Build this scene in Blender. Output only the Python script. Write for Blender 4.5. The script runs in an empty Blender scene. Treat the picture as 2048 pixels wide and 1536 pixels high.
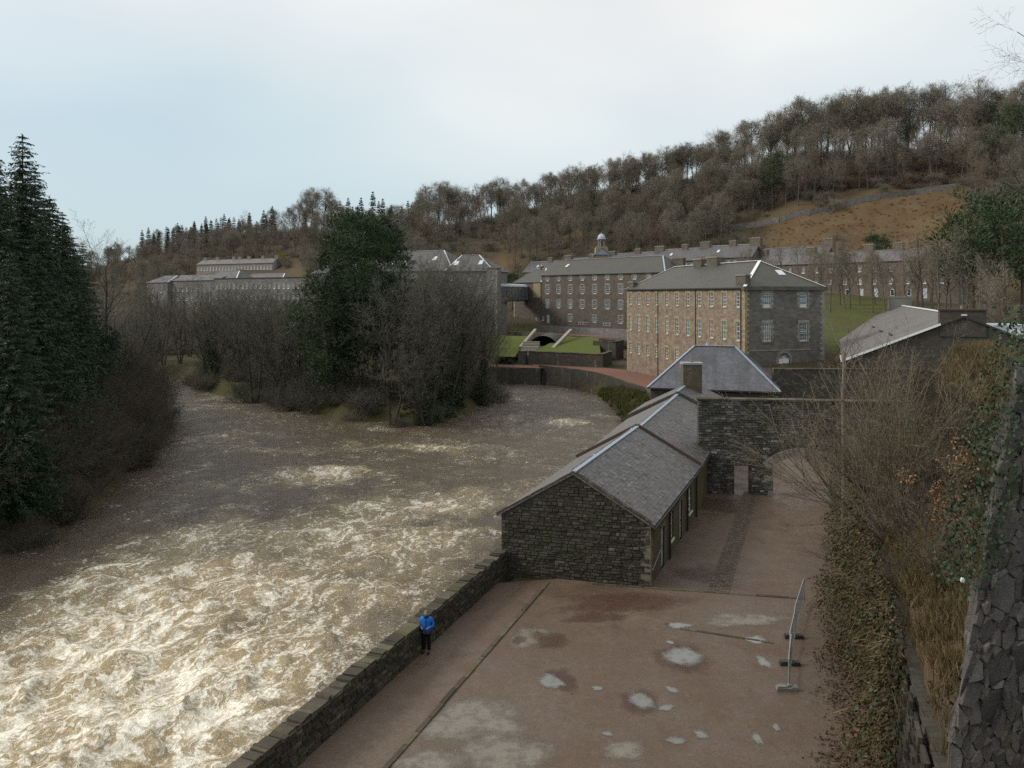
import bpy, bmesh, math, random
import numpy as np
from mathutils import Vector, Matrix, Euler

# ------------------------------------------------------------------ scene, camera, light
S = bpy.context.scene
COL = S.collection
F = 1600.0            # focal length in photo pixels (2048 wide)
HY, CX, H = 590.0, 1024.0, 14.4   # horizon row, centre column, eye height above the yard
WATER = -2.2
cam_d = bpy.data.cameras.new('camera'); cam = bpy.data.objects.new('camera', cam_d); COL.objects.link(cam)
cam.location = (0, 0, H); cam.rotation_euler = (math.radians(90), 0, 0)
cam_d.sensor_width = 36.0; cam_d.lens = F / 2048 * 36.0; cam_d.shift_y = -(768 - HY) / 2048
cam_d.clip_start = 0.2; cam_d.clip_end = 6000
S.camera = cam

SUN_AZ, SUN_EL = -86.0, 36.0      # degrees from +Y towards +X, elevation
wd = bpy.data.worlds.new('World'); S.world = wd; wd.use_nodes = True
nt = wd.node_tree; N = nt.nodes; Lk = nt.links; N.clear()
wo = N.new('ShaderNodeOutputWorld'); bg = N.new('ShaderNodeBackground'); bg.inputs['Strength'].default_value = 0.1
sky = N.new('ShaderNodeTexSky'); sky.sky_type = 'NISHITA'; sky.sun_disc = False
sky.sun_elevation = math.radians(SUN_EL); sky.sun_rotation = math.radians(SUN_AZ)
sky.air_density = 1.0; sky.dust_density = 2.5; sky.ozone_density = 1.5
tc = N.new('ShaderNodeTexCoord'); mp = N.new('ShaderNodeMapping'); mp.inputs['Scale'].default_value = (1.0, 1.0, 2.6)
n1 = N.new('ShaderNodeTexNoise'); n1.inputs['Scale'].default_value = 1.5; n1.inputs['Detail'].default_value = 5; n1.inputs['Roughness'].default_value = 0.45
Lk.new(tc.outputs['Generated'], mp.inputs[0]); Lk.new(mp.outputs[0], n1.inputs['Vector'])
r1 = N.new('ShaderNodeMapRange'); r1.inputs[1].default_value = 0.3; r1.inputs[2].default_value = 0.7; r1.inputs[3].default_value = 0.62; r1.inputs[4].default_value = 0.97
Lk.new(n1.outputs['Fac'], r1.inputs[0])
# cloud colour: pale blue-grey shifting to warm white with the cloud noise
n2 = N.new('ShaderNodeTexNoise'); n2.inputs['Scale'].default_value = 0.9; n2.inputs['Detail'].default_value = 3
mp2 = N.new('ShaderNodeMapping'); mp2.inputs['Location'].default_value = (3.1, 0.4, 1.7); mp2.inputs['Scale'].default_value = (1, 1, 2.0)
Lk.new(tc.outputs['Generated'], mp2.inputs[0]); Lk.new(mp2.outputs[0], n2.inputs['Vector'])
cr = N.new('ShaderNodeValToRGB'); cr.color_ramp.elements[0].position = 0.3; cr.color_ramp.elements[0].color = (4.2, 5.2, 5.65, 1)
cr.color_ramp.elements[1].position = 0.62; cr.color_ramp.elements[1].color = (7.15, 7.1, 6.85, 1)
sx = N.new('ShaderNodeSeparateXYZ'); Lk.new(tc.outputs['Generated'], sx.inputs[0])      # overcast: paler overhead than at the horizon
gz = N.new('ShaderNodeMath'); gz.operation = 'MULTIPLY_ADD'; Lk.new(sx.outputs[2], gz.inputs[0]); gz.inputs[1].default_value = 0.55; gz.inputs[2].default_value = -0.16
ga = N.new('ShaderNodeMath'); ga.operation = 'ADD'; ga.use_clamp = True; Lk.new(gz.outputs[0], ga.inputs[0]); Lk.new(n2.outputs['Fac'], ga.inputs[1]); Lk.new(ga.outputs[0], cr.inputs[0])
mx = N.new('ShaderNodeMixRGB'); Lk.new(r1.outputs[0], mx.inputs[0]); Lk.new(sky.outputs[0], mx.inputs[1]); Lk.new(cr.outputs[0], mx.inputs[2])
Lk.new(mx.outputs[0], bg.inputs['Color']); Lk.new(bg.outputs[0], wo.inputs[0])

sd = bpy.data.lights.new('sun', 'SUN'); sd.energy = 1.5; sd.angle = math.radians(14); sd.color = (1.0, 0.93, 0.82)
sun = bpy.data.objects.new('sun', sd); COL.objects.link(sun)
az, el = math.radians(SUN_AZ), math.radians(SUN_EL)
sv = Vector((math.sin(az) * math.cos(el), math.cos(az) * math.cos(el), math.sin(el)))
sun.rotation_euler = (-sv).to_track_quat('-Z', 'Y').to_euler(); sun.location = (-60, 40, 80)
vs = S.view_settings; vs.view_transform = 'Standard'; vs.look = 'None'; vs.exposure = 0.5; vs.gamma = 1.0; vs.use_curve_mapping = False
S.render.engine = 'CYCLES'
S.cycles.max_bounces = 5; S.cycles.diffuse_bounces = 2; S.cycles.glossy_bounces = 2; S.cycles.transmission_bounces = 2; S.cycles.volume_bounces = 0
S.cycles.sample_clamp_indirect = 4
S.cycles.use_denoising = False; S.cycles.sample_clamp_direct = 2.5

rnd = random.Random(7)
RNG = np.random.RandomState(11)

def W(px, py, d): return Vector(((px - CX) / F * d, d, H - (py - HY) / F * d))     # point seen at a pixel at depth d
def G(px, py, z=0.0):                                                            # point on level z
    d = F * (H - z) / (py - HY); return Vector(((px - CX) / F * d, d, z))

# ------------------------------------------------------------------ materials
MATS = {}
class NT:
    def __init__(s, name):
        s.m = bpy.data.materials.new(name); s.m.use_nodes = True
        s.t = s.m.node_tree; s.n = s.t.nodes; s.l = s.t.links
        s.b = s.n['Principled BSDF']; s.out = s.n['Material Output']
        MATS[name] = s.m
    def node(s, typ, **kw):
        n = s.n.new(typ)
        for k, v in kw.items():
            if k.startswith('_'): setattr(n, k[1:], v)
            else: n.inputs[k.replace('~', ' ')].default_value = v
        return n
    def link(s, a, b): s.l.new(a, b)
    def val(s, sock, v):
        if hasattr(v, 'is_output') or hasattr(v, 'links'): s.link(v, sock)
        else: sock.default_value = v
    def math(s, op, a, b=0.0, c=None, clamp=False):
        n = s.n.new('ShaderNodeMath'); n.operation = op; n.use_clamp = clamp
        s.val(n.inputs[0], a); s.val(n.inputs[1], b)
        if c is not None: s.val(n.inputs[2], c)
        return n.outputs[0]
    def mix(s, f, a, b, typ='MIX'):
        n = s.n.new('ShaderNodeMixRGB'); n.blend_type = typ
        for i, v in enumerate((f, a, b)):
            if isinstance(v, tuple): v = v + (1,) if len(v) == 3 else v
            s.val(n.inputs[i], v)
        return n.outputs[0]
    def noise(s, vec, scale, detail=4, rough=0.55, dist=0.0, out='Fac'):
        n = s.node('ShaderNodeTexNoise', Scale=scale, Detail=detail, Roughness=rough, Distortion=dist)
        if vec is not None: s.link(vec, n.inputs['Vector'])
        return n.outputs[out]
    def ramp(s, f, stops):
        n = s.n.new('ShaderNodeValToRGB'); e = n.color_ramp.elements
        while len(e) < len(stops): e.new(0.5)
        for k, (p, c) in enumerate(stops):
            e[k].position = p; e[k].color = tuple(c) + (1,) if len(c) == 3 else c
        s.link(f, n.inputs[0]); return n.outputs[0]
    def mrange(s, f, a, b, c=0.0, d=1.0):
        n = s.n.new('ShaderNodeMapRange'); s.val(n.inputs[0], f)
        for k, v in zip((1, 2, 3, 4), (a, b, c, d)): s.val(n.inputs[k], v)
        return n.outputs[0]
    def coord(s, kind='Object'): return s.node('ShaderNodeTexCoord').outputs[kind]
    def map(s, vec, scale=(1, 1, 1), rot=(0, 0, 0), loc=(0, 0, 0)):
        n = s.node('ShaderNodeMapping'); s.link(vec, n.inputs[0])
        n.inputs['Scale'].default_value = scale; n.inputs['Rotation'].default_value = rot; n.inputs['Location'].default_value = loc
        return n.outputs[0]
    def bump(s, h, strength=0.5, dist=0.05, prev=None):
        n = s.node('ShaderNodeBump', Strength=strength, Distance=dist); s.link(h, n.inputs['Height'])
        if prev is not None: s.link(prev, n.inputs['Normal'])
        return n.outputs[0]
    def done(s, col=None, rough=0.8, spec=0.3, normal=None, metal=0.0):
        b = s.b
        if col is not None:
            if isinstance(col, tuple): b.inputs['Base Color'].default_value = col + (1,)
            else: s.link(col, b.inputs['Base Color'])
        s.val(b.inputs['Roughness'], rough); s.val(b.inputs['Specular IOR Level'], spec); b.inputs['Metallic'].default_value = metal
        if normal is not None: s.link(normal, b.inputs['Normal'])
        return s.m

def objrand(m):  # one random value per object and per mesh island
    a = m.node('ShaderNodeObjectInfo').outputs['Random']; b = m.node('ShaderNodeNewGeometry').outputs['Random Per Island']
    return m.math('FRACT', m.math('ADD', m.math('MULTIPLY', a, 3.7), m.math('MULTIPLY', b, 5.3)))

def masonry(name, c1, c2, c3, mortar, bw=0.45, rh=0.2, mo=0.014, wear=None, wearamt=0.5, streak=None):
    m = NT(name); uv = m.coord('UV')
    wob = m.noise(uv, 1.1, 2, out='Color')
    uvw = m.node('ShaderNodeVectorMath', _operation='MULTIPLY_ADD'); m.link(wob, uvw.inputs[0]); uvw.inputs[1].default_value = (0.10, 0.06, 0); m.link(uv, uvw.inputs[2])
    br = m.node('ShaderNodeTexBrick', _offset=0.43, _squash=0.8, _squash_frequency=3); m.link(uvw.outputs[0], br.inputs['Vector'])
    br.inputs['Scale'].default_value = 1; br.inputs['Mortar Size'].default_value = mo; br.inputs['Mortar Smooth'].default_value = 0.3
    br.inputs['Brick Width'].default_value = bw; br.inputs['Row Height'].default_value = rh; br.inputs['Bias'].default_value = -0.1
    br.inputs['Color1'].default_value = c1 + (1,); br.inputs['Color2'].default_value = c2 + (1,); br.inputs['Mortar'].default_value = mortar + (1,)
    big = m.noise(uv, 0.22, 5); fine = m.noise(uv, 7, 4)
    col = m.mix(m.mrange(fine, 0.35, 0.7, 0, 0.55), br.outputs['Color'], c3)
    if wear: col = m.mix(m.mrange(big, 0.48, 0.72, 0, wearamt), col, wear)
    col = m.mix(m.mrange(m.noise(uv, 0.9, 5), 0.3, 0.75, 0.0, 0.5), col, (0.03, 0.028, 0.025))
    if streak:
        sn = m.noise(m.map(uv, (1.3, 0.16, 1)), 1.0, 6, 0.7); col = m.mix(m.mrange(sn, 0.56, 0.72, 0, 0.7), col, streak)
        sn2 = m.noise(uv, 2.6, 6, 0.8); col = m.mix(m.mrange(sn2, 0.62, 0.74, 0, 0.6), col, streak)
    hgt = m.math('SUBTRACT', m.math('MULTIPLY', fine, 0.5), br.outputs['Fac'])
    return m.done(col, 0.9, 0.25, m.bump(hgt, 0.5, 0.03))

masonry('stone_warm', (0.37, 0.30, 0.225), (0.22, 0.175, 0.135), (0.18, 0.145, 0.115), (0.34, 0.28, 0.215), bw=0.75, rh=0.32, mo=0.03, wear=(0.31, 0.24, 0.165), wearamt=0.35)
masonry('stone_grey', (0.225, 0.21, 0.19), (0.13, 0.122, 0.112), (0.11, 0.105, 0.095), (0.22, 0.21, 0.19), bw=0.75, rh=0.32, mo=0.03, wear=(0.16, 0.155, 0.135), wearamt=0.4)  # grey stone; on the mill's end wall its tone carries cooler light
masonry('stone_mill', (0.18, 0.15, 0.122), (0.11, 0.096, 0.083), (0.095, 0.085, 0.075), (0.15, 0.13, 0.11), wear=(0.08, 0.09, 0.07), wearamt=0.5)
masonry('stone_far', (0.27, 0.25, 0.245), (0.20, 0.19, 0.188), (0.175, 0.165, 0.165), (0.25, 0.235, 0.225))
masonry('stone_pink', (0.34, 0.28, 0.25), (0.27, 0.225, 0.20), (0.22, 0.185, 0.17), (0.33, 0.28, 0.25))
masonry('stone_red', (0.20, 0.16, 0.13), (0.15, 0.122, 0.10), (0.13, 0.108, 0.092), (0.19, 0.16, 0.13))
masonry('stone_dark', (0.11, 0.10, 0.082), (0.065, 0.061, 0.052), (0.05, 0.048, 0.042), (0.06, 0.056, 0.048), bw=0.5, rh=0.22, wear=(0.075, 0.085, 0.05), wearamt=0.5)
masonry('stone_river', (0.10, 0.088, 0.07), (0.06, 0.055, 0.046), (0.045, 0.043, 0.037), (0.05, 0.046, 0.04), bw=0.7, rh=0.3, wear=(0.11, 0.11, 0.085), wearamt=0.45, streak=(0.30, 0.31, 0.29))

masonry('stone_chimney', (0.20, 0.165, 0.11), (0.12, 0.10, 0.07), (0.08, 0.07, 0.05), (0.12, 0.10, 0.075), bw=0.4, rh=0.2, wear=(0.15, 0.14, 0.06), wearamt=0.5)

def stone_piece(name, stops, moss=(0.06, 0.075, 0.03), mossamt=0.35):
    m = NT(name); r = objrand(m); p = m.coord('Object'); g = m.node('ShaderNodeNewGeometry').outputs['Position']
    col = m.ramp(r, stops)
    n = m.noise(g, 5.5, 6, 0.65); n3 = m.noise(g, 0.6, 4)
    col = m.mix(m.mrange(n, 0.35, 0.7, 0, 0.6), col, (0.03, 0.028, 0.024))
    col = m.mix(m.mrange(n3, 0.5, 0.72, 0, mossamt), col, moss)
    return m.done(col, 0.9, 0.25, m.bump(m.noise(g, 16, 5, 0.7), 0.5, 0.03))
stone_piece('rubble', [(0.0, (0.038, 0.036, 0.03)), (0.35, (0.058, 0.051, 0.041)), (0.7, (0.08, 0.069, 0.053)), (0.94, (0.11, 0.098, 0.078)), (1.0, (0.17, 0.16, 0.13))], mossamt=0.55)
stone_piece('rubble_cool', [(0.0, (0.055, 0.055, 0.05)), (0.4, (0.095, 0.092, 0.085)), (0.75, (0.15, 0.148, 0.14)), (0.94, (0.24, 0.24, 0.23)), (1.0, (0.32, 0.32, 0.31))])
m = NT('rubble_near'); r = objrand(m); g = m.node('ShaderNodeNewGeometry').outputs['Position']
col = m.ramp(r, [(0.0, (0.10, 0.092, 0.085)), (0.4, (0.15, 0.135, 0.127)), (0.75, (0.20, 0.175, 0.165)), (0.95, (0.27, 0.245, 0.23)), (1.0, (0.33, 0.31, 0.29))])
nn = m.noise(g, 7, 9, 0.82); n2_ = m.noise(g, 42, 5, 0.75); n3 = m.noise(g, 1.6, 5)
col = m.mix(m.mrange(nn, 0.38, 0.7, 0, 0.7), col, (0.04, 0.038, 0.032)); col = m.mix(m.mrange(n2_, 0.5, 0.75, 0, 0.55), col, (0.22, 0.21, 0.19))
col = m.mix(m.mrange(n3, 0.5, 0.66, 0, 0.75), col, (0.05, 0.055, 0.022)); col = m.mix(m.mrange(m.noise(g, 2.6, 6), 0.6, 0.7, 0, 0.7), col, (0.15, 0.115, 0.03))
m.done(col, 0.95, 0.2, m.bump(m.math('ADD', nn, m.math('MULTIPLY', n2_, 0.5)), 0.9, 0.05))
stone_piece('coping_stone', [(0.0, (0.055, 0.05, 0.038)), (0.5, (0.10, 0.085, 0.062)), (1.0, (0.15, 0.135, 0.10))], moss=(0.10, 0.10, 0.03), mossamt=0.6)
stone_piece('dressed_warm', [(0.0, (0.34, 0.28, 0.17)), (0.5, (0.42, 0.35, 0.21)), (1.0, (0.46, 0.36, 0.23))], mossamt=0.1)
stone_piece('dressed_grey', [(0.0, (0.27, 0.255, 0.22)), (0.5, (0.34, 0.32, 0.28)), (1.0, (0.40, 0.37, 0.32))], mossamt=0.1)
stone_piece('sett_stone', [(0.0, (0.10, 0.075, 0.058)), (0.5, (0.135, 0.10, 0.078)), (1.0, (0.18, 0.14, 0.11))], mossamt=0.3)
stone_piece('mortar_core', [(0.0, (0.07, 0.065, 0.056)), (1.0, (0.085, 0.078, 0.066))])

def slate(name, c1, c2, lichen, bw=0.3, rh=0.19, rough=0.55):
    m = NT(name); uv = m.coord('UV')
    br = m.node('ShaderNodeTexBrick', _offset=0.5); m.link(uv, br.inputs['Vector'])
    br.inputs['Scale'].default_value = 1; br.inputs['Mortar Size'].default_value = 0.012; br.inputs['Mortar Smooth'].default_value = 0.1
    br.inputs['Brick Width'].default_value = bw; br.inputs['Row Height'].default_value = rh
    br.inputs['Color1'].default_value = c1 + (1,); br.inputs['Color2'].default_value = c2 + (1,); br.inputs['Mortar'].default_value = (0.03, 0.03, 0.032, 1)
    col = m.mix(m.mrange(m.noise(uv, 0.35, 5), 0.42, 0.7, 0, 0.7), br.outputs['Color'], lichen)
    col = m.mix(m.mrange(m.noise(m.map(uv, (1.2, 0.18, 1)), 1.0, 5), 0.46, 0.72, 0, 0.65), col, (0.05, 0.05, 0.045))
    sep = m.node('ShaderNodeSeparateXYZ'); m.link(uv, sep.inputs[0])
    saw = m.math('SUBTRACT', 1.0, m.math('FRACT', m.math('DIVIDE', sep.outputs[1], rh)))
    h = m.math('SUBTRACT', m.math('MULTIPLY', saw, 0.6), br.outputs['Fac'])
    return m.done(col, rough, 0.4, m.bump(h, 0.5, 0.02))
slate('slate_mill', (0.074, 0.073, 0.066), (0.05, 0.05, 0.046), (0.075, 0.072, 0.045), bw=0.5, rh=0.3)
slate('slate_blue', (0.15, 0.155, 0.185), (0.10, 0.105, 0.13), (0.05, 0.052, 0.048))
slate('slate_brown', (0.20, 0.185, 0.175), (0.16, 0.15, 0.145), (0.12, 0.11, 0.10))
slate('slate_far', (0.11, 0.11, 0.118), (0.09, 0.09, 0.098), (0.10, 0.098, 0.09), bw=0.6, rh=0.35)
slate('slate_purple', (0.15, 0.135, 0.145), (0.12, 0.11, 0.12), (0.11, 0.105, 0.10), bw=0.6, rh=0.35)
m = NT('slate_piece'); r = objrand(m); g = m.node('ShaderNodeNewGeometry').outputs['Position']
col = m.ramp(r, [(0, (0.055, 0.055, 0.058)), (0.15, (0.088, 0.086, 0.089)), (0.75, (0.122, 0.118, 0.119)), (0.95, (0.155, 0.148, 0.146)), (1, (0.21, 0.20, 0.19))])
col = m.mix(m.mrange(m.noise(g, 0.5, 4), 0.45, 0.7, 0, 0.6), col, (0.14, 0.115, 0.105)); col = m.mix(m.mrange(m.noise(g, 1.1, 6, 0.7), 0.56, 0.72, 0, 0.7), col, (0.075, 0.08, 0.05))
m.done(m.mix(m.mrange(m.noise(g, 6, 4), 0.4, 0.8, 0, 0.4), col, (0.06, 0.06, 0.055)), 0.5, 0.45)

def plain(name, c, rough=0.6, spec=0.3, var=0.25, scale=3.0, metal=0.0):
    m = NT(name); g = m.node('ShaderNodeNewGeometry').outputs['Position']
    n = m.noise(g, scale, 4)
    col = m.mix(m.mrange(n, 0.3, 0.75, 0, var), c, tuple(x * 0.45 for x in c))
    return m.done(col, rough, spec, None, metal)
plain('lead', (0.42, 0.47, 0.52), 0.45, 0.5); plain('lead_blue', (0.27, 0.33, 0.40), 0.45, 0.5); plain('lead_white', (0.78, 0.82, 0.82), 0.45, 0.5, 0.12)
plain('white_paint', (0.72, 0.76, 0.74), 0.5, 0.4, 0.12); plain('pale_paint', (0.45, 0.50, 0.54), 0.5, 0.4); plain('dark_iron', (0.05, 0.045, 0.042), 0.5)
plain('rust_verge', (0.075, 0.05, 0.042), 0.7); plain('render_pale', (0.36, 0.38, 0.37), 0.85, 0.2, 0.35, 0.3); plain('pot_clay', (0.23, 0.20, 0.15), 0.8)
plain('galvanised', (0.30, 0.33, 0.33), 0.4, 0.5, 0.3, 9, 0.3); plain('concrete', (0.22, 0.22, 0.20), 0.85, 0.2, 0.5, 6); plain('brick_path', (0.20, 0.105, 0.08), 0.9, 0.2, 0.3, 1.5)
plain('render_ochre', (0.145, 0.125, 0.075), 0.9, 0.2, 0.6, 1.2); plain('sandstone_trim', (0.21, 0.195, 0.15), 0.9, 0.2, 0.5, 2); plain('blind', (0.55, 0.56, 0.52), 0.7)
plain('sign_board', (0.26, 0.26, 0.25), 0.7, 0.3, 0.2); plain('sign_letters', (0.03, 0.03, 0.03), 0.6)
plain('gutter', (0.045, 0.045, 0.045), 0.5); plain('skylight_glass', (0.62, 0.65, 0.66), 0.25, 0.6, 0.1)
for nm, c in (('glass_dark', (0.05, 0.06, 0.07)), ('glass_pale', (0.20, 0.26, 0.25)), ('glass_blue', (0.07, 0.085, 0.15)), ('glass_green', (0.06, 0.17, 0.12)), ('glass_red', (0.22, 0.05, 0.05))):
    m = NT(nm); g = m.node('ShaderNodeNewGeometry').outputs['Position']
    m.done(m.mix(m.mrange(m.noise(g, 1.6, 2), 0.4, 0.65), c, tuple(x * 0.5 for x in c)), 0.12, 0.8, m.bump(m.noise(g, 2.2, 2), 0.12, 0.05))

def bark(name, c1, c2, green=None, ga=0.0):
    m = NT(name); r = m.node('ShaderNodeObjectInfo').outputs['Random']; g = m.node('ShaderNodeNewGeometry').outputs['Position']
    col = m.mix(r, c1, c2)
    n = m.noise(g, 1.3, 3)
    if green: col = m.mix(m.mrange(n, 0.4, 0.7, 0, ga), col, green)
    col = m.mix(m.mrange(m.noise(g, 5, 3), 0.4, 0.75, 0, 0.45), col, tuple(x * 0.4 for x in c1))
    return m.done(col, 0.9, 0.2)
bark('bark_beech', (0.15, 0.13, 0.11), (0.11, 0.10, 0.085), (0.06, 0.066, 0.04), 0.5)
bark('twig_brown', (0.27, 0.23, 0.185), (0.175, 0.16, 0.12), (0.155, 0.155, 0.105), 0.5)
bark('twig_red', (0.175, 0.12, 0.092), (0.20, 0.155, 0.115))
bark('bark_alder', (0.05, 0.045, 0.038), (0.065, 0.058, 0.047), (0.05, 0.06, 0.03), 0.5)
bark('twig_alder', (0.155, 0.14, 0.115), (0.105, 0.105, 0.08), (0.10, 0.115, 0.065), 0.6)
bark('twig_dark', (0.10, 0.08, 0.062), (0.082, 0.072, 0.056), (0.065, 0.078, 0.042), 0.45)
bark('twig_pale', (0.20, 0.165, 0.12), (0.15, 0.128, 0.092), (0.11, 0.115, 0.06), 0.4)
bark('trunk_pine', (0.13, 0.085, 0.06), (0.10, 0.075, 0.055))
bark('trunk_birch', (0.22, 0.20, 0.17), (0.17, 0.15, 0.13))
def leafmat(name, stops, rough=0.6, spec=0.25):
    m = NT(name); r = objrand(m); g = m.node('ShaderNodeNewGeometry').outputs['Position']
    col = m.ramp(r, stops)
    col = m.mix(m.mrange(m.noise(g, 0.8, 3), 0.35, 0.7, 0.0, 0.55), col, tuple(x * 0.45 for x in stops[0][1]))
    return m.done(col, rough, spec)
leafmat('needle_spruce', [(0, (0.022, 0.042, 0.024)), (0.6, (0.034, 0.062, 0.033)), (1, (0.06, 0.09, 0.04))])
leafmat('needle_pine', [(0, (0.033, 0.058, 0.025)), (0.6, (0.052, 0.084, 0.034)), (1, (0.082, 0.11, 0.042))])
leafmat('needle_larch', [(0, (0.12, 0.07, 0.045)), (1, (0.17, 0.105, 0.065))])
leafmat('leaf_ivy', [(0, (0.02, 0.036, 0.016)), (0.6, (0.035, 0.06, 0.026)), (1, (0.06, 0.095, 0.045))], 0.6, 0.25)
leafmat('leaf_bramble', [(0, (0.045, 0.09, 0.03)), (1, (0.09, 0.17, 0.06))], 0.5)
leafmat('leaf_copper', [(0, (0.18, 0.08, 0.04)), (0.5, (0.28, 0.15, 0.07)), (1, (0.42, 0.27, 0.13))])
leafmat('leaf_litter', [(0, (0.05, 0.03, 0.018)), (0.6, (0.115, 0.068, 0.038)), (1, (0.19, 0.12, 0.065))])
leafmat('grass_dead', [(0, (0.075, 0.062, 0.028)), (0.6, (0.15, 0.108, 0.05)), (1, (0.25, 0.185, 0.09))])
leafmat('grass_orange', [(0, (0.13, 0.07, 0.03)), (0.6, (0.21, 0.125, 0.055)), (1, (0.27, 0.18, 0.08))])
leafmat('grass_green', [(0, (0.05, 0.085, 0.02)), (0.6, (0.10, 0.14, 0.03)), (1, (0.16, 0.18, 0.05))])
leafmat('moss', [(0, (0.06, 0.07, 0.02)), (0.6, (0.10, 0.105, 0.035)), (1, (0.16, 0.14, 0.05))])
leafmat('moss_dark', [(0, (0.035, 0.034, 0.014)), (0.6, (0.055, 0.055, 0.022)), (1, (0.085, 0.075, 0.03))])
leafmat('gorse', [(0, (0.14, 0.13, 0.02)), (1, (0.42, 0.34, 0.03))])

# ground cover, with weights held in a colour attribute
m = NT('terrain'); g = m.node('ShaderNodeNewGeometry').outputs['Position']
at = m.node('ShaderNodeAttribute', _attribute_name='cover'); sp = m.node('ShaderNodeSeparateColor'); m.link(at.outputs['Color'], sp.inputs[0])
nb = m.noise(g, 0.12, 6, 0.6); nf = m.noise(g, 1.7, 6, 0.65)
base = m.mix(nb, (0.07, 0.056, 0.036), (0.058, 0.056, 0.033)); base = m.mix(m.mrange(nf, 0.35, 0.7), base, (0.085, 0.064, 0.042))
org = m.mix(m.mrange(nb, 0.35, 0.65), (0.108, 0.066, 0.036), (0.14, 0.108, 0.06)); org = m.mix(m.mrange(nf, 0.4, 0.65, 0, 0.7), org, (0.085, 0.055, 0.03))
grn = m.mix(m.mrange(nf, 0.3, 0.7), (0.09, 0.11, 0.028), (0.065, 0.08, 0.022)); mud = m.mix(nf, (0.06, 0.05, 0.03), (0.075, 0.08, 0.03))
c = m.mix(sp.outputs[0], base, org); c = m.mix(sp.outputs[1], c, grn); c = m.mix(sp.outputs[2], c, mud)
m.done(c, 0.95, 0.15, m.bump(nf, 0.8, 0.3))

m = NT('lawn'); g = m.node('ShaderNodeNewGeometry').outputs['Position']; nf = m.noise(g, 2.2, 6, 0.7)
m.done(m.mix(m.mrange(nf, 0.3, 0.7), (0.105, 0.125, 0.03), (0.075, 0.095, 0.024)), 0.95, 0.1, m.bump(nf, 0.6, 0.1))

# wet red gravel of the yard: red-brown gravel, worn pale silt, damp dark patches
m = NT('yard_gravel'); g = m.node('ShaderNodeNewGeometry').outputs['Position']
nb = m.noise(g, 0.16, 6, 0.6, 0.6); nm_ = m.noise(g, 0.75, 6, 0.65, 0.3); nf = m.noise(g, 14, 5, 0.75); ng = m.noise(g, 55, 3, 0.7)
c = m.mix(m.mrange(nm_, 0.3, 0.7), (0.105, 0.062, 0.038), (0.138, 0.094, 0.06))
c = m.mix(m.mrange(nb, 0.5, 0.68, 0, 0.75), c, (0.175, 0.145, 0.105))
c = m.mix(m.mrange(nb, 0.44, 0.3, 0, 0.6), c, (0.105, 0.05, 0.033))
c = m.mix(m.mrange(m.noise(g, 3.2, 7, 0.8), 0.40, 0.66, 0, 0.75), c, (0.066, 0.043, 0.033)); c = m.mix(m.mrange(m.noise(g, 1.7, 7, 0.8), 0.52, 0.7, 0, 0.6), c, (0.18, 0.135, 0.10)); c = m.mix(m.mrange(m.noise(g, 7.5, 4, 0.8), 0.42, 0.66, 0, 0.6), c, (0.06, 0.042, 0.03)); c = m.mix(m.mrange(nf, 0.46, 0.7, 0, 0.7), c, (0.05, 0.037, 0.028)); c = m.mix(m.mrange(ng, 0.48, 0.68, 0, 0.6), c, (0.30, 0.24, 0.19))
st = m.noise(m.map(g, (1.9, 0.22, 1), (0, 0, math.radians(-21))), 0.8, 4, 0.6)
c = m.mix(m.mrange(st, 0.55, 0.7, 0, 0.35), c, (0.10, 0.065, 0.05))
wet = m.mrange(m.noise(g, 0.5, 5, 0.65), 0.4, 0.6, 0.8, 0.33)
m.done(c, wet, 0.4, m.bump(m.math('ADD', m.math('MULTIPLY', nf, 0.6), ng), 0.45, 0.02))
m = NT('puddle_water'); g = m.node('ShaderNodeNewGeometry').outputs['Position']
al = m.node('ShaderNodeAttribute', _attribute_name='edge').outputs['Fac']
m.done(m.mix(m.noise(g, 2.5, 4), (0.115, 0.113, 0.10), (0.15, 0.145, 0.125)), 0.05, 1.0)
m.val(m.b.inputs['Alpha'], m.mrange(m.math('ADD', al, m.math('MULTIPLY', m.math('SUBTRACT', m.noise(g, 3.0, 7, 0.75), 0.5), 1.5)), 0.1, 0.85))
m = NT('silt'); g = m.node('ShaderNodeNewGeometry').outputs['Position']; n = m.noise(g, 1.4, 6, 0.7); nf = m.noise(g, 12, 4, 0.7)
al = m.node('ShaderNodeAttribute', _attribute_name='edge').outputs['Fac']
cc = m.mix(m.mrange(n, 0.35, 0.65), (0.165, 0.145, 0.115), (0.195, 0.17, 0.135)); cc = m.mix(m.mrange(nf, 0.55, 0.75, 0, 0.5), cc, (0.12, 0.08, 0.06))
m.done(cc, 0.4, 0.5)
m.val(m.b.inputs['Alpha'], m.mrange(m.math('ADD', al, m.math('MULTIPLY', m.math('SUBTRACT', m.noise(g, 1.3, 8, 0.78), 0.5), 2.6)), 0.15, 0.95))
m = NT('damp_stain'); g = m.node('ShaderNodeNewGeometry').outputs['Position']; al = m.node('ShaderNodeAttribute', _attribute_name='edge').outputs['Fac']
m.done(m.mix(m.noise(g, 2, 4), (0.07, 0.035, 0.025), (0.10, 0.045, 0.03)), 0.55, 0.4)
m.val(m.b.inputs['Alpha'], m.mrange(m.math('ADD', al, m.math('MULTIPLY', m.math('SUBTRACT', m.noise(g, 1.6, 6, 0.7), 0.5), 1.5)), 0.1, 1.0, 0, 0.5))

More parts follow.
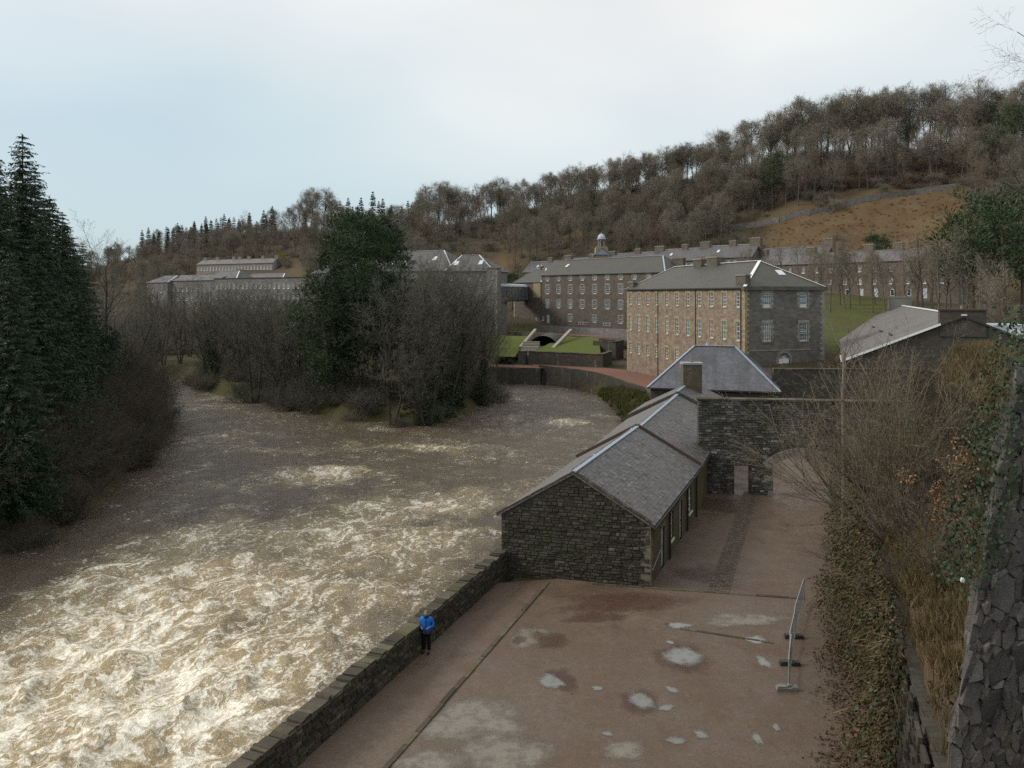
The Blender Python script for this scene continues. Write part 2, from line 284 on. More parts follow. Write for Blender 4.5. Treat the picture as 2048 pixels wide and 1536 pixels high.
# river: brown peaty spate water with foam
m = NT('river_water'); g = m.node('ShaderNodeNewGeometry').outputs['Position']
fo = m.node('ShaderNodeAttribute', _attribute_name='foam').outputs['Fac']
q = m.map(g, (1, 1, 1), (0, 0, math.radians(25)))
w1 = m.noise(q, 0.35, 4, 0.6, out='Color'); wv = m.node('ShaderNodeVectorMath', _operation='MULTIPLY_ADD'); m.link(w1, wv.inputs[0]); wv.inputs[1].default_value = (3.2, 3.2, 0); m.link(q, wv.inputs[2])
w2 = m.noise(wv.outputs[0], 1.6, 3, 0.6, out='Color'); wv2 = m.node('ShaderNodeVectorMath', _operation='MULTIPLY_ADD'); m.link(w2, wv2.inputs[0]); wv2.inputs[1].default_value = (0.9, 0.9, 0); m.link(wv.outputs[0], wv2.inputs[2])
def ridge(scale, sx, sy, det=2):
    n = m.noise(m.map(wv2.outputs[0], (sx, sy, 1)), scale, det, 0.55)
    return m.math('SUBTRACT', 1.0, m.math('MULTIPLY', m.math('ABSOLUTE', m.math('SUBTRACT', n, 0.5)), 8.5), clamp=True)
ra = ridge(0.48, 1.45, 0.62); rb = ridge(1.35, 1.45, 0.62, 3); rc = ridge(4.0, 1.5, 0.6, 3)
patch = m.noise(wv2.outputs[0], 0.28, 5, 0.6)
brk = m.noise(q, 5.5, 4, 0.7)
lines = m.math('MAXIMUM', m.math('MULTIPLY', ra, 1.0), m.math('MAXIMUM', m.math('MULTIPLY', rb, 0.85), m.math('MULTIPLY', rc, 0.6)))
lines = m.math('MULTIPLY', lines, m.mrange(brk, 0.25, 0.62, 0.45, 1.1))
amt = m.math('ADD', fo, m.math('MULTIPLY', m.math('SUBTRACT', patch, 0.5), 1.25))
th = m.mrange(amt, 0.0, 1.0, 0.96, 0.27)
foam = m.mrange(m.math('SUBTRACT', lines, th), 0.0, 0.52)
foam = m.math('MULTIPLY', foam, m.mrange(amt, 0.02, 0.22))
fleck = m.mrange(m.math('MULTIPLY', m.noise(m.map(wv.outputs[0], (1.0, 2.4, 1)), 2.2, 4, 0.7), m.mrange(m.noise(q, 0.22, 3), 0.35, 0.6, 0.86, 1.12)), 0.655, 0.73, 0, 0.7)
foam = m.math('MAXIMUM', foam, fleck)
milky = m.mrange(amt, 0.2, 0.95, 0, 0.8)
wc = m.mix(m.noise(wv.outputs[0], 0.5, 4), (0.092, 0.072, 0.047), (0.128, 0.104, 0.072))
wc = m.mix(milky, wc, (0.46, 0.35, 0.175))
wc = m.mix(foam, wc, (0.95, 0.915, 0.79))
rip = m.math('ADD', m.noise(m.map(q, (1.0, 2.2, 1)), 1.9, 5, 0.65, 0.4), m.math('MULTIPLY', m.noise(m.map(q, (1, 1.8, 1)), 7, 4, 0.65), 0.35))
m.done(wc, m.mrange(foam, 0, 1, 0.17, 0.75), m.mrange(foam, 0, 1, 0.85, 0.2), m.bump(m.math('ADD', rip, m.math('MULTIPLY', foam, 0.35)), 0.7, 0.30))
m.b.inputs['IOR'].default_value = 1.33

# ------------------------------------------------------------------ mesh helpers
def M(n): return MATS[n]
def fast_mesh(name, verts, faces, mats=(), uvs=None, mi=None, smooth=False, attrs=None):
    """verts (n,3); faces: (k,3) / (k,4) array or list of tuples; uvs flat per loop."""
    me = bpy.data.meshes.new(name)
    verts = np.asarray(verts, dtype=np.float32)
    if isinstance(faces, np.ndarray):
        k = faces.shape[1]; fl = faces.astype(np.int32).ravel(); ls = np.arange(0, len(fl), k, dtype=np.int32); nf = len(faces)
    else:
        fl = np.array([i for f in faces for i in f], dtype=np.int32); ln = np.array([len(f) for f in faces], dtype=np.int32)
        ls = np.concatenate([[0], np.cumsum(ln)[:-1]]).astype(np.int32) if len(ln) else np.zeros(0, np.int32); nf = len(faces)
    me.vertices.add(len(verts)); me.vertices.foreach_set('co', verts.ravel())
    me.loops.add(len(fl)); me.loops.foreach_set('vertex_index', fl)
    me.polygons.add(nf); me.polygons.foreach_set('loop_start', ls)
    if mi is not None: me.polygons.foreach_set('material_index', np.asarray(mi, dtype=np.int32))
    if uvs is not None:
        l = me.uv_layers.new(name='UVMap'); l.data.foreach_set('uv', np.asarray(uvs, dtype=np.float32).ravel())
    for mm in mats: me.materials.append(M(mm))
    me.update(calc_edges=True)
    me.polygons.foreach_set('use_smooth', np.full(nf, smooth))
    for an, arr in (attrs or {}).items():
        arr = np.asarray(arr, dtype=np.float32)
        if arr.ndim == 1: a = me.attributes.new(an, 'FLOAT', 'POINT'); a.data.foreach_set('value', arr)
        else: a = me.attributes.new(an, 'FLOAT_COLOR', 'POINT'); a.data.foreach_set('color', arr.ravel())
    return me
def link(name, me, parent=None, loc=None, rz=None, scale=None):
    o = bpy.data.objects.new(name, me); COL.objects.link(o)
    if parent is not None: o.parent = parent
    if loc is not None: o.location = loc
    if rz is not None: o.rotation_euler = (0, 0, rz) if not isinstance(rz, (tuple, list, Euler)) else rz
    if scale is not None: o.scale = scale if hasattr(scale, '__len__') else (scale,) * 3
    return o
def tag(o, label, cat, group=None):
    o['label'] = label; o['category'] = cat
    if group: o['group'] = group
    return o
def struct(o): o['kind'] = 'structure'; return o
def stuff(o): o['kind'] = 'stuff'; return o
def thing(name, label, cat, loc=(0, 0, 0), rz=0.0, group=None):
    return tag(link(name, None, None, loc, rz), label, cat, group)

class MB:
    def __init__(s): s.v = []; s.f = []; s.uv = []; s.mi = []
    def poly(s, pts, uvs=None, mat=0):
        k = len(s.v); s.v += [tuple(p) for p in pts]; s.f.append(tuple(range(k, k + len(pts))))
        if uvs is None:
            a = Vector(pts[0]); nrm = (Vector(pts[1]) - a).cross(Vector(pts[-1]) - a)
            ax = max(range(3), key=lambda i: abs(nrm[i]))
            uvs = [((p[1], p[2]) if ax == 0 else (p[0], p[2]) if ax == 1 else (p[0], p[1])) for p in pts]
        s.uv += [tuple(u) for u in uvs]; s.mi.append(mat)
    def box(s, x0, x1, y0, y1, z0, z1, mat=0):
        s.obox((x0, y0, z0), (x1 - x0, 0, 0), (0, y1 - y0, 0), (0, 0, z1 - z0), mat)
    def obox(s, o, a, b, c, mat=0):
        o, a, b, c = Vector(o), Vector(a), Vector(b), Vector(c)
        P = [o, o + a, o + a + b, o + b, o + c, o + a + c, o + a + b + c, o + b + c]
        for q in ((0, 3, 2, 1), (4, 5, 6, 7), (0, 1, 5, 4), (1, 2, 6, 5), (2, 3, 7, 6), (3, 0, 4, 7)): s.poly([P[i] for i in q], None, mat)
    def bar(s, p, q, w, h=None, mat=0, up=(0, 0, 1)):
        p, q = Vector(p), Vector(q); t = (q - p); h = h or w
        u = Vector(up); sd_ = t.cross(u)
        if sd_.length < 1e-6: sd_ = t.cross(Vector((1, 0, 0)))
        sd_.normalize(); u = sd_.cross(t).normalized()
        s.obox(p - sd_ * w / 2 - u * h / 2, sd_ * w, t, u * h, mat)
    def tube(s, pts, rad, n=6, mat=0, cap=True):
        pts = [Vector(p) for p in pts]; rings = []
        if not hasattr(rad, '__len__'): rad = [rad] * len(pts)
        for i, p in enumerate(pts):
            t = (pts[min(i + 1, len(pts) - 1)] - pts[max(i - 1, 0)]).normalized()
            a = t.orthogonal().normalized() if i == 0 else (rings_a - t * rings_a.dot(t)).normalized(); rings_a = a; b = t.cross(a)
            rings.append([p + (a * math.cos(2 * math.pi * k / n) + b * math.sin(2 * math.pi * k / n)) * rad[i] for k in range(n)])
        for i in range(len(rings) - 1):
            for k in range(n): s.poly([rings[i][k], rings[i][(k + 1) % n], rings[i + 1][(k + 1) % n], rings[i + 1][k]], [(0, 0)] * 4, mat)
        if cap:
            s.poly(rings[0][::-1], [(0, 0)] * n, mat); s.poly(rings[-1], [(0, 0)] * n, mat)
    def lathe(s, prof, c=(0, 0), n=12, mat=0):
        rr = [[(c[0] + r * math.cos(2 * math.pi * k / n), c[1] + r * math.sin(2 * math.pi * k / n), z) for k in range(n)] for r, z in prof]
        for i in range(len(rr) - 1):
            for k in range(n): s.poly([rr[i][k], rr[i][(k + 1) % n], rr[i + 1][(k + 1) % n], rr[i + 1][k]], [(0, 0)] * 4, mat)
    def build(s, name, mats, parent=None, loc=None, rz=None, smooth=False):
        if isinstance(mats, str): mats = [mats]
        return link(name, s.mesh(name, mats, smooth), parent, loc, rz)
    def mesh(s, name, mats, smooth=False):
        if isinstance(mats, str): mats = [mats]
        return fast_mesh(name, s.v if s.v else np.zeros((0, 3)), s.f, mats, s.uv, s.mi, smooth)

# value noise
_perm = np.random.RandomState(3).rand(256, 256)
def vnoise(x, y):
    xi = np.floor(x).astype(int); yi = np.floor(y).astype(int); fx = x - xi; fy = y - yi
    fx = fx * fx * (3 - 2 * fx); fy = fy * fy * (3 - 2 * fy)
    g = lambda a, b: _perm[a & 255, b & 255]
    return (g(xi, yi) * (1 - fx) + g(xi + 1, yi) * fx) * (1 - fy) + (g(xi, yi + 1) * (1 - fx) + g(xi + 1, yi + 1) * fx) * fy
def fbm(x, y, o=4):
    t = 0; a = 0.5; s_ = 0
    for k in range(o): t = t + a * vnoise(x * 2 ** k + 17 * k, y * 2 ** k + 31 * k); s_ += a; a *= 0.5
    return t / s_
def sstep(a, b, x): t = np.clip((x - a) / (b - a), 0, 1); return t * t * (3 - 2 * t)
def polydist(x, y, poly, closed=True):
    x = np.asarray(x, float); y = np.asarray(y, float); d = np.full(x.shape, 1e9); ins = np.zeros(x.shape, bool); n = len(poly)
    for i in range(n if closed else n - 1):
        ax, ay = poly[i]; bx, by = poly[(i + 1) % n]; dx, dy = bx - ax, by - ay
        t = np.clip(((x - ax) * dx + (y - ay) * dy) / (dx * dx + dy * dy), 0, 1)
        d = np.minimum(d, np.hypot(x - ax - t * dx, y - ay - t * dy))
        if closed:
            c = ((ay > y) != (by > y)) & (x < (bx - ax) * (y - ay) / (by - ay + 1e-12) + ax); ins ^= c
    return np.where(ins, d, -d) if closed else d      # positive inside
# ------------------------------------------------------------------ terrain
RIVER = [(-17.5, -5), (-13.2, 8), (-7.1, 24.4), (-0.9, 41.1), (4.3, 55.7), (10.3, 71), (14, 86), (13.8, 100), (14.2, 112), (14, 126), (13.8, 133), (5.6, 146), (-1, 148),
         (-6, 165), (-8, 205), (-60, 212), (-120, 225), (-160, 260), (-185, 245), (-130, 200), (-77, 156), (-45, 110), (-37, 88), (-30.5, 65), (-29.5, 47), (-29.5, -5)]
ISLAND = [(-12, 99), (-6, 107), (-2, 124), (-2.5, 138), (-9, 168), (-14, 192), (-58, 202), (-92, 200), (-84, 176), (-62, 152), (-52, 134), (-38, 121), (-24, 106)]
LEFTB = np.array([(-29.5, -5), (-29.5, 47), (-30.5, 65), (-37, 88), (-45, 110), (-77, 156), (-130, 200), (-185, 245), (-300, 300)], float)
tb = np.array([  # u, foot d, foot z, crest d, crest z
    (-1.0, 560, 4, 900, 30), (-0.515, 500, 5, 720, 40.6), (-0.465, 450, 8, 660, 47), (-0.39, 390, 14, 600, 52), (-0.24, 345, 12, 480, 52), (-0.078, 255, 6, 420, 48.5), (-0.015, 280, 10, 430, 54.7),
    (0.11, 280, 15, 370, 59.5), (0.235, 270, 16, 340, 62), (0.36, 240, 15, 320, 70), (0.485, 222, 15, 305, 69), (0.64, 195, 16, 285, 66), (1.0, 180, 18, 270, 66)], float)
def height(X, Y):
    X = np.asarray(X, float); Y = np.asarray(Y, float)
    d = np.maximum(Y, 1.0); u = np.clip(X / d, -1, 1)
    s = -polydist(X, Y, RIVER); il = polydist(X, Y, ISLAND)
    left = X < np.interp(Y, LEFTB[:, 1], LEFTB[:, 0]) + 3
    # village side
    zr = np.full(X.shape, -0.15)
    zr = np.where(Y > 104, np.clip((Y - 104) / 8, 0, 1) * 0.95 - 0.15, zr)
    bankside = (Y > 84) & (X < 21) & (Y < 150); wl = np.interp(Y, [84, 100, 112, 126, 141, 153], [16, 18.5, 19.3, 17, 12, 5.4])
    zr = np.where(bankside & (X < wl), np.clip(-2.0 + (X - 13.5) * 0.5, -2.2, 0.3), zr)
    up = sstep(29.5, 31, X) * sstep(86, 87.5, Y); zr = zr + up * (4.0 + np.clip((Y - 100) * 0.085, 0, 10))
    zr = np.where((Y > 57) & (Y < 86) & (X > 26), 1.0, zr)
    fd = np.interp(u, tb[:, 0], tb[:, 1]); fz = np.interp(u, tb[:, 0], tb[:, 2]); cd = np.interp(u, tb[:, 0], tb[:, 3]); cz = np.interp(u, tb[:, 0], tb[:, 4])
    d0 = np.maximum(195, 0.72 * fd)
    zr = zr + (fz - zr) * sstep(d0, fd, d) * (d > d0)
    t = np.clip((d - fd) / (cd - fd), 0, 1)
    zh = fz + (cz - fz) * t ** 0.92 - np.clip(d - cd, 0, 900) * 0.07
    zr = np.where(d > fd, zh + (fbm(X / 25, Y / 25) - 0.5) * 5 * np.clip(t * 6, 0, 1), zr)
    # right hand bank above the yard
    sb = X - (2.6 + 0.37 * Y)
    bk = 5 + 1.1 * np.maximum(sb, 0) + (fbm(X / 3, Y / 3) - 0.5) * 1.4
    bk = np.minimum(bk, 11.5); fade = 1 - sstep(43, 55, Y)
    zr = np.where((sb > 0) & (Y < 56), zr + (np.maximum(bk, zr) - zr) * np.clip((sb - 0.03) / 0.3, 0, 1) * fade, zr)
    nose = 12.6 - 0.64 * Y - np.maximum(-6 - X, 0) * 1.2
    zr = np.where(Y < 22, np.maximum(zr, nose), zr)
    # left bank
    zl = -1.6 + 0.42 * np.clip(s, 0, 30) + 0.12 * np.clip(s - 30, 0, 120) + (fbm(X / 6, Y / 6) - 0.5) * 2
    zl = np.where(Y > 170, zl + (zr - zl) * sstep(170, 260, Y), zl)
    hl = np.where(left & (Y < 260), zl, zr)
    wd_ = np.where(left | (Y > 146), 5.0, 0.9)
    z = -4.4 + (hl + 4.4) * sstep(0, 1, np.clip(s / wd_, 0, 1))
    zi = WATER - 2.0 + np.clip(il + 0.6, 0, 4.5) * 0.85 + (fbm(X / 4, Y / 4) - 0.5) * 0.8
    return np.where((s < 0) & (il > -1.5), np.maximum(z, zi), z)
def hz(x, y): return float(height(np.array([x]), np.array([y]))[0])
def ray_ground(px, py, d0=20, d1=900):
    d = np.exp(np.linspace(math.log(d0), math.log(d1), 1500)); x = (px - CX) / F * d
    zt = height(x, d); zr = H - (py - HY) / F * d
    k = np.argmax(zt >= zr)
    return Vector((x[k], d[k], zt[k]))

WALLPX = ((1440, 466), (1500, 455), (1560, 443), (1620, 428), (1690, 412), (1760, 399), (1830, 388), (1885, 380), (1935, 374))
WALLP = [ray_ground(x, y) for x, y in WALLPX]
_wu = np.array([p.x / p.y for p in WALLP]); _wt = np.array([(p.y - np.interp(u_, tb[:, 0], tb[:, 1])) / (np.interp(u_, tb[:, 0], tb[:, 3]) - np.interp(u_, tb[:, 0], tb[:, 1])) for p, u_ in zip(WALLP, _wu)])
def wall_t(px): return np.interp((px - CX) / F, _wu, _wt)
us = np.concatenate([np.linspace(-2.2, -0.76, 60), np.linspace(-0.75, 0.75, 400), np.linspace(0.76, 2.2, 60)])
ds = np.concatenate([np.linspace(1.5, 7, 12), np.exp(np.linspace(math.log(7.2), math.log(800), 400)), np.array([900, 1100, 1500, 2200, 3500])])
U, D = np.meshgrid(us, ds); X = U * D; Y = D
Z = height(X, Y)
nr, nc = U.shape; idx = np.arange(nr * nc).reshape(nr, nc)
fc = np.stack([idx[:-1, :-1], idx[:-1, 1:], idx[1:, 1:], idx[1:, :-1]], -1).reshape(-1, 4)
PX = CX + U * F
cdm = np.interp(np.clip(U, -1, 1), tb[:, 0], tb[:, 3]); fdm = np.interp(np.clip(U, -1, 1), tb[:, 0], tb[:, 1]); T = (D - fdm) / (cdm - fdm)
nz = fbm(X / 14, Y / 14)
org = sstep(1500, 1580, PX) * (1 - sstep(1915, 1990, PX)) * sstep(-0.1, 0.0, T) * (1 - sstep(0.0, 0.12, T - wall_t(PX) + (nz - 0.5) * 0.15))
org = np.maximum(org, sstep(840, 900, PX) * (1 - sstep(1010, 1060, PX)) * sstep(0.05, 0.15, T) * (1 - sstep(0.45, 0.6, T + (nz - 0.5) * 0.3)) * 0.9)
org = np.maximum(org, sstep(560, 590, PX) * (1 - sstep(690, 720, PX)) * sstep(0.0, 0.1, T) * (1 - sstep(0.35, 0.5, T)) * 0.6)
org = np.maximum(org, sstep(1050, 1200, PX) * (T > 0) * (1 - sstep(0.7, 0.95, T)) * 0.45 * sstep(0.45, 0.6, nz))
sbm = X - (2.6 + 0.37 * Y); org = np.maximum(org, ((sbm > 0) & (Y < 56)) * sstep(0.4, 0.6, fbm(X / 2.5, Y / 2.5)) * 0.8)
grn = ((D > 100) & (D < 212) & (X > 44) & (PX < 1775)) * sstep(0.8, 2.5, X - 44) * (0.55 + 0.45 * sstep(.4, .6, fbm(X / 5, Y / 5)))
grn = np.maximum(grn, ((X > -6) & (X < 14) & (Y > 160) & (Y < 235)) * 0.8)
mud = ((-polydist(X, Y, RIVER) < 3) | (polydist(X, Y, ISLAND) > -2)) * 1.0
mud = np.maximum(mud, ((Y > 84) & (Y < 150) & (X < 21) & (X > 10)) * 1.0)
cov = np.stack([org, grn, mud, np.ones_like(org)], -1).reshape(-1, 4)
struct(link('ground', fast_mesh('ground', np.stack([X, Y, Z], -1).reshape(-1, 3), fc, ['terrain'], smooth=True, attrs={'cover': cov})))

# ------------------------------------------------------------------ river surface
us = np.linspace(-0.95, 0.24, 520); ds = np.exp(np.linspace(math.log(15), math.log(275), 470))
U, D = np.meshgrid(us, ds); X = U * D; Y = D.copy()
PXm = CX + U * F; PYm = HY + F * (H - WATER) / D
fl = np.array([-0.42, -0.91]); a_ = X * fl[0] + Y * fl[1]; b_ = -X * fl[1] + Y * fl[0]    # along and across the flow
# rapid water downstream; calmer upstream and along the far bank
rap = 1 - sstep(28, 66, Y + 0.8 * (X + 12))
rap = np.maximum(rap, 0.45 * np.exp(-((X + 11) / 7.5) ** 2 - ((Y - 50) / 16) ** 2))
calm = sstep(-31, -20, X + (fbm(X / 5, Y / 5) - 0.5) * 6)
foam = 0.09 + 0.86 * rap * calm
foam *= 1 - 0.45 * sstep(-9, -2, X - 0.37 * (Y - 41))          # a quieter margin by the parapet
for (qx, qy, w, h, am) in ((1125, 843, 3.6, 2.2, 0.7), (780, 892, 4.5, 2.2, 0.4), (900, 898, 3, 2, 0.35), (585, 955, 5, 3, 0.55), (680, 942, 4, 3, 0.5), (1195, 833, 3.5, 2.5, 0.35), (600, 902, 6, 2.5, 0.3), (1040, 800, 5, 3, 0.2),
                           (870, 1010, 5, 3, 0.3), (740, 1020, 4, 3, 0.35), (640, 1065, 6, 3, 0.35), (450, 880, 9, 6, 0.25), (420, 800, 9, 8, 0.2), (1020, 985, 5, 5, 0.3), (850, 1090, 5, 5, 0.3)):
    p = G(qx, qy, WATER); foam = foam + am * np.exp(-((X - p.x) / w) ** 2 - ((Y - p.y) / h) ** 2)
foam += 0.10 * (fbm(X / 9 + 3, Y / 9) - 0.5) * 2
wav = (fbm(b_ / 2.6, a_ / 4.2, 3) - 0.5) * 0.9 + (fbm(b_ / 0.9 + 9, a_ / 1.3, 3) - 0.5) * 0.42
wav2 = 1 - np.abs(fbm(b_ / 3.8 + 5, a_ / 3.0 + 2, 4) - 0.5) * 4
amp = 0.40 + 0.65 * np.clip(foam, 0, 1)
Z = WATER + wav * amp + np.clip(wav2, 0, 1) ** 3 * 0.55 * np.clip(foam - 0.25, 0, 1)
Z += 0.17 * np.sin(a_ * 1.7 + fbm(X / 5, Y / 5) * 11) * (fbm(X / 9 + 7, Y / 9) - .25) * 2 * sstep(50, 70, Y) * (1 - sstep(100, 125, Y)) * sstep(-30, -16, X)
nr, nc = U.shape; idx = np.arange(nr * nc).reshape(nr, nc)
fc = np.stack([idx[:-1, :-1], idx[:-1, 1:], idx[1:, 1:], idx[1:, :-1]], -1).reshape(-1, 4)
struct(link('river', fast_mesh('river', np.stack([X, Y, Z], -1).reshape(-1, 3), fc, ['river_water'], smooth=True, attrs={'foam': np.clip(foam, 0, 1.3).ravel()})))

# ------------------------------------------------------------------ yard, lane, puddles, kerbs
AX = 0.385
def sheet(name, pts, mat, z=0.0, sub=None):
    b = MB(); b.poly([(p[0], p[1], z) for p in pts]); o = b.build(name, mat); return struct(o)
def left_edge(y): return -0.36 + 0.373 * (y - 41.1)
rows = np.concatenate([np.arange(12, 41.5, 2.0), [41.4, 46, 50, 54, 58, 62, 66, 70, 74, 78, 82, 84.5]])
v = []; f = []
for y in rows:
    x0 = left_edge(y) - 0.15 if y < 41.3 else 6.8 - 0.5 + (y - 39.4) * 0.40
    if y < 56: x1 = 3.0 + 0.37 * y
    else: x1 = 27.0 + (y - 56) * 0.15
    for k in range(9): v.append((x0 + (x1 - x0) * k / 8, y, 0.0))
for i in range(len(rows) - 1):
    for k in range(8): a = i * 9 + k; f.append((a, a + 1, a + 10, a + 9))
yard = struct(link('yard', fast_mesh('yard', np.array(v), f, ['yard_gravel'])))
def blob(name, cx, cy, rx, ry, mat, z, seed, n=40, rot=0.0, rough=0.25, fade=False):
    r = random.Random(seed); ph = [r.uniform(0, 6.28) for _ in range(5)]
    c = G(cx, cy, 0); sx = rx / F * c.y; sy = (G(cx, cy - ry, 0).y - G(cx, cy + ry, 0).y) / 2
    ring = []
    for k in range(n):
        a = 2 * math.pi * k / n; q = 1 + rough * sum(math.sin((j + 2) * a + ph[j]) / (j + 2) for j in range(5))
        x, y = math.cos(a) * sx * q, math.sin(a) * sy * q
        ring.append((c.x + x * math.cos(rot) - y * math.sin(rot), c.y + x * math.sin(rot) + y * math.cos(rot), z))
    vv = [(c.x, c.y, z)] + [tuple(c[i] + (p[i] - c[i]) * 0.6 if i < 2 else z for i in range(3)) for p in ring] + ring
    ff = [(0, 1 + k, 1 + (k + 1) % n) for k in range(n)] + [(1 + k, 1 + n + k, 1 + n + (k + 1) % n, 1 + (k + 1) % n) for k in range(n)]
    return struct(link(name, fast_mesh(name, np.array(vv), ff, [mat], attrs={'edge': np.array([1.0] + [0.75] * n + [0.0] * n)})))
for k, (cx, cy, rx, ry, ro) in enumerate(((1365, 1313, 50, 20, 0.25), (1283, 1402, 27, 21, 0.5), (1332, 1416, 20, 7, 0.1), (1103, 1363, 25, 21, 0.3), (1356, 1251, 27, 8, -0.1), (1340, 1285, 10, 4, 0), (1512, 1280, 28, 8, -0.1),
                                   (1195, 1377, 13, 6, 0), (1352, 1482, 21, 10, -0.2), (1345, 1380, 12, 9, 0.5), (1402, 1470, 16, 10, 0), (1527, 1324, 13, 14, 0), (1215, 1468, 13, 6, 0), (1515, 1478, 10, 16, 0), (1553, 1455, 8, 10, 0))):
    blob('puddle', cx, cy, rx, ry, 'puddle_water', 0.0125, k, rot=ro, rough=0.28 if k > 1 else 0.12)
for k, (cx, cy, rx, ry) in enumerate(((950, 1440, 120, 62), (1010, 1505, 130, 45), (860, 1525, 90, 30), (1065, 1275, 60, 24), (1250, 1500, 60, 24), (1490, 1240, 110, 16))):
    blob('silt_patch', cx, cy, rx, ry, 'silt', 0.003 + 0.0008 * k, 100 + k, fade=True)
for k, (cx, cy, rx, ry) in enumerate(((1250, 1205, 150, 24), (1190, 1235, 70, 14), (1365, 1316, 72, 33), (1280, 1405, 44, 33), (1100, 1280, 40, 22), (1400, 1150, 60, 20), (1040, 1280, 18, 10), (1120, 1360, 42, 28), (1440, 1010, 70, 20))):
    blob('damp_patch', cx, cy, rx, ry, 'damp_stain', 0.0082 + 0.0003 * k, 200 + k, fade=True)
# kerb stones along the riverside walk
kerb_me = MB(); kerb_me.box(-0.5, 0.5, -0.09, 0.09, -0.06, 0.05); kerb_mesh = kerb_me.mesh('kerb_stone', 'coping_stone')
p0, p1 = G(752, 1560), G(1102, 1158); Lt = (p1 - p0).length; dr = (p1 - p0).normalized(); k = 0.0
while k < Lt - 0.6:
    l = rnd.uniform(0.8, 1.15)
    o = link('kerb_stone', kerb_mesh, yard, p0 + dr * (k + l / 2) + Vector((rnd.uniform(-.012, .012), 0, rnd.uniform(-.012, .008))), math.atan2(dr.y, dr.x) + rnd.uniform(-.008, .008), (l - 0.03, 1, 1)); k += l
for (a, b, wdt) in ((G(1360, 1257), G(1552, 1287), 0.16), (G(1185, 1168), G(1602, 1197), 0.22)):
    Lt = (b - a).length; dr = (b - a).normalized(); k = 0.0
    while k < Lt - 0.3:
        l = rnd.uniform(0.5, 0.9)
        link('kerb_stone', kerb_mesh, yard, a + dr * (k + l / 2) + Vector((0, 0, rnd.uniform(-.035, -.018))), math.atan2(dr.y, dr.x), (l - 0.03, wdt / 0.18, 1)); k += l
# sett-paved wheel track up the lane
b = MB(); p0, p1 = G(1437, 1182), G(1502, 985); dr = (p1 - p0).normalized(); sdv = Vector((dr.y, -dr.x, 0)); Lt = (p1 - p0).length
k = 0.0
while k < Lt:
    for j in range(6):
        o = p0 + dr * k + sdv * (j * 0.17 - 0.5); l = 0.20
        zt = 0.012 + rnd.random() * 0.014
        b.obox(o + Vector((0, 0, -0.03)), dr * l, sdv * 0.15, Vector((0, 0, zt + 0.03)))
    k += 0.225
stuff(b.build('setts', 'sett_stone', yard))

# ------------------------------------------------------------------ rubble walls built stone by stone
def unit_stone(seed):
    r = random.Random(seed); j = lambda s_: r.uniform(-s_, s_)
    b = MB(); bx = [(-.5, .5), (.5, .5), (.5, -.5), (-.5, -.5)]
    back = [(-.49, 1, -.49), (.49, 1, -.49), (.49, 1, .49), (-.49, 1, .49)]
    mid = [(-.49 + j(.02), 0.35, -.48 + j(.04)), (.49 + j(.02), 0.35, -.48 + j(.04)), (.49 + j(.02), 0.35, .48 + j(.04)), (-.49 + j(.02), 0.35, .48 + j(.04))]
    fr = [(-.42 + j(.05), j(.12), -.36 + j(.07)), (.42 + j(.05), j(.12), -.36 + j(.07)), (.42 + j(.05), j(.12), .36 + j(.07)), (-.42 + j(.05), j(.12), .36 + j(.07))]
    vs_ = back + mid + fr; ff = [(8, 9, 10, 11)]
    for a in (0, 4):
        for k in range(4): ff.append((a + k, a + (k + 1) % 4, a + 4 + (k + 1) % 4, a + 4 + k))
    return np.array(vs_, float), ff
USTONE = [unit_stone(k) for k in range(7)]
_um = {}
def ustone_mesh(k, mat):
    if (k, mat) not in _um: _um[(k, mat)] = fast_mesh('stone', USTONE[k][0], USTONE[k][1], [mat])
    return _um[(k, mat)]
def stone_face(parent, o, ux, uz, ny, L, top, rh=(0.13, 0.22), sw=(0.22, 0.55), mat='rubble', proud=0.06, hole=None, limit=290, keyf=None, r=rnd, zmin=0.0):
    """lay courses of stones on a plane: o origin, ux along, uz up, ny outward; top(u) gives the wall height; hole(u0,u1,v0,v1) skips."""
    o, ux, uz, ny = Vector(o), Vector(ux), Vector(uz), Vector(ny); lst = []
    v0 = zmin; mt = max(top(L * q / 40) for q in range(41))
    while v0 < mt - 0.04:
        h = r.uniform(*rh); u0 = -r.random() * 0.2
        while u0 < L - 0.03:
            w = r.uniform(*sw); a, b_ = max(u0, 0), min(u0 + w, L); u0 += w
            if L - u0 < 0.1: b_ = L; u0 = L + 1
            tm = min(top(a + .02), top(b_ - .02)); h2 = min(h, tm - v0)
            if h2 < 0.05 or b_ - a < 0.06: continue
            if hole and hole(a, b_, v0, v0 + h2): continue
            lst.append((a, b_, v0, v0 + h2))
        v0 += h
    cam_l = Vector((0, 0, H))
    key = keyf or (lambda q: (o + ux * (q[0] + q[1]) / 2 + uz * (q[2] + q[3]) / 2 - cam_l).length / math.sqrt((q[1] - q[0]) * (q[3] - q[2])))
    lst.sort(key=key)
    rot = Matrix((ux, -ny, uz)).transposed().to_euler()
    vs_, ff, n = [], [], 0
    for i, (a, b_, c, d_) in enumerate(lst):
        k = r.randrange(7); p = proud * r.uniform(0.5, 1.3); t = p + 0.05
        loc = o + ux * (a + b_) / 2 + uz * (c + d_) / 2 + ny * p
        g = 0.012
        if i < limit:
            link('stone', ustone_mesh(k, mat), parent, loc, rot, (b_ - a - g, t, d_ - c - g))
        else:
            V, Fc = USTONE[k]
            for q in V: vs_.append(loc + ux * q[0] * (b_ - a - g) - ny * q[1] * t + uz * q[2] * (d_ - c - g))
            ff += [tuple(x + n for x in fq) for fq in Fc]; n += len(V)
    if vs_: stuff(link('small_stones', fast_mesh('small_stones', np.array([tuple(q) for q in vs_]), ff, [mat]), parent))
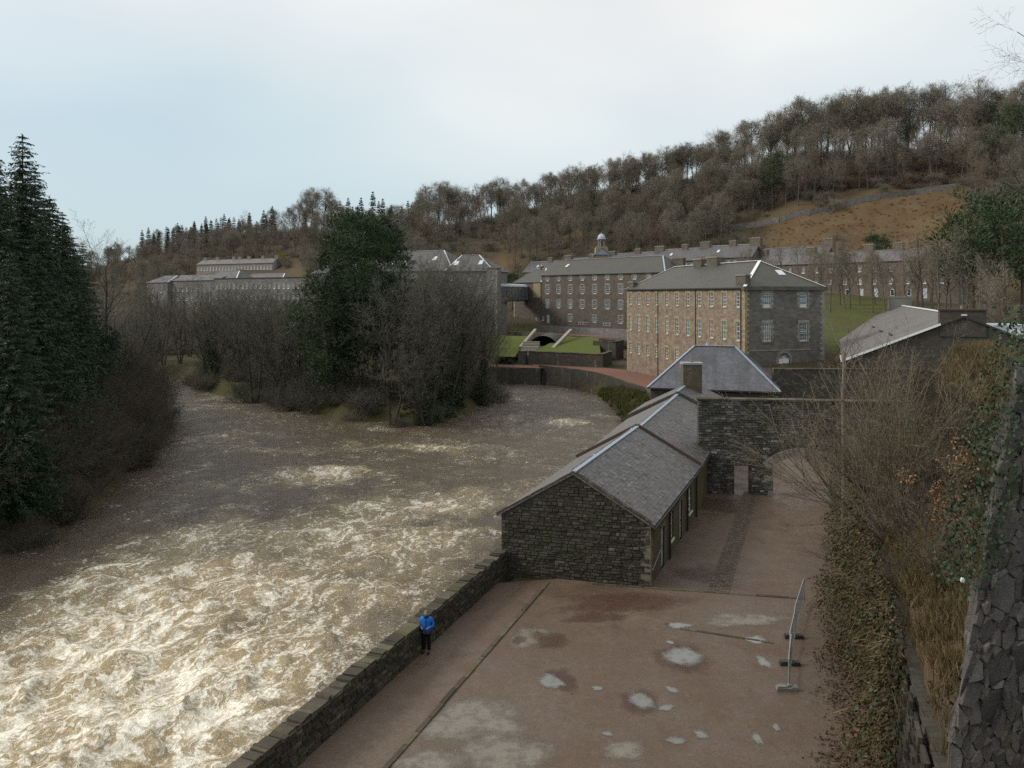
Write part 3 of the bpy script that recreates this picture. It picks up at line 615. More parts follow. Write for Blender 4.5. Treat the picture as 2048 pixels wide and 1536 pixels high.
# ------------------------------------------------------------------ tree makers
class TB:   # tubes + spikes collected in flat lists
    def __init__(s): s.v = []; s.q = []; s.t = []
    def tube(s, pts, rads, n):
        base = len(s.v); prev = None
        for i, p in enumerate(pts):
            t = (pts[min(i + 1, len(pts) - 1)] - pts[max(i - 1, 0)])
            if t.length < 1e-6: t = Vector((0, 0, 1))
            t.normalize()
            a = t.orthogonal().normalized() if prev is None else (prev - t * prev.dot(t)).normalized(); prev = a; b = t.cross(a)
            for k in range(n):
                an = 2 * math.pi * k / n; s.v.append(tuple(p + (a * math.cos(an) + b * math.sin(an)) * rads[i]))
        for i in range(len(pts) - 1):
            for k in range(n):
                s.q.append((base + i * n + k, base + i * n + (k + 1) % n, base + (i + 1) * n + (k + 1) % n, base + (i + 1) * n + k))
    def spike(s, p, q, w, r):
        t = q - p; sd_ = t.cross(Vector((r.uniform(-1, 1), r.uniform(-1, 1), r.uniform(-1, 1))))
        if sd_.length < 1e-6: return
        sd_.normalize(); b = len(s.v); s.v += [tuple(p - sd_ * w / 2), tuple(p + sd_ * w / 2), tuple(q)]; s.t.append((b, b + 1, b + 2))
    def leaf(s, p, t, l, w, r):
        sd_ = t.cross(Vector((r.uniform(-1, 1), r.uniform(-1, 1), r.uniform(-1, 1))))
        if sd_.length < 1e-6: return
        sd_.normalize(); b = len(s.v)
        s.v += [tuple(p), tuple(p + t * l * .5 + sd_ * w / 2), tuple(p + t * l), tuple(p + t * l * .5 - sd_ * w / 2)]; s.q.append((b, b + 1, b + 2, b + 3))
    def mesh(s, name, mat, smooth=False): return fast_mesh(name, np.array(s.v) if s.v else np.zeros((0, 3)), s.q + s.t, [mat], smooth=smooth)

def rdir(d, ang, r):
    a = d.orthogonal().normalized(); b = d.cross(a); ph = r.uniform(0, 2 * math.pi)
    return (d * math.cos(ang) + (a * math.cos(ph) + b * math.sin(ph)) * math.sin(ang)).normalized()
def inside(P, q):
    e = P.get('env'); return e is None or ((q.x / e[0]) ** 2 + (q.y / e[0]) ** 2 + ((q.z - e[1]) / (e[2] if q.z > e[1] else e[3])) ** 2) < 1 + rnd.gauss(0, .38)
def grow(tk, tw, p, d, L, rad, lvl, P, r):
    """recursive bare branch: levels below P['tube'] are tubes in the trunk mesh, the rest are spikes in the crown mesh"""
    seg = P['seg'][min(lvl, len(P['seg']) - 1)]; pts = [p.copy()]; dd = d.copy(); st = L / seg
    for i in range(seg):
        dd = (dd + Vector((r.gauss(0, 1), r.gauss(0, 1), r.gauss(0, 1))) * P['wob'] * (0.4 if lvl == 0 else 1) + Vector((0, 0, P['up'][min(lvl, len(P['up']) - 1)]))).normalized()
        pts.append(pts[-1] + dd * st)
    if lvl and 'env' in P:      # stop branches where they leave the crown outline
        for i in range(1, seg + 1):
            if not inside(P, pts[i]): pts = pts[:max(i, 1) + 1]; break
        seg = len(pts) - 1
    if lvl < P['tube']:
        rd = [max(rad * (1 - 0.72 * i / seg), 0.012) for i in range(seg + 1)]
        if lvl == 0: rd[0] *= 1.35
        tk.tube(pts, rd, (6, 4, 3, 3)[lvl])
    else:
        w = rad * 2
        for i in range(seg):
            if inside(P, pts[i + 1]): tw.spike(pts[i], pts[i + 1] + (pts[i + 1] - pts[i]) * 0.25, max(w * (1 - 0.6 * i / seg), P['minw']), r)
    if lvl >= P['lv']: return
    n = P['n'][lvl]; f0 = P['start'][min(lvl, len(P['start']) - 1)]
    for k in range(n):
        f = f0 + (1 - f0) * (k + r.random()) / n; q = f * seg; i = min(int(q), seg - 1)
        bp = pts[i].lerp(pts[i + 1], q - i); bd = (pts[i + 1] - pts[i]).normalized()
        sc = P['len'][lvl] * r.uniform(0.7, 1.2) * (1.15 - 0.55 * f if lvl == 0 and P.get('cone') else (0.35 + 0.95 * math.sqrt(max(0.0, 1 - ((f - 0.55) / 0.62) ** 2))) if lvl == 0 else 1.1 - 0.5 * f)
        grow(tk, tw, bp, rdir(bd, math.radians(r.uniform(*P['ang'][lvl])), r), L * sc, max(rad * (1 - 0.7 * f) * P['rr'], 0.008), lvl + 1, P, r)
BEECH = dict(seg=[9, 5, 4, 3, 2], wob=0.10, up=[0.02, 0.09, 0.05, 0.02], tube=2, lv=4, n=[24, 9, 8, 6], start=[0.34, 0.25, 0.2, 0.15], len=[0.46, 0.52, 0.55, 0.6], ang=[(30, 68), (28, 60), (28, 65), (25, 70)], rr=0.52, minw=0.06)
ALDER = dict(seg=[8, 5, 4, 3, 2], wob=0.12, up=[0.06, 0.10, 0.03, 0.0], tube=2, lv=4, n=[13, 6, 6, 4], start=[0.25, 0.2, 0.15, 0.1], len=[0.36, 0.5, 0.5, 0.55], ang=[(25, 60), (25, 60), (25, 65), (25, 70)], rr=0.52, minw=0.03)
SHRUB = dict(seg=[6, 4, 3, 2], wob=0.16, up=[0.0, 0.02, 0.0], tube=1, lv=3, n=[11, 7, 6], start=[0.15, 0.15, 0.1], len=[0.5, 0.55, 0.5], ang=[(20, 55), (20, 60), (20, 70)], rr=0.6, minw=0.012)
def bare_tree_meshes(nm, seed, hgt, P, rad, stems=1, lean=0.06, tmat='bark_beech', cmat='twig_brown', spread=0.3):
    r = random.Random(seed); tk, tw = TB(), TB()
    for k in range(stems):
        a = 2 * math.pi * (k + r.random() * .6) / max(stems, 1); sp = spread * r.uniform(.5, 1.2) if stems > 1 else 0
        d = Vector((math.cos(a) * sp + r.gauss(0, lean), math.sin(a) * sp + r.gauss(0, lean), 1)).normalized()
        p = Vector((math.cos(a) * .25, math.sin(a) * .25, -0.35)) if stems > 1 else Vector((0, 0, -0.5))
        grow(tk, tw, p, d, hgt * (r.uniform(.75, 1.0) if stems > 1 else 1) + 0.4, rad * (r.uniform(.6, 1) if stems > 1 else 1), 0, P, r)
    return tk.mesh('trunk', tmat, True), tw.mesh('crown', cmat)
def needles_branch(tw, pts, r, ln, w, dens, droop):
    for i in range(len(pts) - 1):
        a, b = pts[i], pts[i + 1]; t = (b - a); n = max(2, int(t.length * dens)); td = t.normalized()
        for k in range(n):
            p = a.lerp(b, r.random()); side = td.cross(Vector((0, 0, 1)))
            if side.length < 1e-3: side = Vector((1, 0, 0))
            side.normalize(); sg = r.choice((-1, 1))
            d = (td * r.uniform(.2, .9) + side * sg * r.uniform(.1, .9) + Vector((0, 0, r.uniform(-droop, 0.12)))).normalized()
            tw.leaf(p, d, ln * r.uniform(.6, 1.3), w * r.uniform(.7, 1.3), r)
def spruce_meshes(seed, hgt, rb, nwh, nbr, ln, w, dens, droop=0.7, start=0.06, tmat='bark_alder', cmat='needle_spruce', shape=0.62):
    r = random.Random(seed); tk, tw = TB(), TB()
    tk.tube([Vector((0, 0, -0.8)), Vector((r.gauss(0, .1), 0, hgt * .5)), Vector((0, 0, hgt))], [hgt * .016, hgt * .009, 0.02], 6)
    for i in range(nwh):
        f = start + (1 - start) * (i + .5 * r.random()) / nwh; z = hgt * f; R = rb * (1 - f) ** shape * r.uniform(.75, 1.15) + 0.15
        for k in range(nbr):
            a = 2 * math.pi * (k + r.random()) / nbr; L = R * r.uniform(.62, 1.12) * (1.2 if r.random() < .12 else 1); d = Vector((math.cos(a), math.sin(a), r.uniform(-.08, .36)))
            pts = [Vector((0, 0, z))]
            for s_ in range(4):
                d = (d + Vector((r.gauss(0, .06), r.gauss(0, .06), -0.13 if s_ < 2 else 0.03))).normalized(); pts.append(pts[-1] + d * L / 4)
            tk.tube(pts, [.05 * L / 4 + .01, .03, .02, .012, .006], 3)
            needles_branch(tw, pts, r, ln * (.5 + .5 * min(L / 3, 1.2)), w, dens, droop)
    for k in range(30): tw.leaf(Vector((0, 0, hgt - r.random() * 1.2)), Vector((r.gauss(0, .4), r.gauss(0, .4), .8)).normalized(), ln * .6, w * .7, r)
    return tk.mesh('trunk', tmat, True), tw.mesh('crown', cmat)
def pine_meshes(seed, hgt, rc, ncl, per, tuft, w, crown0=0.35, tmat='trunk_pine', cmat='needle_pine'):
    r = random.Random(seed); tk, tw = TB(), TB()
    top = Vector((r.gauss(0, .4), r.gauss(0, .4), hgt * .97)); tk.tube([Vector((0, 0, -.8)), Vector((.1, .1, hgt * .5)), top], [hgt * .018, hgt * .013, .05], 7)
    for i in range(ncl):
        f = crown0 + (1 - crown0) * r.random() ** .9
        prof = math.sin(math.pi * min(1, (1 - f) / (1 - crown0) * .75 + .14)) ** .6
        a = r.uniform(0, 6.283); R = rc * prof * math.sqrt(r.uniform(.12, 1.0))
        c = Vector((math.cos(a) * R, math.sin(a) * R, hgt * f + r.gauss(0, .3)))
        root = Vector((0, 0, max(hgt * .15, c.z - R * .55)))
        if i % 3 == 0: tk.tube([root, root.lerp(c, .5) + Vector((0, 0, -.15 * R)), c], [.05 + .02 * R, .04, .02], 3)
        s_ = tuft * r.uniform(.7, 1.5)
        for k in range(per):
            d = Vector((r.gauss(0, 1), r.gauss(0, 1), r.gauss(.25, .7))).normalized()
            tw.leaf(c + d * s_ * r.uniform(.2, 1) * Vector((1, 1, .6)).length / 1.5 * .9, (d + Vector((0, 0, .5))).normalized(), s_ * .42, w, r)
    return tk.mesh('trunk', tmat, True), tw.mesh('crown', cmat)
def leafy_meshes(seed, h, rad, n, l, w, cmat, stems=7, tmat='bark_alder'):
    r = random.Random(seed); tk, tw = TB(), TB()
    for k in range(stems):
        a = r.uniform(0, 6.28); tk.tube([Vector((0, 0, -.3)), Vector((math.cos(a) * rad * .3, math.sin(a) * rad * .3, h * .5)), Vector((math.cos(a) * rad * .6, math.sin(a) * rad * .6, h * .85))], [.06, .04, .015], 4)
    cl = [(Vector((r.gauss(0, .42) * rad, r.gauss(0, .42) * rad, h * r.uniform(.12, .92))), r.uniform(.25, .5) * rad) for _ in range(26)]
    for k in range(n):
        c, s_ = r.choice(cl); d = Vector((r.gauss(0, 1), r.gauss(0, 1), r.gauss(0, 1))).normalized()
        p = c + d * s_ * r.random() ** .4
        if p.z < 0: p.z = -p.z * .3
        tw.leaf(p, (d + Vector((0, 0, -.2))).normalized(), l * r.uniform(.6, 1.3), w, r)
    return tk.mesh('stems', tmat, True), tw.mesh('foliage', cmat)
def plant(name, meshes, label, cat, x, y, z=None, s=1.0, rz=None, group=None, r=rnd, parts=('trunk', 'crown'), tilt=(0, 0), sz=None):
    if z is None: z = hz(x, y)
    o = thing(name, label, cat, (x, y, z), 0, group)
    o.rotation_euler = (tilt[0], tilt[1], r.uniform(0, 6.28) if rz is None else rz); o.scale = (s, s, s * (sz or 1))
    for nme, me in zip(parts, meshes): link(nme, me, o)
    return o
def gn_scatter(name, pts, rots, scl, src, mat=None, parent=None):
    """one object that stands for an uncountable mass: copies of src meshes on points"""
    me = fast_mesh(name, np.array(pts), [], [])
    a = me.attributes.new('rot', 'FLOAT_VECTOR', 'POINT'); a.data.foreach_set('vector', np.asarray(rots, np.float32).ravel())
    a = me.attributes.new('scl', 'FLOAT', 'POINT'); a.data.foreach_set('value', np.asarray(scl, np.float32))
    o = link(name, me, parent); md = o.modifiers.new('scatter', 'NODES'); ng = bpy.data.node_groups.new(name, 'GeometryNodeTree'); md.node_group = ng
    ng.interface.new_socket('Geometry', in_out='INPUT', socket_type='NodeSocketGeometry'); ng.interface.new_socket('Geometry', in_out='OUTPUT', socket_type='NodeSocketGeometry')
    n = ng.nodes; gi = n.new('NodeGroupInput'); go = n.new('NodeGroupOutput'); ip = n.new('GeometryNodeInstanceOnPoints')
    m2p = n.new('GeometryNodeMeshToPoints'); ng.links.new(gi.outputs[0], m2p.inputs['Mesh'])
    ng.links.new(m2p.outputs[0], ip.inputs['Points'])
    so = bpy.data.objects.new(name + '_source', src); oi = n.new('GeometryNodeObjectInfo'); oi.inputs['Object'].default_value = so
    ng.links.new(oi.outputs['Geometry'], ip.inputs['Instance'])
    for an, dt, sock in (('rot', 'FLOAT_VECTOR', 'Rotation'), ('scl', 'FLOAT', 'Scale')):
        na = n.new('GeometryNodeInputNamedAttribute'); na.data_type = dt; na.inputs['Name'].default_value = an
        ng.links.new(na.outputs['Attribute'], ip.inputs[sock])
    ng.links.new(ip.outputs[0], go.inputs[0])
    return stuff(o)
# ------------------------------------------------------------------ buildings
_wc = {}
def win_meshes(w, h, cols, rows, sur, glass, frame='white_paint', fw=0.07, bw=0.035):
    key = (round(w, 2), round(h, 2), cols, rows, sur, glass, frame, fw)
    if key in _wc: return _wc[key]
    b = MB(); y0, y1 = 0.10, 0.16; q = 0.012
    b.box(-w / 2 + q, -w / 2 + fw, y0, y1, 0.01, h - q); b.box(w / 2 - fw, w / 2 - q, y0, y1, 0.01, h - q)
    b.box(-w / 2 + fw, w / 2 - fw, y0, y1, 0.01, fw * 1.3); b.box(-w / 2 + fw, w / 2 - fw, y0, y1, h - fw, h - q)
    b.box(-w / 2 + fw, w / 2 - fw, y0 - .01, y1 - .01, h / 2 - .03, h / 2 + .03)
    for c in range(1, cols): x = -w / 2 + w * c / cols; b.box(x - bw / 2, x + bw / 2, y0 + .012, y1 - .005, fw, h - fw)
    for c in range(1, rows):
        if abs(c / rows - .5) > .02: z = h * c / rows; b.box(-w / 2 + fw, w / 2 - fw, y0 + .016, y1 - .008, z - bw / 2, z + bw / 2)
    fr = b.mesh('window', frame)
    b = MB(); b.poly([(-w / 2, .145, 0), (w / 2, .145, 0), (w / 2, .145, h), (-w / 2, .145, h)]); pane = b.mesh('pane', glass)
    sm = None
    if sur:
        b = MB(); t = -.028
        b.box(-w / 2 - .26, w / 2 + .26, t, .09, h + .004, h + .34)
        b.box(-w / 2 - .12, w / 2 + .12, t - .05, .11, -.17, -.004)
        n = max(3, int(round(h / .36))); hh = h / n
        for k in range(n):
            ww = .42 if k % 2 else .22
            b.box(-w / 2 - ww, -w / 2 - .004, t + (.006 if k % 2 else 0), .08, k * hh + .004, (k + 1) * hh - .004); b.box(w / 2 + .004, w / 2 + ww, t + (.006 if k % 2 else 0), .08, k * hh + .004, (k + 1) * hh - .004)
        sm = b.mesh('surround', sur)
    else:
        b = MB(); b.box(-w / 2 - .06, w / 2 + .06, -.06, .11, -.12, -.004); sm = b.mesh('sill', frame if frame == 'white_paint' else 'dressed_grey')
    _wc[key] = (fr, pane, sm, 'surround' if sur else 'sill'); return _wc[key]
def place_win(parent, loc, rz, w, h, cols=3, rows=4, sur=None, glass='glass_dark', **kw):
    fr, pane, sm, sn = win_meshes(w, h, cols, rows, sur, glass, **kw)
    o = link('window', fr, parent, loc, rz); link('pane', pane, o); link(sn, sm, o); return o
def facade(b, o, ux, L, z0, z1, opens, depth=0.2, mat=0, inw=(0, 1, 0)):
    """wall plane with real openings; opens = (u0,u1,v0,v1) with v absolute heights; inw = inward unit vector"""
    o, ux, inw = Vector(o), Vector(ux), Vector(inw); up = Vector((0, 0, 1))
    us = sorted({0.0, L} | {round(q, 4) for k in opens for q in k[:2]}); vs_ = sorted({z0, z1} | {round(q, 4) for k in opens for q in k[2:4]})
    P = lambda u, v, dd=0: o + ux * u + up * v + inw * dd
    for i in range(len(us) - 1):
        j0 = 0; run = None
        for j in range(len(vs_) - 1):
            um, vm = (us[i] + us[i + 1]) / 2, (vs_[j] + vs_[j + 1]) / 2
            op = any(k[0] < um < k[1] and k[2] < vm < k[3] for k in opens)
            if not op and run is None: run = vs_[j]
            last = j == len(vs_) - 2
            if run is not None and (op or last):
                e = vs_[j] if op else vs_[j + 1]
                b.poly([P(us[i], run), P(us[i + 1], run), P(us[i + 1], e), P(us[i], e)], [(us[i], run), (us[i + 1], run), (us[i + 1], e), (us[i], e)], mat); run = None
    for (a, c, d, e) in [k[:4] for k in opens]:
        for p, q in (((a, d), (a, e)), ((a, e), (c, e)), ((c, e), (c, d)), ((c, d), (a, d))):
            b.poly([P(*p), P(*q), P(*q, depth), P(*p, depth)], [p, q, (q[0] + .2, q[1]), (p[0] + .2, p[1])], mat)
def roof(parent, L, D, ze, zr, inl, inr, mat, oh=0.35, ridge='lead_white', thick=0.14, rw=0.32, name='roof', x0=0.0, y0=0.0, ohx=None, yr=None):
    ohx = oh if ohx is None else ohx
    b = MB(); sl = (zr - ze) / (D / 2); zl = ze - oh * sl; yr = D / 2 if yr is None else yr
    ox0 = -oh if inl else -ohx; ox1 = oh if inr else ohx
    A = Vector((ox0, -oh, zl)); B = Vector((L + ox1, -oh, zl)); C = Vector((L + ox1, D + oh, zl)); E = Vector((ox0, D + oh, zl))
    R0 = Vector((inl if inl else -ohx, yr, zr)); R1 = Vector((L - inr if inr else L + ohx, yr, zr))
    off = Vector((x0, y0, 0)); A, B, C, E, R0, R1 = [q + off for q in (A, B, C, E, R0, R1)]
    def face(pts):
        o = pts[0]; ux = (pts[1] - o).normalized(); nn = ux.cross(pts[-1] - o).normalized(); uy = nn.cross(ux)
        b.poly(pts, [((p - o).dot(ux), (p - o).dot(uy)) for p in pts])
        dn = Vector((0, 0, -thick)); b.poly([p + dn for p in pts][::-1], [(0, 0)] * len(pts), 1)
    face([A, B, R1, R0]); face([C, E, R0, R1])
    if inl: face([E, A, R0])
    if inr: face([B, C, R1])
    dn = Vector((0, 0, -thick))
    eds = [(A, B), (C, E)] + ([(E, A)] if inl else [(E, R0), (R0, A)]) + ([(B, C)] if inr else [(B, R1), (R1, C)])
    for p, q in eds: b.poly([p + dn, q + dn, q, p], [(0, 0)] * 4, 1)
    ro = b.build(name, [mat, 'gutter'], parent)
    b = MB(); up = Vector((0, 0, 0.03)); b.bar(R0 + up, R1 + up, rw * 1.3, 0.07)
    if inl: b.bar(A + up, R0 + up, rw, 0.06); b.bar(E + up, R0 + up, rw, 0.06)
    if inr: b.bar(B + up, R1 + up, rw, 0.06); b.bar(C + up, R1 + up, rw, 0.06)
    b.build('ridge_flashing', ridge, ro)
    return ro
def walls(parent, L, D, z0, z1, mat, front=(), right=(), left=(), gl=None, gr=None, zr=None):
    b = MB()
    facade(b, (0, 0, 0), (1, 0, 0), L, z0, z1, front, inw=(0, 1, 0)); facade(b, (L, 0, 0), (0, 1, 0), D, z0, z1, right, inw=(-1, 0, 0))
    facade(b, (0, D, 0), (0, -1, 0), D, z0, z1, left, inw=(1, 0, 0)); facade(b, (L, D, 0), (-1, 0, 0), L, z0, z1, ())
    if gl: b.poly([(0, D, z1), (0, 0, z1), (0, D / 2, zr)], [(0, z1), (D, z1), (D / 2, zr)])
    if gr: b.poly([(L, 0, z1), (L, D, z1), (L, D / 2, zr)], [(0, z1), (D, z1), (D / 2, zr)])
    return b.build('wall', mat, parent)
def chimney(parent, x, y, z0, z1, w, d, mat, pots=2, capm='dressed_grey', pot='pot_clay'):
    b = MB(); b.box(x - w / 2, x + w / 2, y - d / 2, y + d / 2, z0, z1); c = b.build('chimney', mat, parent)
    b = MB(); b.box(x - w / 2 - .1, x + w / 2 + .1, y - d / 2 - .1, y + d / 2 + .1, z1, z1 + .18); b.build('cap', capm, c)
    for k in range(pots):
        b = MB(); px_ = x + (k - (pots - 1) / 2) * (w / max(pots, 1)) * .85; b.lathe([(.16, z1 + .17), (.14, z1 + .5), (.17, z1 + .55), (.12, z1 + .56), (.11, z1 + .3)], (px_, y), 8); b.build('pot', pot, c)
    return c
def bframe(name, label, cat, p0, p1, z=0.0, group=None):
    d = Vector((p1[0] - p0[0], p1[1] - p0[1], 0)); return thing(name, label, cat, (p0[0], p0[1], z), math.atan2(d.y, d.x), group), d.length
def quoins(parent, x, y, z0, z1, sx, sy, mat, hgt=0.36):
    """alternating corner stones; sx, sy give the inward directions along x and y"""
    z = z0; k = 0
    while z + hgt <= z1 + .01:
        a, c = (.62, .34) if k % 2 else (.34, .62); t = .03 + .004 * (k % 2)
        b = MB(); xa, xb = sorted((x - sx * t, x + sx * a)); ya, yb = sorted((y - sy * t, y + sy * c)); b.box(xa, xb, ya, yb, z + .006, z + hgt - .006); b.build('quoin', mat, parent); z += hgt; k += 1
def downpipe(parent, x, y, z0, z1):
    b = MB(); b.tube([(x, y, z0), (x, y, z1)], .06, 6); b.build('downpipe', 'dark_iron', parent)
def skylight(parent, c, ux, uy, w, l, mat='skylight_glass'):
    b = MB(); ux, uy = Vector(ux).normalized(), Vector(uy).normalized(); n = ux.cross(uy).normalized(); c = Vector(c)
    b.obox(c - ux * w / 2 - uy * l / 2 - n * .05, ux * w, uy * l, n * .14); b.build('skylight', mat, parent)

# --- warm stone mill building (three storeys, hipped roof) beside the river
o, L = bframe('mill_building', 'brown stone building with hipped roof, cream quoins and three window rows, beside the river path', 'building', (20.6, 143), (31.1, 106.8))
Dp = 12.4; fr = []; wl = []
cols = [1.35 + 3.46 * k for k in range(11)]
rowz = ((12.72, 2.0), (8.2, 2.55), (4.15, 1.85))
for (z, h) in rowz:
    for x in cols: fr.append((x - .5, x + .5, z, z + h))
rt = []
for (z, h, w) in ((12.72, 2.0, 1.25), (8.15, 2.5, 1.25)):
    for y in (3.4, 9.1): rt.append((y - w / 2, y + w / 2, z, z + h))
b = MB(); facade(b, (0, 0, 0), (1, 0, 0), L, -1, 15.5, fr, inw=(0, 1, 0)); facade(b, (L, 0, 0), (0, 1, 0), Dp, -1, 15.5, rt + [(5.2, 6.9, 4.3, 6.35)], mat=1, inw=(-1, 0, 0)); facade(b, (0, Dp, 0), (0, -1, 0), Dp, -1, 15.5, (), inw=(1, 0, 0)); facade(b, (L, Dp, 0), (-1, 0, 0), L, -1, 15.5, ()); b.build('wall', ['stone_warm', 'stone_grey'], o)  # end wall: same stone painted greyer, for its cooler light and weathering
gl_top = ['glass_dark', 'glass_blue', 'glass_dark', 'glass_dark', 'glass_blue', 'glass_dark', 'glass_dark', 'glass_dark', 'glass_dark', 'glass_blue', 'glass_dark']
gl_mid = ['glass_pale', 'glass_pale', 'glass_pale', 'glass_pale', 'glass_pale', 'glass_dark', 'glass_green', 'glass_blue', 'glass_red', 'glass_green', 'glass_dark']
for ri, (z, h) in enumerate(rowz):
    for k, x in enumerate(cols): place_win(o, (x, 0, z), 0, 1.0, h, 3, 4, 'dressed_warm', fw=.1, glass=(gl_top, gl_mid, ['glass_dark', 'glass_pale'] * 6)[ri][k])
for (y0, y1, z, z1) in rt: place_win(o, (L, (y0 + y1) / 2, z), math.pi / 2, y1 - y0, z1 - z, 4, 5, 'dressed_grey', 'glass_blue' if z > 10 else ('glass_pale' if y0 < 5 else 'glass_dark'), fw=0.08)  # grey trim on this end also holds the cooler light in its colour
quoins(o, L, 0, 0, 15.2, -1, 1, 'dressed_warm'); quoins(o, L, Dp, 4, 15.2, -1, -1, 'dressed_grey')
quoins(o, 0, 0, 1, 15.2, 1, 1, 'dressed_warm')
ro = roof(o, L, Dp, 15.6, 19.3, 6.2, 6.0, 'slate_mill', 0.3, rw=.42)
skylight(ro, (L - 3.1, 7.6, 17.5), (0, 1, 0), (-6.2, 0, 3.8), 1.0, 1.3)
b = MB(); b.box(L - .3, L + .42, -.4, Dp + .3, 15.05, 15.56); b.build('eaves_cornice', 'stone_mill', o)
b = MB(); b.box(.2, L - .3, -.42, -.28, 15.25, 15.42); b.build('gutter', 'gutter', o)
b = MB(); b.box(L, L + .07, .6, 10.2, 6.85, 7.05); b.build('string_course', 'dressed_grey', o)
chimney(o, 15.3, 6.1, 17.4, 20.1, 2.6, 1.4, 'stone_mill', 5); chimney(o, 19.8, 6.1, 17.4, 20.2, 3.2, 1.4, 'stone_mill', 6); chimney(o, L - 1.4, .6, 15.2, 17.0, 2.4, .8, 'stone_mill', 0); chimney(o, 1.2, .5, 15.2, 16.6, 2.0, .7, 'stone_mill', 0)
for x in (12.2, 24.6, L - .9): downpipe(o, x, -.1, -.5, 15.3)
dr_ = MB(); dr_.box(L - .16, L - .1, 5.25, 6.85, 4.3, 5.75); door = dr_.build('door', 'white_paint', o)
b = MB(); b.box(L - .1, L - .06, 6.0, 6.1, 5.0, 5.1); b.build('handle', 'dark_iron', door)
b = MB()
for k in range(9):
    a0, a1 = math.pi * k / 9, math.pi * (k + 1) / 9
    b.poly([(L - .14, 6.05, 5.72), (L - .14, 6.05 + .78 * math.cos(a0), 5.72 + .78 * math.sin(a0)), (L - .14, 6.05 + .78 * math.cos(a1), 5.72 + .78 * math.sin(a1))], [(0, 0)] * 3)
fan = b.build('fanlight', 'glass_dark', o)
b = MB()
for k in range(1, 9): a = math.pi * k / 9; b.bar((L - .11, 6.05 + .1 * math.cos(a), 5.75 + .1 * math.sin(a)), (L - .11, 6.05 + .78 * math.cos(a), 5.75 + .78 * math.sin(a)), .035)
b.bar((L - .11, 5.25, 5.76), (L - .11, 6.85, 5.76), .07); b.build('glazing_bars', 'white_paint', fan)
b = MB(); n = 11
for k in range(n):
    a0, a1 = math.pi * k / n + .012, math.pi * (k + 1) / n - .012
    pp = [(L + .05, 6.05 + r_ * math.cos(a), 5.7 + r_ * math.sin(a)) for r_, a in ((.84, a0), (1.22, a0), (1.22, a1), (.84, a1))]
    bq = MB(); bq.poly(pp[::-1]); bq.poly([(p[0] - .06, p[1], p[2]) for p in pp])
    for i in range(4): bq.poly([pp[i], pp[(i + 1) % 4], (pp[(i + 1) % 4][0] - .3, *pp[(i + 1) % 4][1:]), (pp[i][0] - .3, *pp[i][1:])])
    bq.build('arch_stone', 'dressed_grey', o)
b = MB()
for k in range(16):
    a0, a1 = math.pi * k / 16, math.pi * (k + 1) / 16
    b.poly([(L + .004, 6.05 + .84 * math.cos(a0), 5.7 + .84 * math.sin(a0)), (L + .004, 6.05 + .84 * math.cos(a1), 5.7 + .84 * math.sin(a1)), (L + .004, 6.05 + .9 * math.cos(a1), 6.62), (L + .004, 6.05 + .9 * math.cos(a0), 6.62)])
    b.poly([(L + .004, 6.05 + .84 * math.cos(a0), 5.7 + .84 * math.sin(a0)), (L + .004, 6.05 + .84 * math.cos(a1), 5.7 + .84 * math.sin(a1)), (L - .2, 6.05 + .84 * math.cos(a1), 5.7 + .84 * math.sin(a1)), (L - .2, 6.05 + .84 * math.cos(a0), 5.7 + .84 * math.sin(a0))])
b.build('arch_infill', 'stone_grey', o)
for zz, mt in ((4.3, 0),):
    for y in (4.82, 6.9):
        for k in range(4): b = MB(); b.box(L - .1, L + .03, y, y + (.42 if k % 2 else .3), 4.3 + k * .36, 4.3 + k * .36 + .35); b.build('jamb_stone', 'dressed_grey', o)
# blinds in two gable windows
for (y, z) in ((3.4, 12.74), (9.1, 12.74)):
    b = MB(); b.box(L - .139, L - .125, y - .5, y + .5, z + .08, z + .42); b.build('window_paper', 'blind', o)

# --- dark four-storey mill behind it
o, L = bframe('mill_building', 'dark stone four-storey mill with long slate roof behind the terraced lawn', 'building', (8.85, 240), (39, 204))
cols = [2.6 + (L - 8.0) * k / 8 for k in range(9)]; rowz = ((18.55, 1.25, 1.2), (14.75, 2.45, 1.3), (10.55, 2.25, 1.3), (6.75, 1.95, 1.3)); fr = []
for ri, (z, h, w) in enumerate(rowz):
    for k, x in enumerate(cols):
        if ri == 3 and k not in (2, 4, 6, 8): continue
        fr.append((x - w / 2, x + w / 2, z, z + h))
fr += [(2.3, 3.5, 5.8, 8.6), (-0.0 + .35, 1.15, 6.9, 8.3)]
walls(o, L, 13, 1, 20.4, 'stone_mill', fr)
for ri, (z, h, w) in enumerate(rowz):
    for k, x in enumerate(cols):
        if ri == 3 and k not in (2, 4, 6, 8): continue
        place_win(o, (x, 0, z), 0, w, h, 3, 4, 'dressed_grey', ('glass_pale' if ri == 2 and k < 3 else 'glass_blue' if (k + ri) % 3 else 'glass_dark'), fw=.1)
b = MB(); b.box(2.32, 3.48, .08, .16, 5.8, 8.55); b.build('door', 'pale_paint', o)
place_win(o, (.75, 0, 6.9), 0, .8, 1.4, 2, 2, None, 'glass_pale', fw=.1)
ro = roof(o, L, 13, 20.5, 24.9, .0, 6.0, 'slate_mill', 0.35, ridge='lead')
skylight(ro, (7.5, 3.6, 23.06), (1, 0, 0), (0, 6.5, 4.4), .9, 1.5)
b = MB(); b.poly([(0, 13, 20.4), (0, 0, 20.4), (0, 6.5, 24.7)]); b.build('gable', 'stone_mill', o)
chimney(o, L - 2.0, 8.2, 20.5, 24.0, 3.5, 1.2, 'stone_mill', 3)
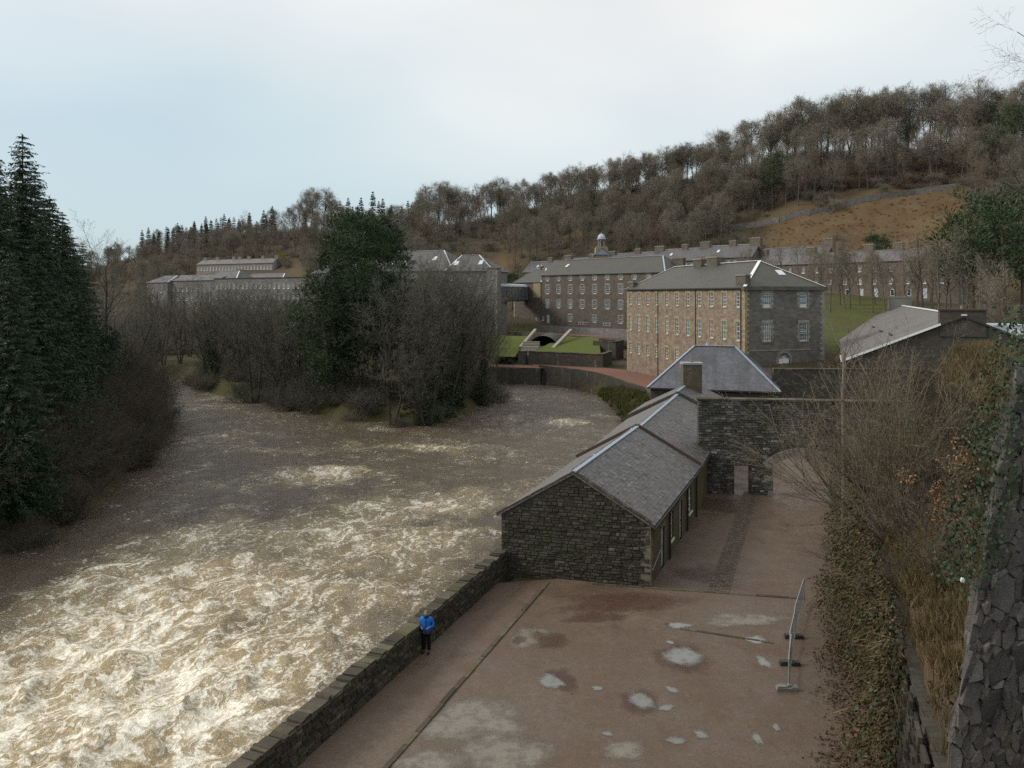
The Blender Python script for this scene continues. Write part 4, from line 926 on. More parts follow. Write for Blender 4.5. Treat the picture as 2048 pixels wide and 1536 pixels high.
for lx, wd2 in ((17.6, 3.7), (26.9, 2.9)):
    s_ = thing('wall_sign', ('longer' if wd2 > 3 else 'shorter') + ' of two framed signs with dark lettering on the mill wall', 'sign', (0, 0, 0))
    dv = Vector((30.15, -36, 0)).normalized(); s_.location = Vector((8.85, 240, 5.85)) + dv * lx + Vector((-dv.y, dv.x, 0)) * -.12; s_.rotation_euler = (0, 0, math.atan2(dv.y, dv.x))
    b = MB(); b.box(-wd2 / 2, wd2 / 2, 0, .06, 0, .95); b.build('board', 'sign_board', s_)
    b = MB(); x = -wd2 / 2 + .3
    while x < wd2 / 2 - .4:
        w = rnd.uniform(.16, .3); b.box(x, x + w, -.02, -.003, .25, .72); x += w + rnd.choice((.08, .1, .3))
    b.build('lettering', 'sign_letters', s_)
# annex with pyramid roof at its left end
o, L = bframe('mill_annex', 'low hipped stone annex between the glazed link bridge and the dark mill', 'building', (.6, 251), (8.75, 240.3))
fr = [(L - 3.0, L - 2.0, 6.4, 7.9)]
walls(o, L, 10, 0, 18.4, 'stone_mill', fr); place_win(o, (L - 2.5, 0, 6.4), 0, 1.0, 1.5, 2, 2, None, 'glass_pale')
roof(o, L, 10, 18.5, 22.6, 5.5, 3.5, 'slate_mill', .3, ridge='lead_white')
quoins(o, 0, 0, 2, 18, 1, 1, 'dressed_grey', .8)
chimney(o, 7.6, 5.0, 21, 23.2, .9, .9, 'stone_mill', 1, pot='white_paint')
b = MB(); b.box(L - 3.6, L - .2, -.12, .1, 13.6, 18.3); b.build('pale_panel', 'dressed_warm', o)

# --- glazed link bridge between two mills
p0 = W(991, 570, 216); p1 = W(1058, 573, 246)
o, L = bframe('link_bridge', 'glazed footbridge with curved metal roof joining two mills', 'bridge', (p0.x, p0.y), (p1.x, p1.y))
zt, zb = 17.4, 12.9
b = MB(); b.box(0, L, 0, 3, zb - .4, zb); b.build('deck', 'dark_iron', o)
b = MB()
for k in range(8):
    a0, a1 = math.pi * k / 8, math.pi * (k + 1) / 8
    q0, q1 = (1.5 - 1.65 * math.cos(a0), zt - .6 + .9 * math.sin(a0)), (1.5 - 1.65 * math.cos(a1), zt - .6 + .9 * math.sin(a1))
    b.poly([(0, *q0), (L, *q0), (L, *q1), (0, *q1)])
b.build('roof', 'lead', o)
n = 22
for k in range(n + 1):
    b = MB(); x = L * k / n; b.box(x - .05, x + .05, -.06, .04, zb, zt - .3); b.build('mullion', 'galvanised', o)
b = MB(); b.box(0, L, .06, .1, zb, zt - .3); b.build('glazing', 'glass_dark', o)
b = MB(); b.box(0, L, 2.9, 2.95, zb, zt - .3); b.build('glazing', 'glass_dark', o)

# --- the big mill half hidden by the island trees
def simple_block(name, label, p0, p1, D, z0, ze, zr, inl, inr, wallm, roofm, wins, ridge='lead_white', right=(), sur=None, cat='building', oh=.3, wc=(2, 3), glass=('glass_dark', 'glass_blue'), gl=False, gr=False, group=None):
    o, L = bframe(name, label, cat, p0, p1, 0, group); fr = []
    for (x, z, w, h) in wins(L): fr.append((x - w / 2, x + w / 2, z, z + h))
    walls(o, L, D, z0, ze, wallm, fr, right, gl=gl, gr=gr, zr=zr)
    for k, (a, c, z, e) in enumerate(fr): place_win(o, ((a + c) / 2, 0, z), 0, c - a, e - z, wc[0], wc[1], sur, glass[k % len(glass)], fw=.17 if wc == (2, 2) else .12, bw=.1 if wc == (2, 2) else .06)
    ro = roof(o, L, D, ze + .1, zr, inl, inr, roofm, oh, ridge=ridge) if roofm else None
    return o, L, ro
q0, q1 = W(680, 0, 238), W(905, 0, 222)
gridw = lambda xs, rows: (lambda L: [(x * L, z, w, h) for (z, w, h) in rows for x in xs])
o, L, ro = simple_block('mill_building', 'large grey stone mill behind the island trees with dormer and rooflights', (q0.x, q0.y), (q1.x, q1.y), 17, -1, 21.3, 27.4, 7, 7.5, 'stone_far', 'slate_far',
                        gridw([.06 + .088 * k for k in range(11)], ((18.4, 1.1, 1.7), (14.6, 1.2, 2.1), (10.9, 1.2, 2.1), (7.2, 1.2, 2.1), (3.5, 1.2, 2.1))), sur='dressed_grey')
skylight(ro, (L - 8.5, 5.0, 24.9), (1, 0, 0), (0, 8.5, 6.1), 1.2, 2); skylight(ro, (L - 22, 3.4, 23.75), (1, 0, 0), (0, 8.5, 6.1), 1.2, 1.6)
b = MB(); b.box(L - 17.2, L - 14.4, 2.2, 6, 22.2, 24.5); dm = b.build('dormer', 'slate_far', ro)
b = MB(); b.box(L - 17.0, L - 15.6, 2.12, 2.2, 22.5, 24.3); b.build('window', 'white_paint', dm)
q0, q1 = W(890, 0, 220), W(986, 0, 216)
o, L, ro = simple_block('mill_wing', 'dark stone mill wing with two rooflights and a steep hipped roof beside the link bridge', (q0.x, q0.y), (q1.x, q1.y), 13, -1, 21.0, 25.6, 2.6, 6.2, 'stone_far', 'slate_far',
                        gridw([.12, .3, .48, .74], ((18.3, .9, 1.2), (14.8, .9, 1.4), (11, .9, 1.6), (7.2, .9, 1.6))), sur='dressed_grey')
skylight(ro, (2.2, 3.0, 23.2), (1, .2, 0), (0, 6.5, 4.6), 1.2, 2); skylight(ro, (L - 4.5, 3.2, 23.35), (1, 0, 0), (0, 6.5, 4.6), 1.2, 2)
q0, q1 = W(973, 0, 214.5), W(994, 0, 213.5)
o, L = bframe('stair_tower', 'narrow stone stair tower with pale quoins at the end of the link bridge', 'tower', (q0.x, q0.y), (q1.x, q1.y))
fr = [(L / 2 - .55, L / 2 + .55, z, z + 2.1) for z in (18.6, 14.9, 11.2, 7.9)]
walls(o, L, 3.2, -1, 21.6, 'stone_far', fr)
for f_ in fr: place_win(o, (L / 2, 0, f_[2]), 0, 1.1, 2.1, 1, 1, 'dressed_grey', 'glass_pale', frame='dressed_grey')
b = MB(); b.box(-.15, L + .15, -.15, 3.3, 21.6, 21.95); b.build('parapet', 'dressed_grey', o); quoins(o, L, 0, 0, 21.4, -1, 1, 'dressed_grey', .6)

# --- long white-windowed mill farther down the river
q0, q1 = W(428, 0, 309), W(624, 0, 280)
o, L, ro = simple_block('mill_building', 'long mill with three close rows of white windows and flat parapet', (q0.x, q0.y), (q1.x, q1.y), 15, -1, 20.6, 0, 0, 0, 'stone_far', None,
                        gridw([.03 + .0465 * k for k in range(21)], ((16.6, 1.35, 1.9), (12.8, 1.35, 1.9), (9.0, 1.35, 1.9), (5.2, 1.35, 1.9))), sur='dressed_grey', wc=(2, 2), glass=('glass_pale',))
b = MB(); b.box(-.2, L + .2, -.25, 15, 20.6, 20.85); b.build('parapet_coping', 'dark_iron', o); quoins(o, L, 0, 3, 20.4, -1, 1, 'dressed_grey', .9)
b = MB(); b.box(.2, L - .2, .3, 14.6, 20.2, 20.62); b.build('roof', 'slate_far', o)
q0, q1 = W(396, 0, 318), W(470, 0, 306)
simple_block('mill_block', 'hipped slate block rising behind the left end of the white-windowed mill', (q0.x, q0.y), (q1.x, q1.y), 13, -1, 19.5, 23.9, 5.5, 5.5, 'stone_far', 'slate_far', gridw([.15, .35, .55], ((15.8, 1.1, 1.8), (12, 1.1, 1.8))), sur=None)
q0, q1 = W(470, 0, 318), W(562, 0, 302)
simple_block('mill_block', 'low lead-ridged roof rising behind the parapet of the white-windowed mill', (q0.x, q0.y), (q1.x, q1.y), 10, -1, 19.5, 22.7, 4, 4, 'stone_far', 'slate_far', gridw([], ()))
q0, q1 = W(625, 0, 279.5), W(652, 0, 276)
simple_block('mill_block', 'end bay of tall windows joining the white-windowed mill to the pine tree', (q0.x, q0.y), (q1.x, q1.y), 12, -1, 22.0, 25.5, 3, 0, 'stone_far', 'slate_far', gridw([.25, .62], ((16.4, 1.3, 2.2), (12.4, 1.3, 2.2), (8.4, 1.3, 2.2))), sur='dressed_grey', wc=(2, 2))
q0, q1 = W(294, 0, 336), W(335, 0, 326)
simple_block('mill_block', 'grey end tower of the far mill, nearest the yellow gorse', (q0.x, q0.y), (q1.x, q1.y), 12, -1, 19.6, 22.4, 3, 3, 'stone_far', 'slate_far', gridw([.3, .7], ((15.5, 1.2, 2), (11.5, 1.2, 2), (7.5, 1.2, 2))), sur=None)
q0, q1 = W(333, 0, 330), W(432, 0, 310)
simple_block('mill_block', 'pale grey middle range of the far mill behind bare trees', (q0.x, q0.y), (q1.x, q1.y), 13, -1, 20.2, 22.5, 0, 0, 'stone_far', 'slate_far', gridw([.06 + .09 * k for k in range(11)], ((15.8, 1.2, 1.9), (12, 1.2, 1.9), (8.2, 1.2, 1.9))), sur='dressed_grey', wc=(2, 2), gl=True, gr=True)
# --- far tenement row with pale gable
q0, q1 = W(393, 0, 452), W(545, 0, 426)
o, L, ro = simple_block('tenement_row', 'long far tenement with three rows of windows and a pale rendered gable', (q0.x, q0.y), (q1.x, q1.y), 10, 12, 31.6, 34.4, 0, 0, 'stone_pink', 'slate_brown',
                        gridw([.022 + .0415 * k for k in range(24)], ((28.2, 1.1, 2.0), (24.4, 1.1, 2.0), (20.4, 1.1, 2.0))), glass=('glass_pale',), wc=(2, 2), gl=True, gr=True, ridge='slate_far')
b = MB(); b.poly([(L + .06, 0, 12), (L + .06, 10, 12), (L + .06, 10, 31.6), (L + .06, 5, 34.6), (L + .06, 0, 31.6)]); b.build('rendered_gable', 'render_pale', o)
for x in (.03, .2, .42, .5, .62, .8, .97): chimney(o, x * L, 5, 33.4, 35.6, 2.2, 1, 'stone_pink', 0)

# --- stepped tenement row with bell cupola
pts = [(4.0, 300), (18, 286), (32, 272), (46, 258), (58, 246), (70, 234)]
for k in range(5):
    a, c = pts[k], pts[k + 1]; zr_ = (26.9, 27.6, 28.6, 29.2, 29.6)[k]; ze_ = zr_ - 3.9
    lab = ('slate-roofed stone tenement at the far low end of the stepped row', 'stone tenement of the stepped row left of the bell cupola', 'slate-roofed tenement carrying the bell cupola on its ridge',
           'stone tenement of the stepped row right of the bell cupola', 'stone tenement at the high end of the stepped row, above the brown mill')[k]
    o, L, ro = simple_block('tenement', lab, a, c, 9.5, 8, ze_, zr_, 0, 0, 'stone_red', 'slate_far', gridw([.08 + .12 * j for j in range(8)], ((ze_ - 2.6, 1.0, 1.7), (ze_ - 6, 1.0, 1.8), (ze_ - 9.4, 1.0, 1.8))), gl=True, gr=True, glass=('glass_dark', 'glass_pale'), ridge='lead_white')
    chimney(o, L - 1.0, 4.75, zr_ - 1.6, zr_ + 1.6, 3.4, 1.6, 'stone_red', 4); chimney(o, L * .5, 4.75, zr_ - 1.2, zr_ + 1.1, 2.2, 1.2, 'stone_red', 3)
    skylight(ro, (L * .28, 2.4, ze_ + .1 + 2.4 * 3.8 / 4.75 + .05), (1, 0, 0), (0, 4.75, 3.8), .8, 1.2)
    if k == 2: cup_parent = o
p = W(1203, 0, 270); zc = 29.5
cu = thing('bell_cupola', 'lead-domed bell cupola on slim columns with weathervane', 'cupola', (p.x, p.y, zc))
b = MB(); b.box(-2.1, 2.1, -1.6, 2.2, -4.4, .9); b.box(-1.7, 1.7, -1.5, 1.7, .9, 1.2); b.build('base', 'dressed_warm', cu)
b = MB(); b.poly([(-3.0, -2.0, -1.6), (3.0, -2.0, -1.6), (0, -2.0, .55)]); b.poly([(-3.2, -2.3, -1.8), (0, -2.3, .7), (0, 2.0, .7), (-3.2, 2.0, -1.8)]); b.poly([(0, -2.3, .7), (3.2, -2.3, -1.8), (3.2, 2.0, -1.8), (0, 2.0, .7)])
b.build('pediment', 'lead_blue', cu)
b = MB(); b.lathe([(.01, -1.0), (.75, -1.0)], (0, 0), 16); o_ = b.build('clock_face', 'sign_board', cu); o_.location = (0, -2.06, .0); o_.rotation_euler = (math.pi / 2, 0, 0); o_.location = (0, -1.1, -.9)
for k in range(8):
    a = math.pi / 4 * (k + .5); b = MB(); b.lathe([(.16, 1.2), (.13, 3.6), (.19, 3.7)], (1.15 * math.cos(a), 1.15 * math.sin(a)), 6); b.build('column', 'dressed_grey', cu)
b = MB(); b.lathe([(.55, 1.2), (.45, 2.0), (.2, 2.9)], (0, 0), 8); b.build('bell', 'dark_iron', cu)
b = MB(); b.lathe([(1.5, 3.65), (1.5, 3.95), (1.3, 4.0), (1.25, 4.5), (1.0, 5.0), (.6, 5.4), (.15, 5.55), (.08, 6.0)], (0, 0), 14); b.build('dome', 'lead', cu, smooth=True)
b = MB(); b.bar((0, 0, 5.6), (0, 0, 9.2), .12); b.bar((-.8, 0, 8.9), (.9, 0, 8.9), .12, .3); b.build('weathervane', 'dark_iron', cu)

# --- terraced row to the right, behind the lawn
a, c = (66, 240), (105, 188)
o, L, ro = simple_block('tenement_row', 'long brown tenement row with white doors above the green bank', a, c, 10, 8, 23.0, 26.0, 0, 0, 'stone_red', 'slate_purple', gridw([.05 + .0635 * j for j in range(15)], ((20.4, 1.0, 1.7), (17.2, 1.0, 1.7))), gl=True, gr=True, ridge='lead', glass=('glass_pale', 'glass_dark'))
for x in (.41, .445, .57, .63, .69, .755, .82, .88):
    dx = x * L
    if x in (.445, .63, .69, .88):
        b = MB(); b.box(dx - .5, dx + .5, -.05, .05, 13.6, 16.0); b.build('door', 'pale_paint', o)
    else:
        b = MB(); b.box(dx - .5, dx + .5, -.04, .04, 14.2, 15.9); w_ = b.build('window', 'white_paint', o); b = MB(); b.box(dx - .4, dx + .4, -.055, -.042, 14.3, 15.8); b.build('pane', 'glass_dark', w_)
for x in (.12, .36, .62, .74, .95): chimney(o, x * L, 5, 24.8, 27.6, 2.6, 1.3, 'stone_red', 3)
a, c = (72, 246), (88, 226)
o, L, ro = simple_block('tenement', 'short tenement with tall chimney peeping over the brown terrace', a, c, 9, 10, 24.8, 28.6, 0, 0, 'stone_red', 'slate_far', gridw([.2, .5, .8], ((22, 1, 1.7),)), gl=True, gr=True, ridge='lead')
chimney(o, L - 1.2, 4.5, 27, 30.4, 3.6, 1.4, 'stone_red', 4); chimney(o, 2, 4.5, 27, 29.8, 2.6, 1.2, 'stone_red', 3)

# --- hip-roofed building by the gate
o, L = bframe('gate_house', 'low stone building with steep blue-grey hipped slate roof behind the arched wall', 'building', (14.9, 86), (27.2, 82))
walls(o, L, 9.5, -1, 4.7, 'stone_dark')
ro = roof(o, L, 9.5, 4.75, 8.75, 4.2, 4.4, 'slate_blue', .3, ridge='lead_blue', rw=.26)
b = MB(); b.box(-.3, L + .3, -.4, -.3, 4.35, 4.5); b.build('gutter', 'gutter', o)
b = MB(); b.lathe([(.16, 8.7), (.14, 9.1), (.02, 9.12)], (5.6, 4.75), 8); b.build('roof_vent', 'lead', ro)

# --- slate roofed building at the right with gable stack
dv = Vector((31, 77, 0)).normalized()
o = thing('gabled_building', 'long building with pale brown slate roof and broad chimney on its gable', 'building', (36.9, 88.5, 0), math.atan2(dv.y, dv.x) - math.pi / 2)
Wd = 23.0; Ln = 83.0
b = MB(); b.poly([(0, 0, -1), (Wd, 0, -1), (Wd, 0, 7.2), (Wd / 2, 0, 12.1), (0, 0, 7.2)], [(0, -1), (Wd, -1), (Wd, 7.2), (Wd / 2, 12.1), (0, 7.2)])
b.poly([(0, Ln, -1), (0, 0, -1), (0, 0, 7.2), (0, Ln, 7.2)], [(Ln, -1), (0, -1), (0, 7.2), (Ln, 7.2)]); b.poly([(Wd, 0, -1), (Wd, Ln, -1), (Wd, Ln, 7.2), (Wd, 0, 7.2)])
b.poly([(Wd, Ln, -1), (0, Ln, -1), (0, Ln, 7.2), (Wd / 2, Ln, 12.1), (Wd, Ln, 7.2)]); b.build('wall', 'stone_dark', o)
b = MB(); sl = math.hypot(Wd / 2, 4.9)
for sgn, xe in ((0, -.4), (1, Wd + .4)):
    ze = 7.2 - .4 * 4.9 / (Wd / 2); P4 = [(xe, -.25, ze + .15), (Wd / 2, -.25, 12.25), (Wd / 2, Ln + .2, 12.25), (xe, Ln + .2, ze + .15)]
    uv4 = [(0, 0), (0, sl), (Ln, sl), (Ln, 0)]
    b.poly(P4 if sgn else P4[::-1], uv4 if sgn else uv4[::-1]); b.poly([(p[0], p[1], p[2] - .2) for p in P4], None, 1)
    b.poly([P4[0], P4[1], (P4[1][0], P4[1][1], P4[1][2] - .2), (P4[0][0], P4[0][1], P4[0][2] - .2)], None, 1); b.poly([P4[0], P4[3], (P4[3][0], P4[3][1], P4[3][2] - .2), (P4[0][0], P4[0][1], P4[0][2] - .2)], None, 1)
ro = b.build('roof', ['slate_brown', 'gutter'], o)
b = MB(); b.bar((Wd / 2, -.2, 12.3), (Wd / 2, Ln, 12.3), .55, .12); b.bar((-.42, -.3, 7.1), (Wd / 2 - 2.2, -.3, 11.3), .12, .22); b.bar((-.45, -.2, 7.1), (-.45, 8, 7.1), .2, .16); b.build('ridge_flashing', 'lead_white', ro)
for (y, x, l) in ((9, 5.2, 5), (22, 4.8, 5), (40, 4.6, 6)):
    z = 7.2 + x * 4.9 / (Wd / 2) + .17; b = MB(); b.box(x - .12, x + .12, y, y + l, z - .05, z + .12); b.build('roof_slot', 'dark_iron', ro)
chimney(o, Wd / 2 - .1, .7, 10, 12.75, 4.3, 1.6, 'stone_dark', 1, 'rust_verge'); chimney(o, Wd / 2 - .5, Ln - 1.5, 11.5, 13.9, 4.2, 1.6, 'concrete', 2)
b = MB(); b.box(Wd / 2 + 3.2, Wd / 2 + 6.2, 3, 9, 9.2, 11.2); dm = b.build('dormer', 'lead', ro); b = MB(); b.obox((Wd / 2 + 4.6, 2.8, 9.4), (1.6, 0, -.9), (0, 5, 0), (0.2, 0, 1.6)); b.build('roof_sheet', 'lead_white', dm)

# --- riverside range: three gabled slate roofs in line
Fr = [Vector((6.8, 39.4)), Vector((12.3, 53.0)), Vector((19.2, 72.0)), Vector((22.4, 80.6))]      # right (lane) side wall line
Fl = [Vector((-.55, 41.5)), Vector((4.7, 55.6)), Vector((10.8, 73.5)), Vector((13.8, 81.6))]
o = thing('riverside_range', 'low stone range with three grey slate roofs in line between river and lane', 'building', (0, 0, 0))
def slates(parent, A, B, C, Dq, limit, r):
    """cover the slope A(eave start) B(eave end) C(ridge end) D(ridge start) with lapped slates"""
    up = ((Dq - A) + (C - B)) / 2; sl = up.length; nrow = int(sl / .2); lst = []
    n = (B - A).cross(Dq - A).normalized()
    if n.z < 0: n = -n
    for i in range(nrow + 1):
        f0 = i / (nrow + .5); a = A.lerp(Dq, f0); c = B.lerp(C, f0); Lr = (c - a).length; ux = (c - a).normalized(); x = -(.16 if i % 2 else 0)
        uu = (Dq - A).normalized()
        while x < Lr:
            w = .32 * r.uniform(.9, 1.1); x0, x1 = max(x, 0), min(x + w, Lr); x += w
            if x1 - x0 > .05: lst.append((a + ux * (x0 + x1) / 2, x1 - x0 - .008, ux, uu))
    lst.sort(key=lambda q: (q[0] - Vector((0, 0, H))).length)
    return lst, n
sb_ = MB(); sb_.obox((-.5, 0, 0), (1, 0, 0), (0, .27, -.012), (0, 0, .018)); slate_me = sb_.mesh('slate', 'slate_piece'); SV = np.array(sb_.v); SF = sb_.f
def add_slates(parent, quad, limit, r):
    lst, n = slates(parent, *quad, limit, r); vs_, ff, k0 = [], [], 0
    for i, (p, w, ux, uu) in enumerate(lst):
        t = r.uniform(.0, .014) + (.02 if r.random() < .03 else 0); p = p - uu * (r.random() < .02) * r.uniform(.04, .1) + uu * r.uniform(-.008, .008); nn = ux.cross(uu).normalized()
        if nn.z < 0: nn = -nn
        up2 = (uu - ux * uu.dot(ux)).normalized()
        Mx = Matrix((ux, up2, nn)).transposed(); loc = p + nn * (.03 + t)
        if i < limit: link('slate', slate_me, parent, loc, Mx.to_euler(), (w, 1, 1))
        else:
            Mn = np.array(Mx); vs_.append((SV * np.array([w, 1, 1])) @ Mn.T + np.array(loc)); ff.append(np.array(SF) + k0); k0 += len(SV)
    if vs_: stuff(link('slate_courses', fast_mesh('slate_courses', np.concatenate(vs_), np.concatenate(ff), ['slate_piece']), parent))
EV, RG = 3.08, 5.35
rs = random.Random(21)
for s_ in range(3):
    a, c, e, g_ = Fr[s_], Fr[s_ + 1], Fl[s_ + 1], Fl[s_]            # right near, right far, left far, left near
    ze = EV + (.0, -.05, .35)[s_]; zr_ = RG + (0, -.12, .15)[s_]
    ma, mb_ = (a + g_) / 2, (c + e) / 2
    b = MB(); v3 = lambda p, z: Vector((p.x, p.y, z))
    ax_ = (c - a).normalized()
    # walls: lane side (with openings for the nearest section), river side, near gable, far gable
    Ln_ = (c - a).length; op = []
    if s_ == 0: op = [(2.6, 3.55, .0, 2.15), (5.3, 6.2, .75, 2.3), (7.9, 8.85, .0, 2.3), (11.2, 12.3, .75, 2.3)]
    rot_ = math.atan2(ax_.y, ax_.x)
    facade(b, v3(a, 0), v3(ax_, 0), Ln_, -1, ze, op, .22, 1, inw=(-ax_.y, ax_.x, 0))
    b.poly([v3(e, -4), v3(g_, -4), v3(g_, ze), v3(e, ze)], [((e - g_).length, -4), (0, -4), (0, ze), ((e - g_).length, ze)], 0)
    wdt = (a - g_).length
    b.poly([v3(g_, -4), v3(a, -4), v3(a, ze), v3(ma, zr_ - .02), v3(g_, ze)], [(0, -4), (wdt, -4), (wdt, ze), (wdt / 2, zr_), (0, ze)], 0)
    b.poly([v3(c, -4), v3(e, -4), v3(e, ze), v3(mb_, zr_ + .0), v3(c, ze)], [(0, -4), (wdt, -4), (wdt, ze), (wdt / 2, zr_), (0, ze)], 0)
    b.build('wall', ['stone_dark', 'render_ochre'], o)
    # roof slopes with overhang
    ar = (a - g_).normalized(); oh = .22; dz = oh * (zr_ - ze) / (wdt / 2)
    A0, B0 = v3(a + ar * oh - ax_ * (.12 if s_ == 0 else 0), ze - dz + .1), v3(c + ar * oh, ze - dz + .1); C0, D0 = v3(mb_, zr_ + .1), v3(ma - ax_ * (.12 if s_ == 0 else 0), zr_ + .1)
    E0, G0 = v3(e - ar * oh, ze - dz + .1), v3(g_ - ar * oh - ax_ * (.12 if s_ == 0 else 0), ze - dz + .1)
    b = MB()
    for q in ([A0, B0, C0, D0], [E0, G0, D0, C0]):
        b.poly(q, [(0, 0), (16, 0), (16, 4.3), (0, 4.3)]); b.poly([p - Vector((0, 0, .12)) for p in q][::-1])
        for i in range(4): b.poly([q[i], q[(i + 1) % 4], q[(i + 1) % 4] - Vector((0, 0, .12)), q[i] - Vector((0, 0, .12))])
    ro = b.build('roof', 'slate_brown', o)
    add_slates(ro, (A0, B0, C0, D0), (285, 0, 0)[s_], rs)
    b = MB(); upv = Vector((0, 0, .05)); b.bar(D0 + upv, C0 + upv, .34, .08); b.build('ridge_flashing', 'lead_blue', ro)
    # verges: moss-edged at the near gable, raised rusty skew at the far ends
    b = MB(); uq = Vector((0, 0, .1))
    if s_ < 2:
        b.bar(B0 + uq, C0 + uq, .2, .26); b.bar(E0 + uq, C0 + uq, .2, .26); b.build('skew', 'rust_verge' if s_ == 0 else 'stone_dark', ro)
    b = MB(); b.bar(A0 - Vector((0, 0, .1)) + v3(ar, 0) * .06, B0 - Vector((0, 0, .1)) + v3(ar, 0) * .06, .12, .12); b.build('gutter', 'gutter', ro)
    if s_ == 0:
        # gable stones of the near end, built stone by stone, with verge pieces
        gx = v3((a - g_).normalized(), 0); ng_ = v3(Vector((gx.y, -gx.x)), 0)
        hgt = lambda u: ze - .02 + min(u, wdt - u) * (zr_ - ze) / (wdt / 2) + 3.0
        stone_face(o, v3(g_, -3.0), gx, (0, 0, 1), ng_, wdt, hgt, rh=(.11, .2), sw=(.18, .55), zmin=2.7)
        for k in range(26):
            f = (k + .5) / 26
            for (p, q) in ((A0, D0), (G0, D0)):
                pt = p.lerp(q, f); b = MB(); dd = (q - p).normalized(); b.obox(pt - dd * .085 + Vector((0, 0, .0)) - v3(ax_, 0) * .02, dd * .16, v3(ax_, 0) * .3, Vector((0, 0, .06 + .03 * rs.random()))); b.build('verge_stone', 'coping_stone' if rs.random() < .7 else 'rubble', ro)
        z = 0.0; k = 0
        while z < 2.9:
            h_ = rs.uniform(.26, .36); h_ = min(h_, 3.0 - z); q = .5 if k % 2 else .3; b = MB(); b.obox(v3(a, z) + ng_ * .04 + v3(ar, 0) * .04 , -gx * q, v3(ax_, 0) * (.75 - q), Vector((0, 0, h_ - .012))); b.build('quoin', 'sandstone_trim', o); z += h_; k += 1
        # doors and windows of the lane side
        for (u0, u1, z0_, z1_) in op:
            base = a + ax_ * (u0 + u1) / 2; loc = (base.x, base.y, z0_)
            if z0_ == 0:
                b = MB(); w_ = u1 - u0; b.box(-w_ / 2 + .02, w_ / 2 - .02, .08, .14, .02, z1_ - .02); dd = b.build('door', 'pale_paint', o, loc, rot_)
                b = MB(); b.box(w_ / 2 - .16, w_ / 2 - .1, .03, .08, 1.0, 1.1); b.build('handle', 'dark_iron', dd)
                b = MB(); b.box(-w_ / 2 - .16, -w_ / 2, -.03, .1, 0, z1_); b.box(w_ / 2, w_ / 2 + .16, -.03, .1, 0, z1_); b.box(-w_ / 2 - .16, w_ / 2 + .16, -.035, .1, z1_, z1_ + .22); b.build('surround', 'sandstone_trim', dd)
            else: place_win(o, loc, rot_, u1 - u0, z1_ - z0_, 2, 4, None, 'glass_pale')
        for u in (4.6, 10.2, 13.6):
            p = a + ax_ * u + Vector((ax_.y, -ax_.x)) * .1; downpipe(o, p.x, p.y, 0, 3.0)
        p = a + ax_ * .3 + Vector((ax_.y, -ax_.x)) * .06; b = MB(); b.tube([(p.x, p.y, .75), (p.x + .75, p.y + 1.9, 1.15)], .03, 5); b.build('handrail', 'galvanised', o)
p = W(1383, 0, 77.5); chimney(o, p.x, p.y, 2.5, 7.7, 1.8, 1.05, 'stone_chimney', 1, 'render_pale')

# --- screen wall with cart arch and doorway across the lane
p0_, p1_ = Vector((13.55, 58.2)), Vector((27.5, 56.4)); dv = (p1_ - p0_); L = dv.length; dv.normalize(); ux = Vector((dv.x, dv.y, 0)); inw = Vector((-dv.y, dv.x, 0))
o = thing('arched_wall', 'tall dark rubble wall with a pale stone cart arch and small doorway', 'wall', (p0_.x, p0_.y, 0), math.atan2(dv.y, dv.x))
TOP = 6.75; dx0, dx1, dz1 = 2.55, 3.65, 2.05; ax0, ax1, spr = 5.25, 9.35, 2.15; acx = (ax0 + ax1) / 2; hw = (ax1 - ax0) / 2; rise = .72; Rr = (hw * hw + rise * rise) / (2 * rise); zc_ = spr + rise - Rr
def arch_z(x): return zc_ + math.sqrt(max(Rr * Rr - (x - acx) ** 2, 0))
TH = .75
b = MB(); xs = [0, dx0, dx1, ax0] + [ax0 + (ax1 - ax0) * k / 14 for k in range(1, 14)] + [ax1, L]
for i in range(len(xs) - 1):
    x0, x1 = xs[i], xs[i + 1]; xm = (x0 + x1) / 2
    za, zb2 = (-1, -1)
    if dx0 < xm < dx1: za = zb2 = dz1
    elif ax0 < xm < ax1: za, zb2 = arch_z(x0), arch_z(x1)
    for y in (0, TH):
        q = [(x0, y, za), (x1, y, zb2), (x1, y, TOP), (x0, y, TOP)]; b.poly(q if y == 0 else q[::-1], [(p[0], p[2]) for p in (q if y == 0 else q[::-1])])
    b.poly([(x0, 0, TOP), (x1, 0, TOP), (x1, TH, TOP), (x0, TH, TOP)])
    if za > -1: b.poly([(x0, 0, za), (x0, TH, za), (x1, TH, zb2), (x1, 0, zb2)])
for x in (0, L): b.poly([(x, 0, -1), (x, TH, -1), (x, TH, TOP), (x, 0, TOP)])
for x, z in ((dx0, dz1), (dx1, dz1), (ax0, spr), (ax1, spr)): b.poly([(x, 0, -1), (x, TH, -1), (x, TH, z), (x, 0, z)])
b.build('core', 'stone_dark', o)
RV = .62
def hole(a, c, d, e):
    if c > dx0 and a < dx1 and d < dz1: return True
    if c > ax0 and a < ax1 and d < spr: return True
    m_ = (a + c) / 2
    for x in (a, m_, c):
        if ax0 - .35 < x < ax1 + .35:
            for z in (d, e):
                if zc_ < z and math.hypot(x - acx, z - zc_) < Rr + RV and z > spr - .25 - .2 * (abs(x - acx) > hw): return True
                if abs(x - acx) < hw and z < arch_z(x): return True
    return False
stone_face(o, (0, 0, 0), (1, 0, 0), (0, 0, 1), (0, -1, 0), L, lambda u: TOP - .02, rh=(.12, .21), sw=(.2, .6), mat='rubble_cool', hole=hole, limit=290)
a_end = math.asin(hw / Rr); nv = 15
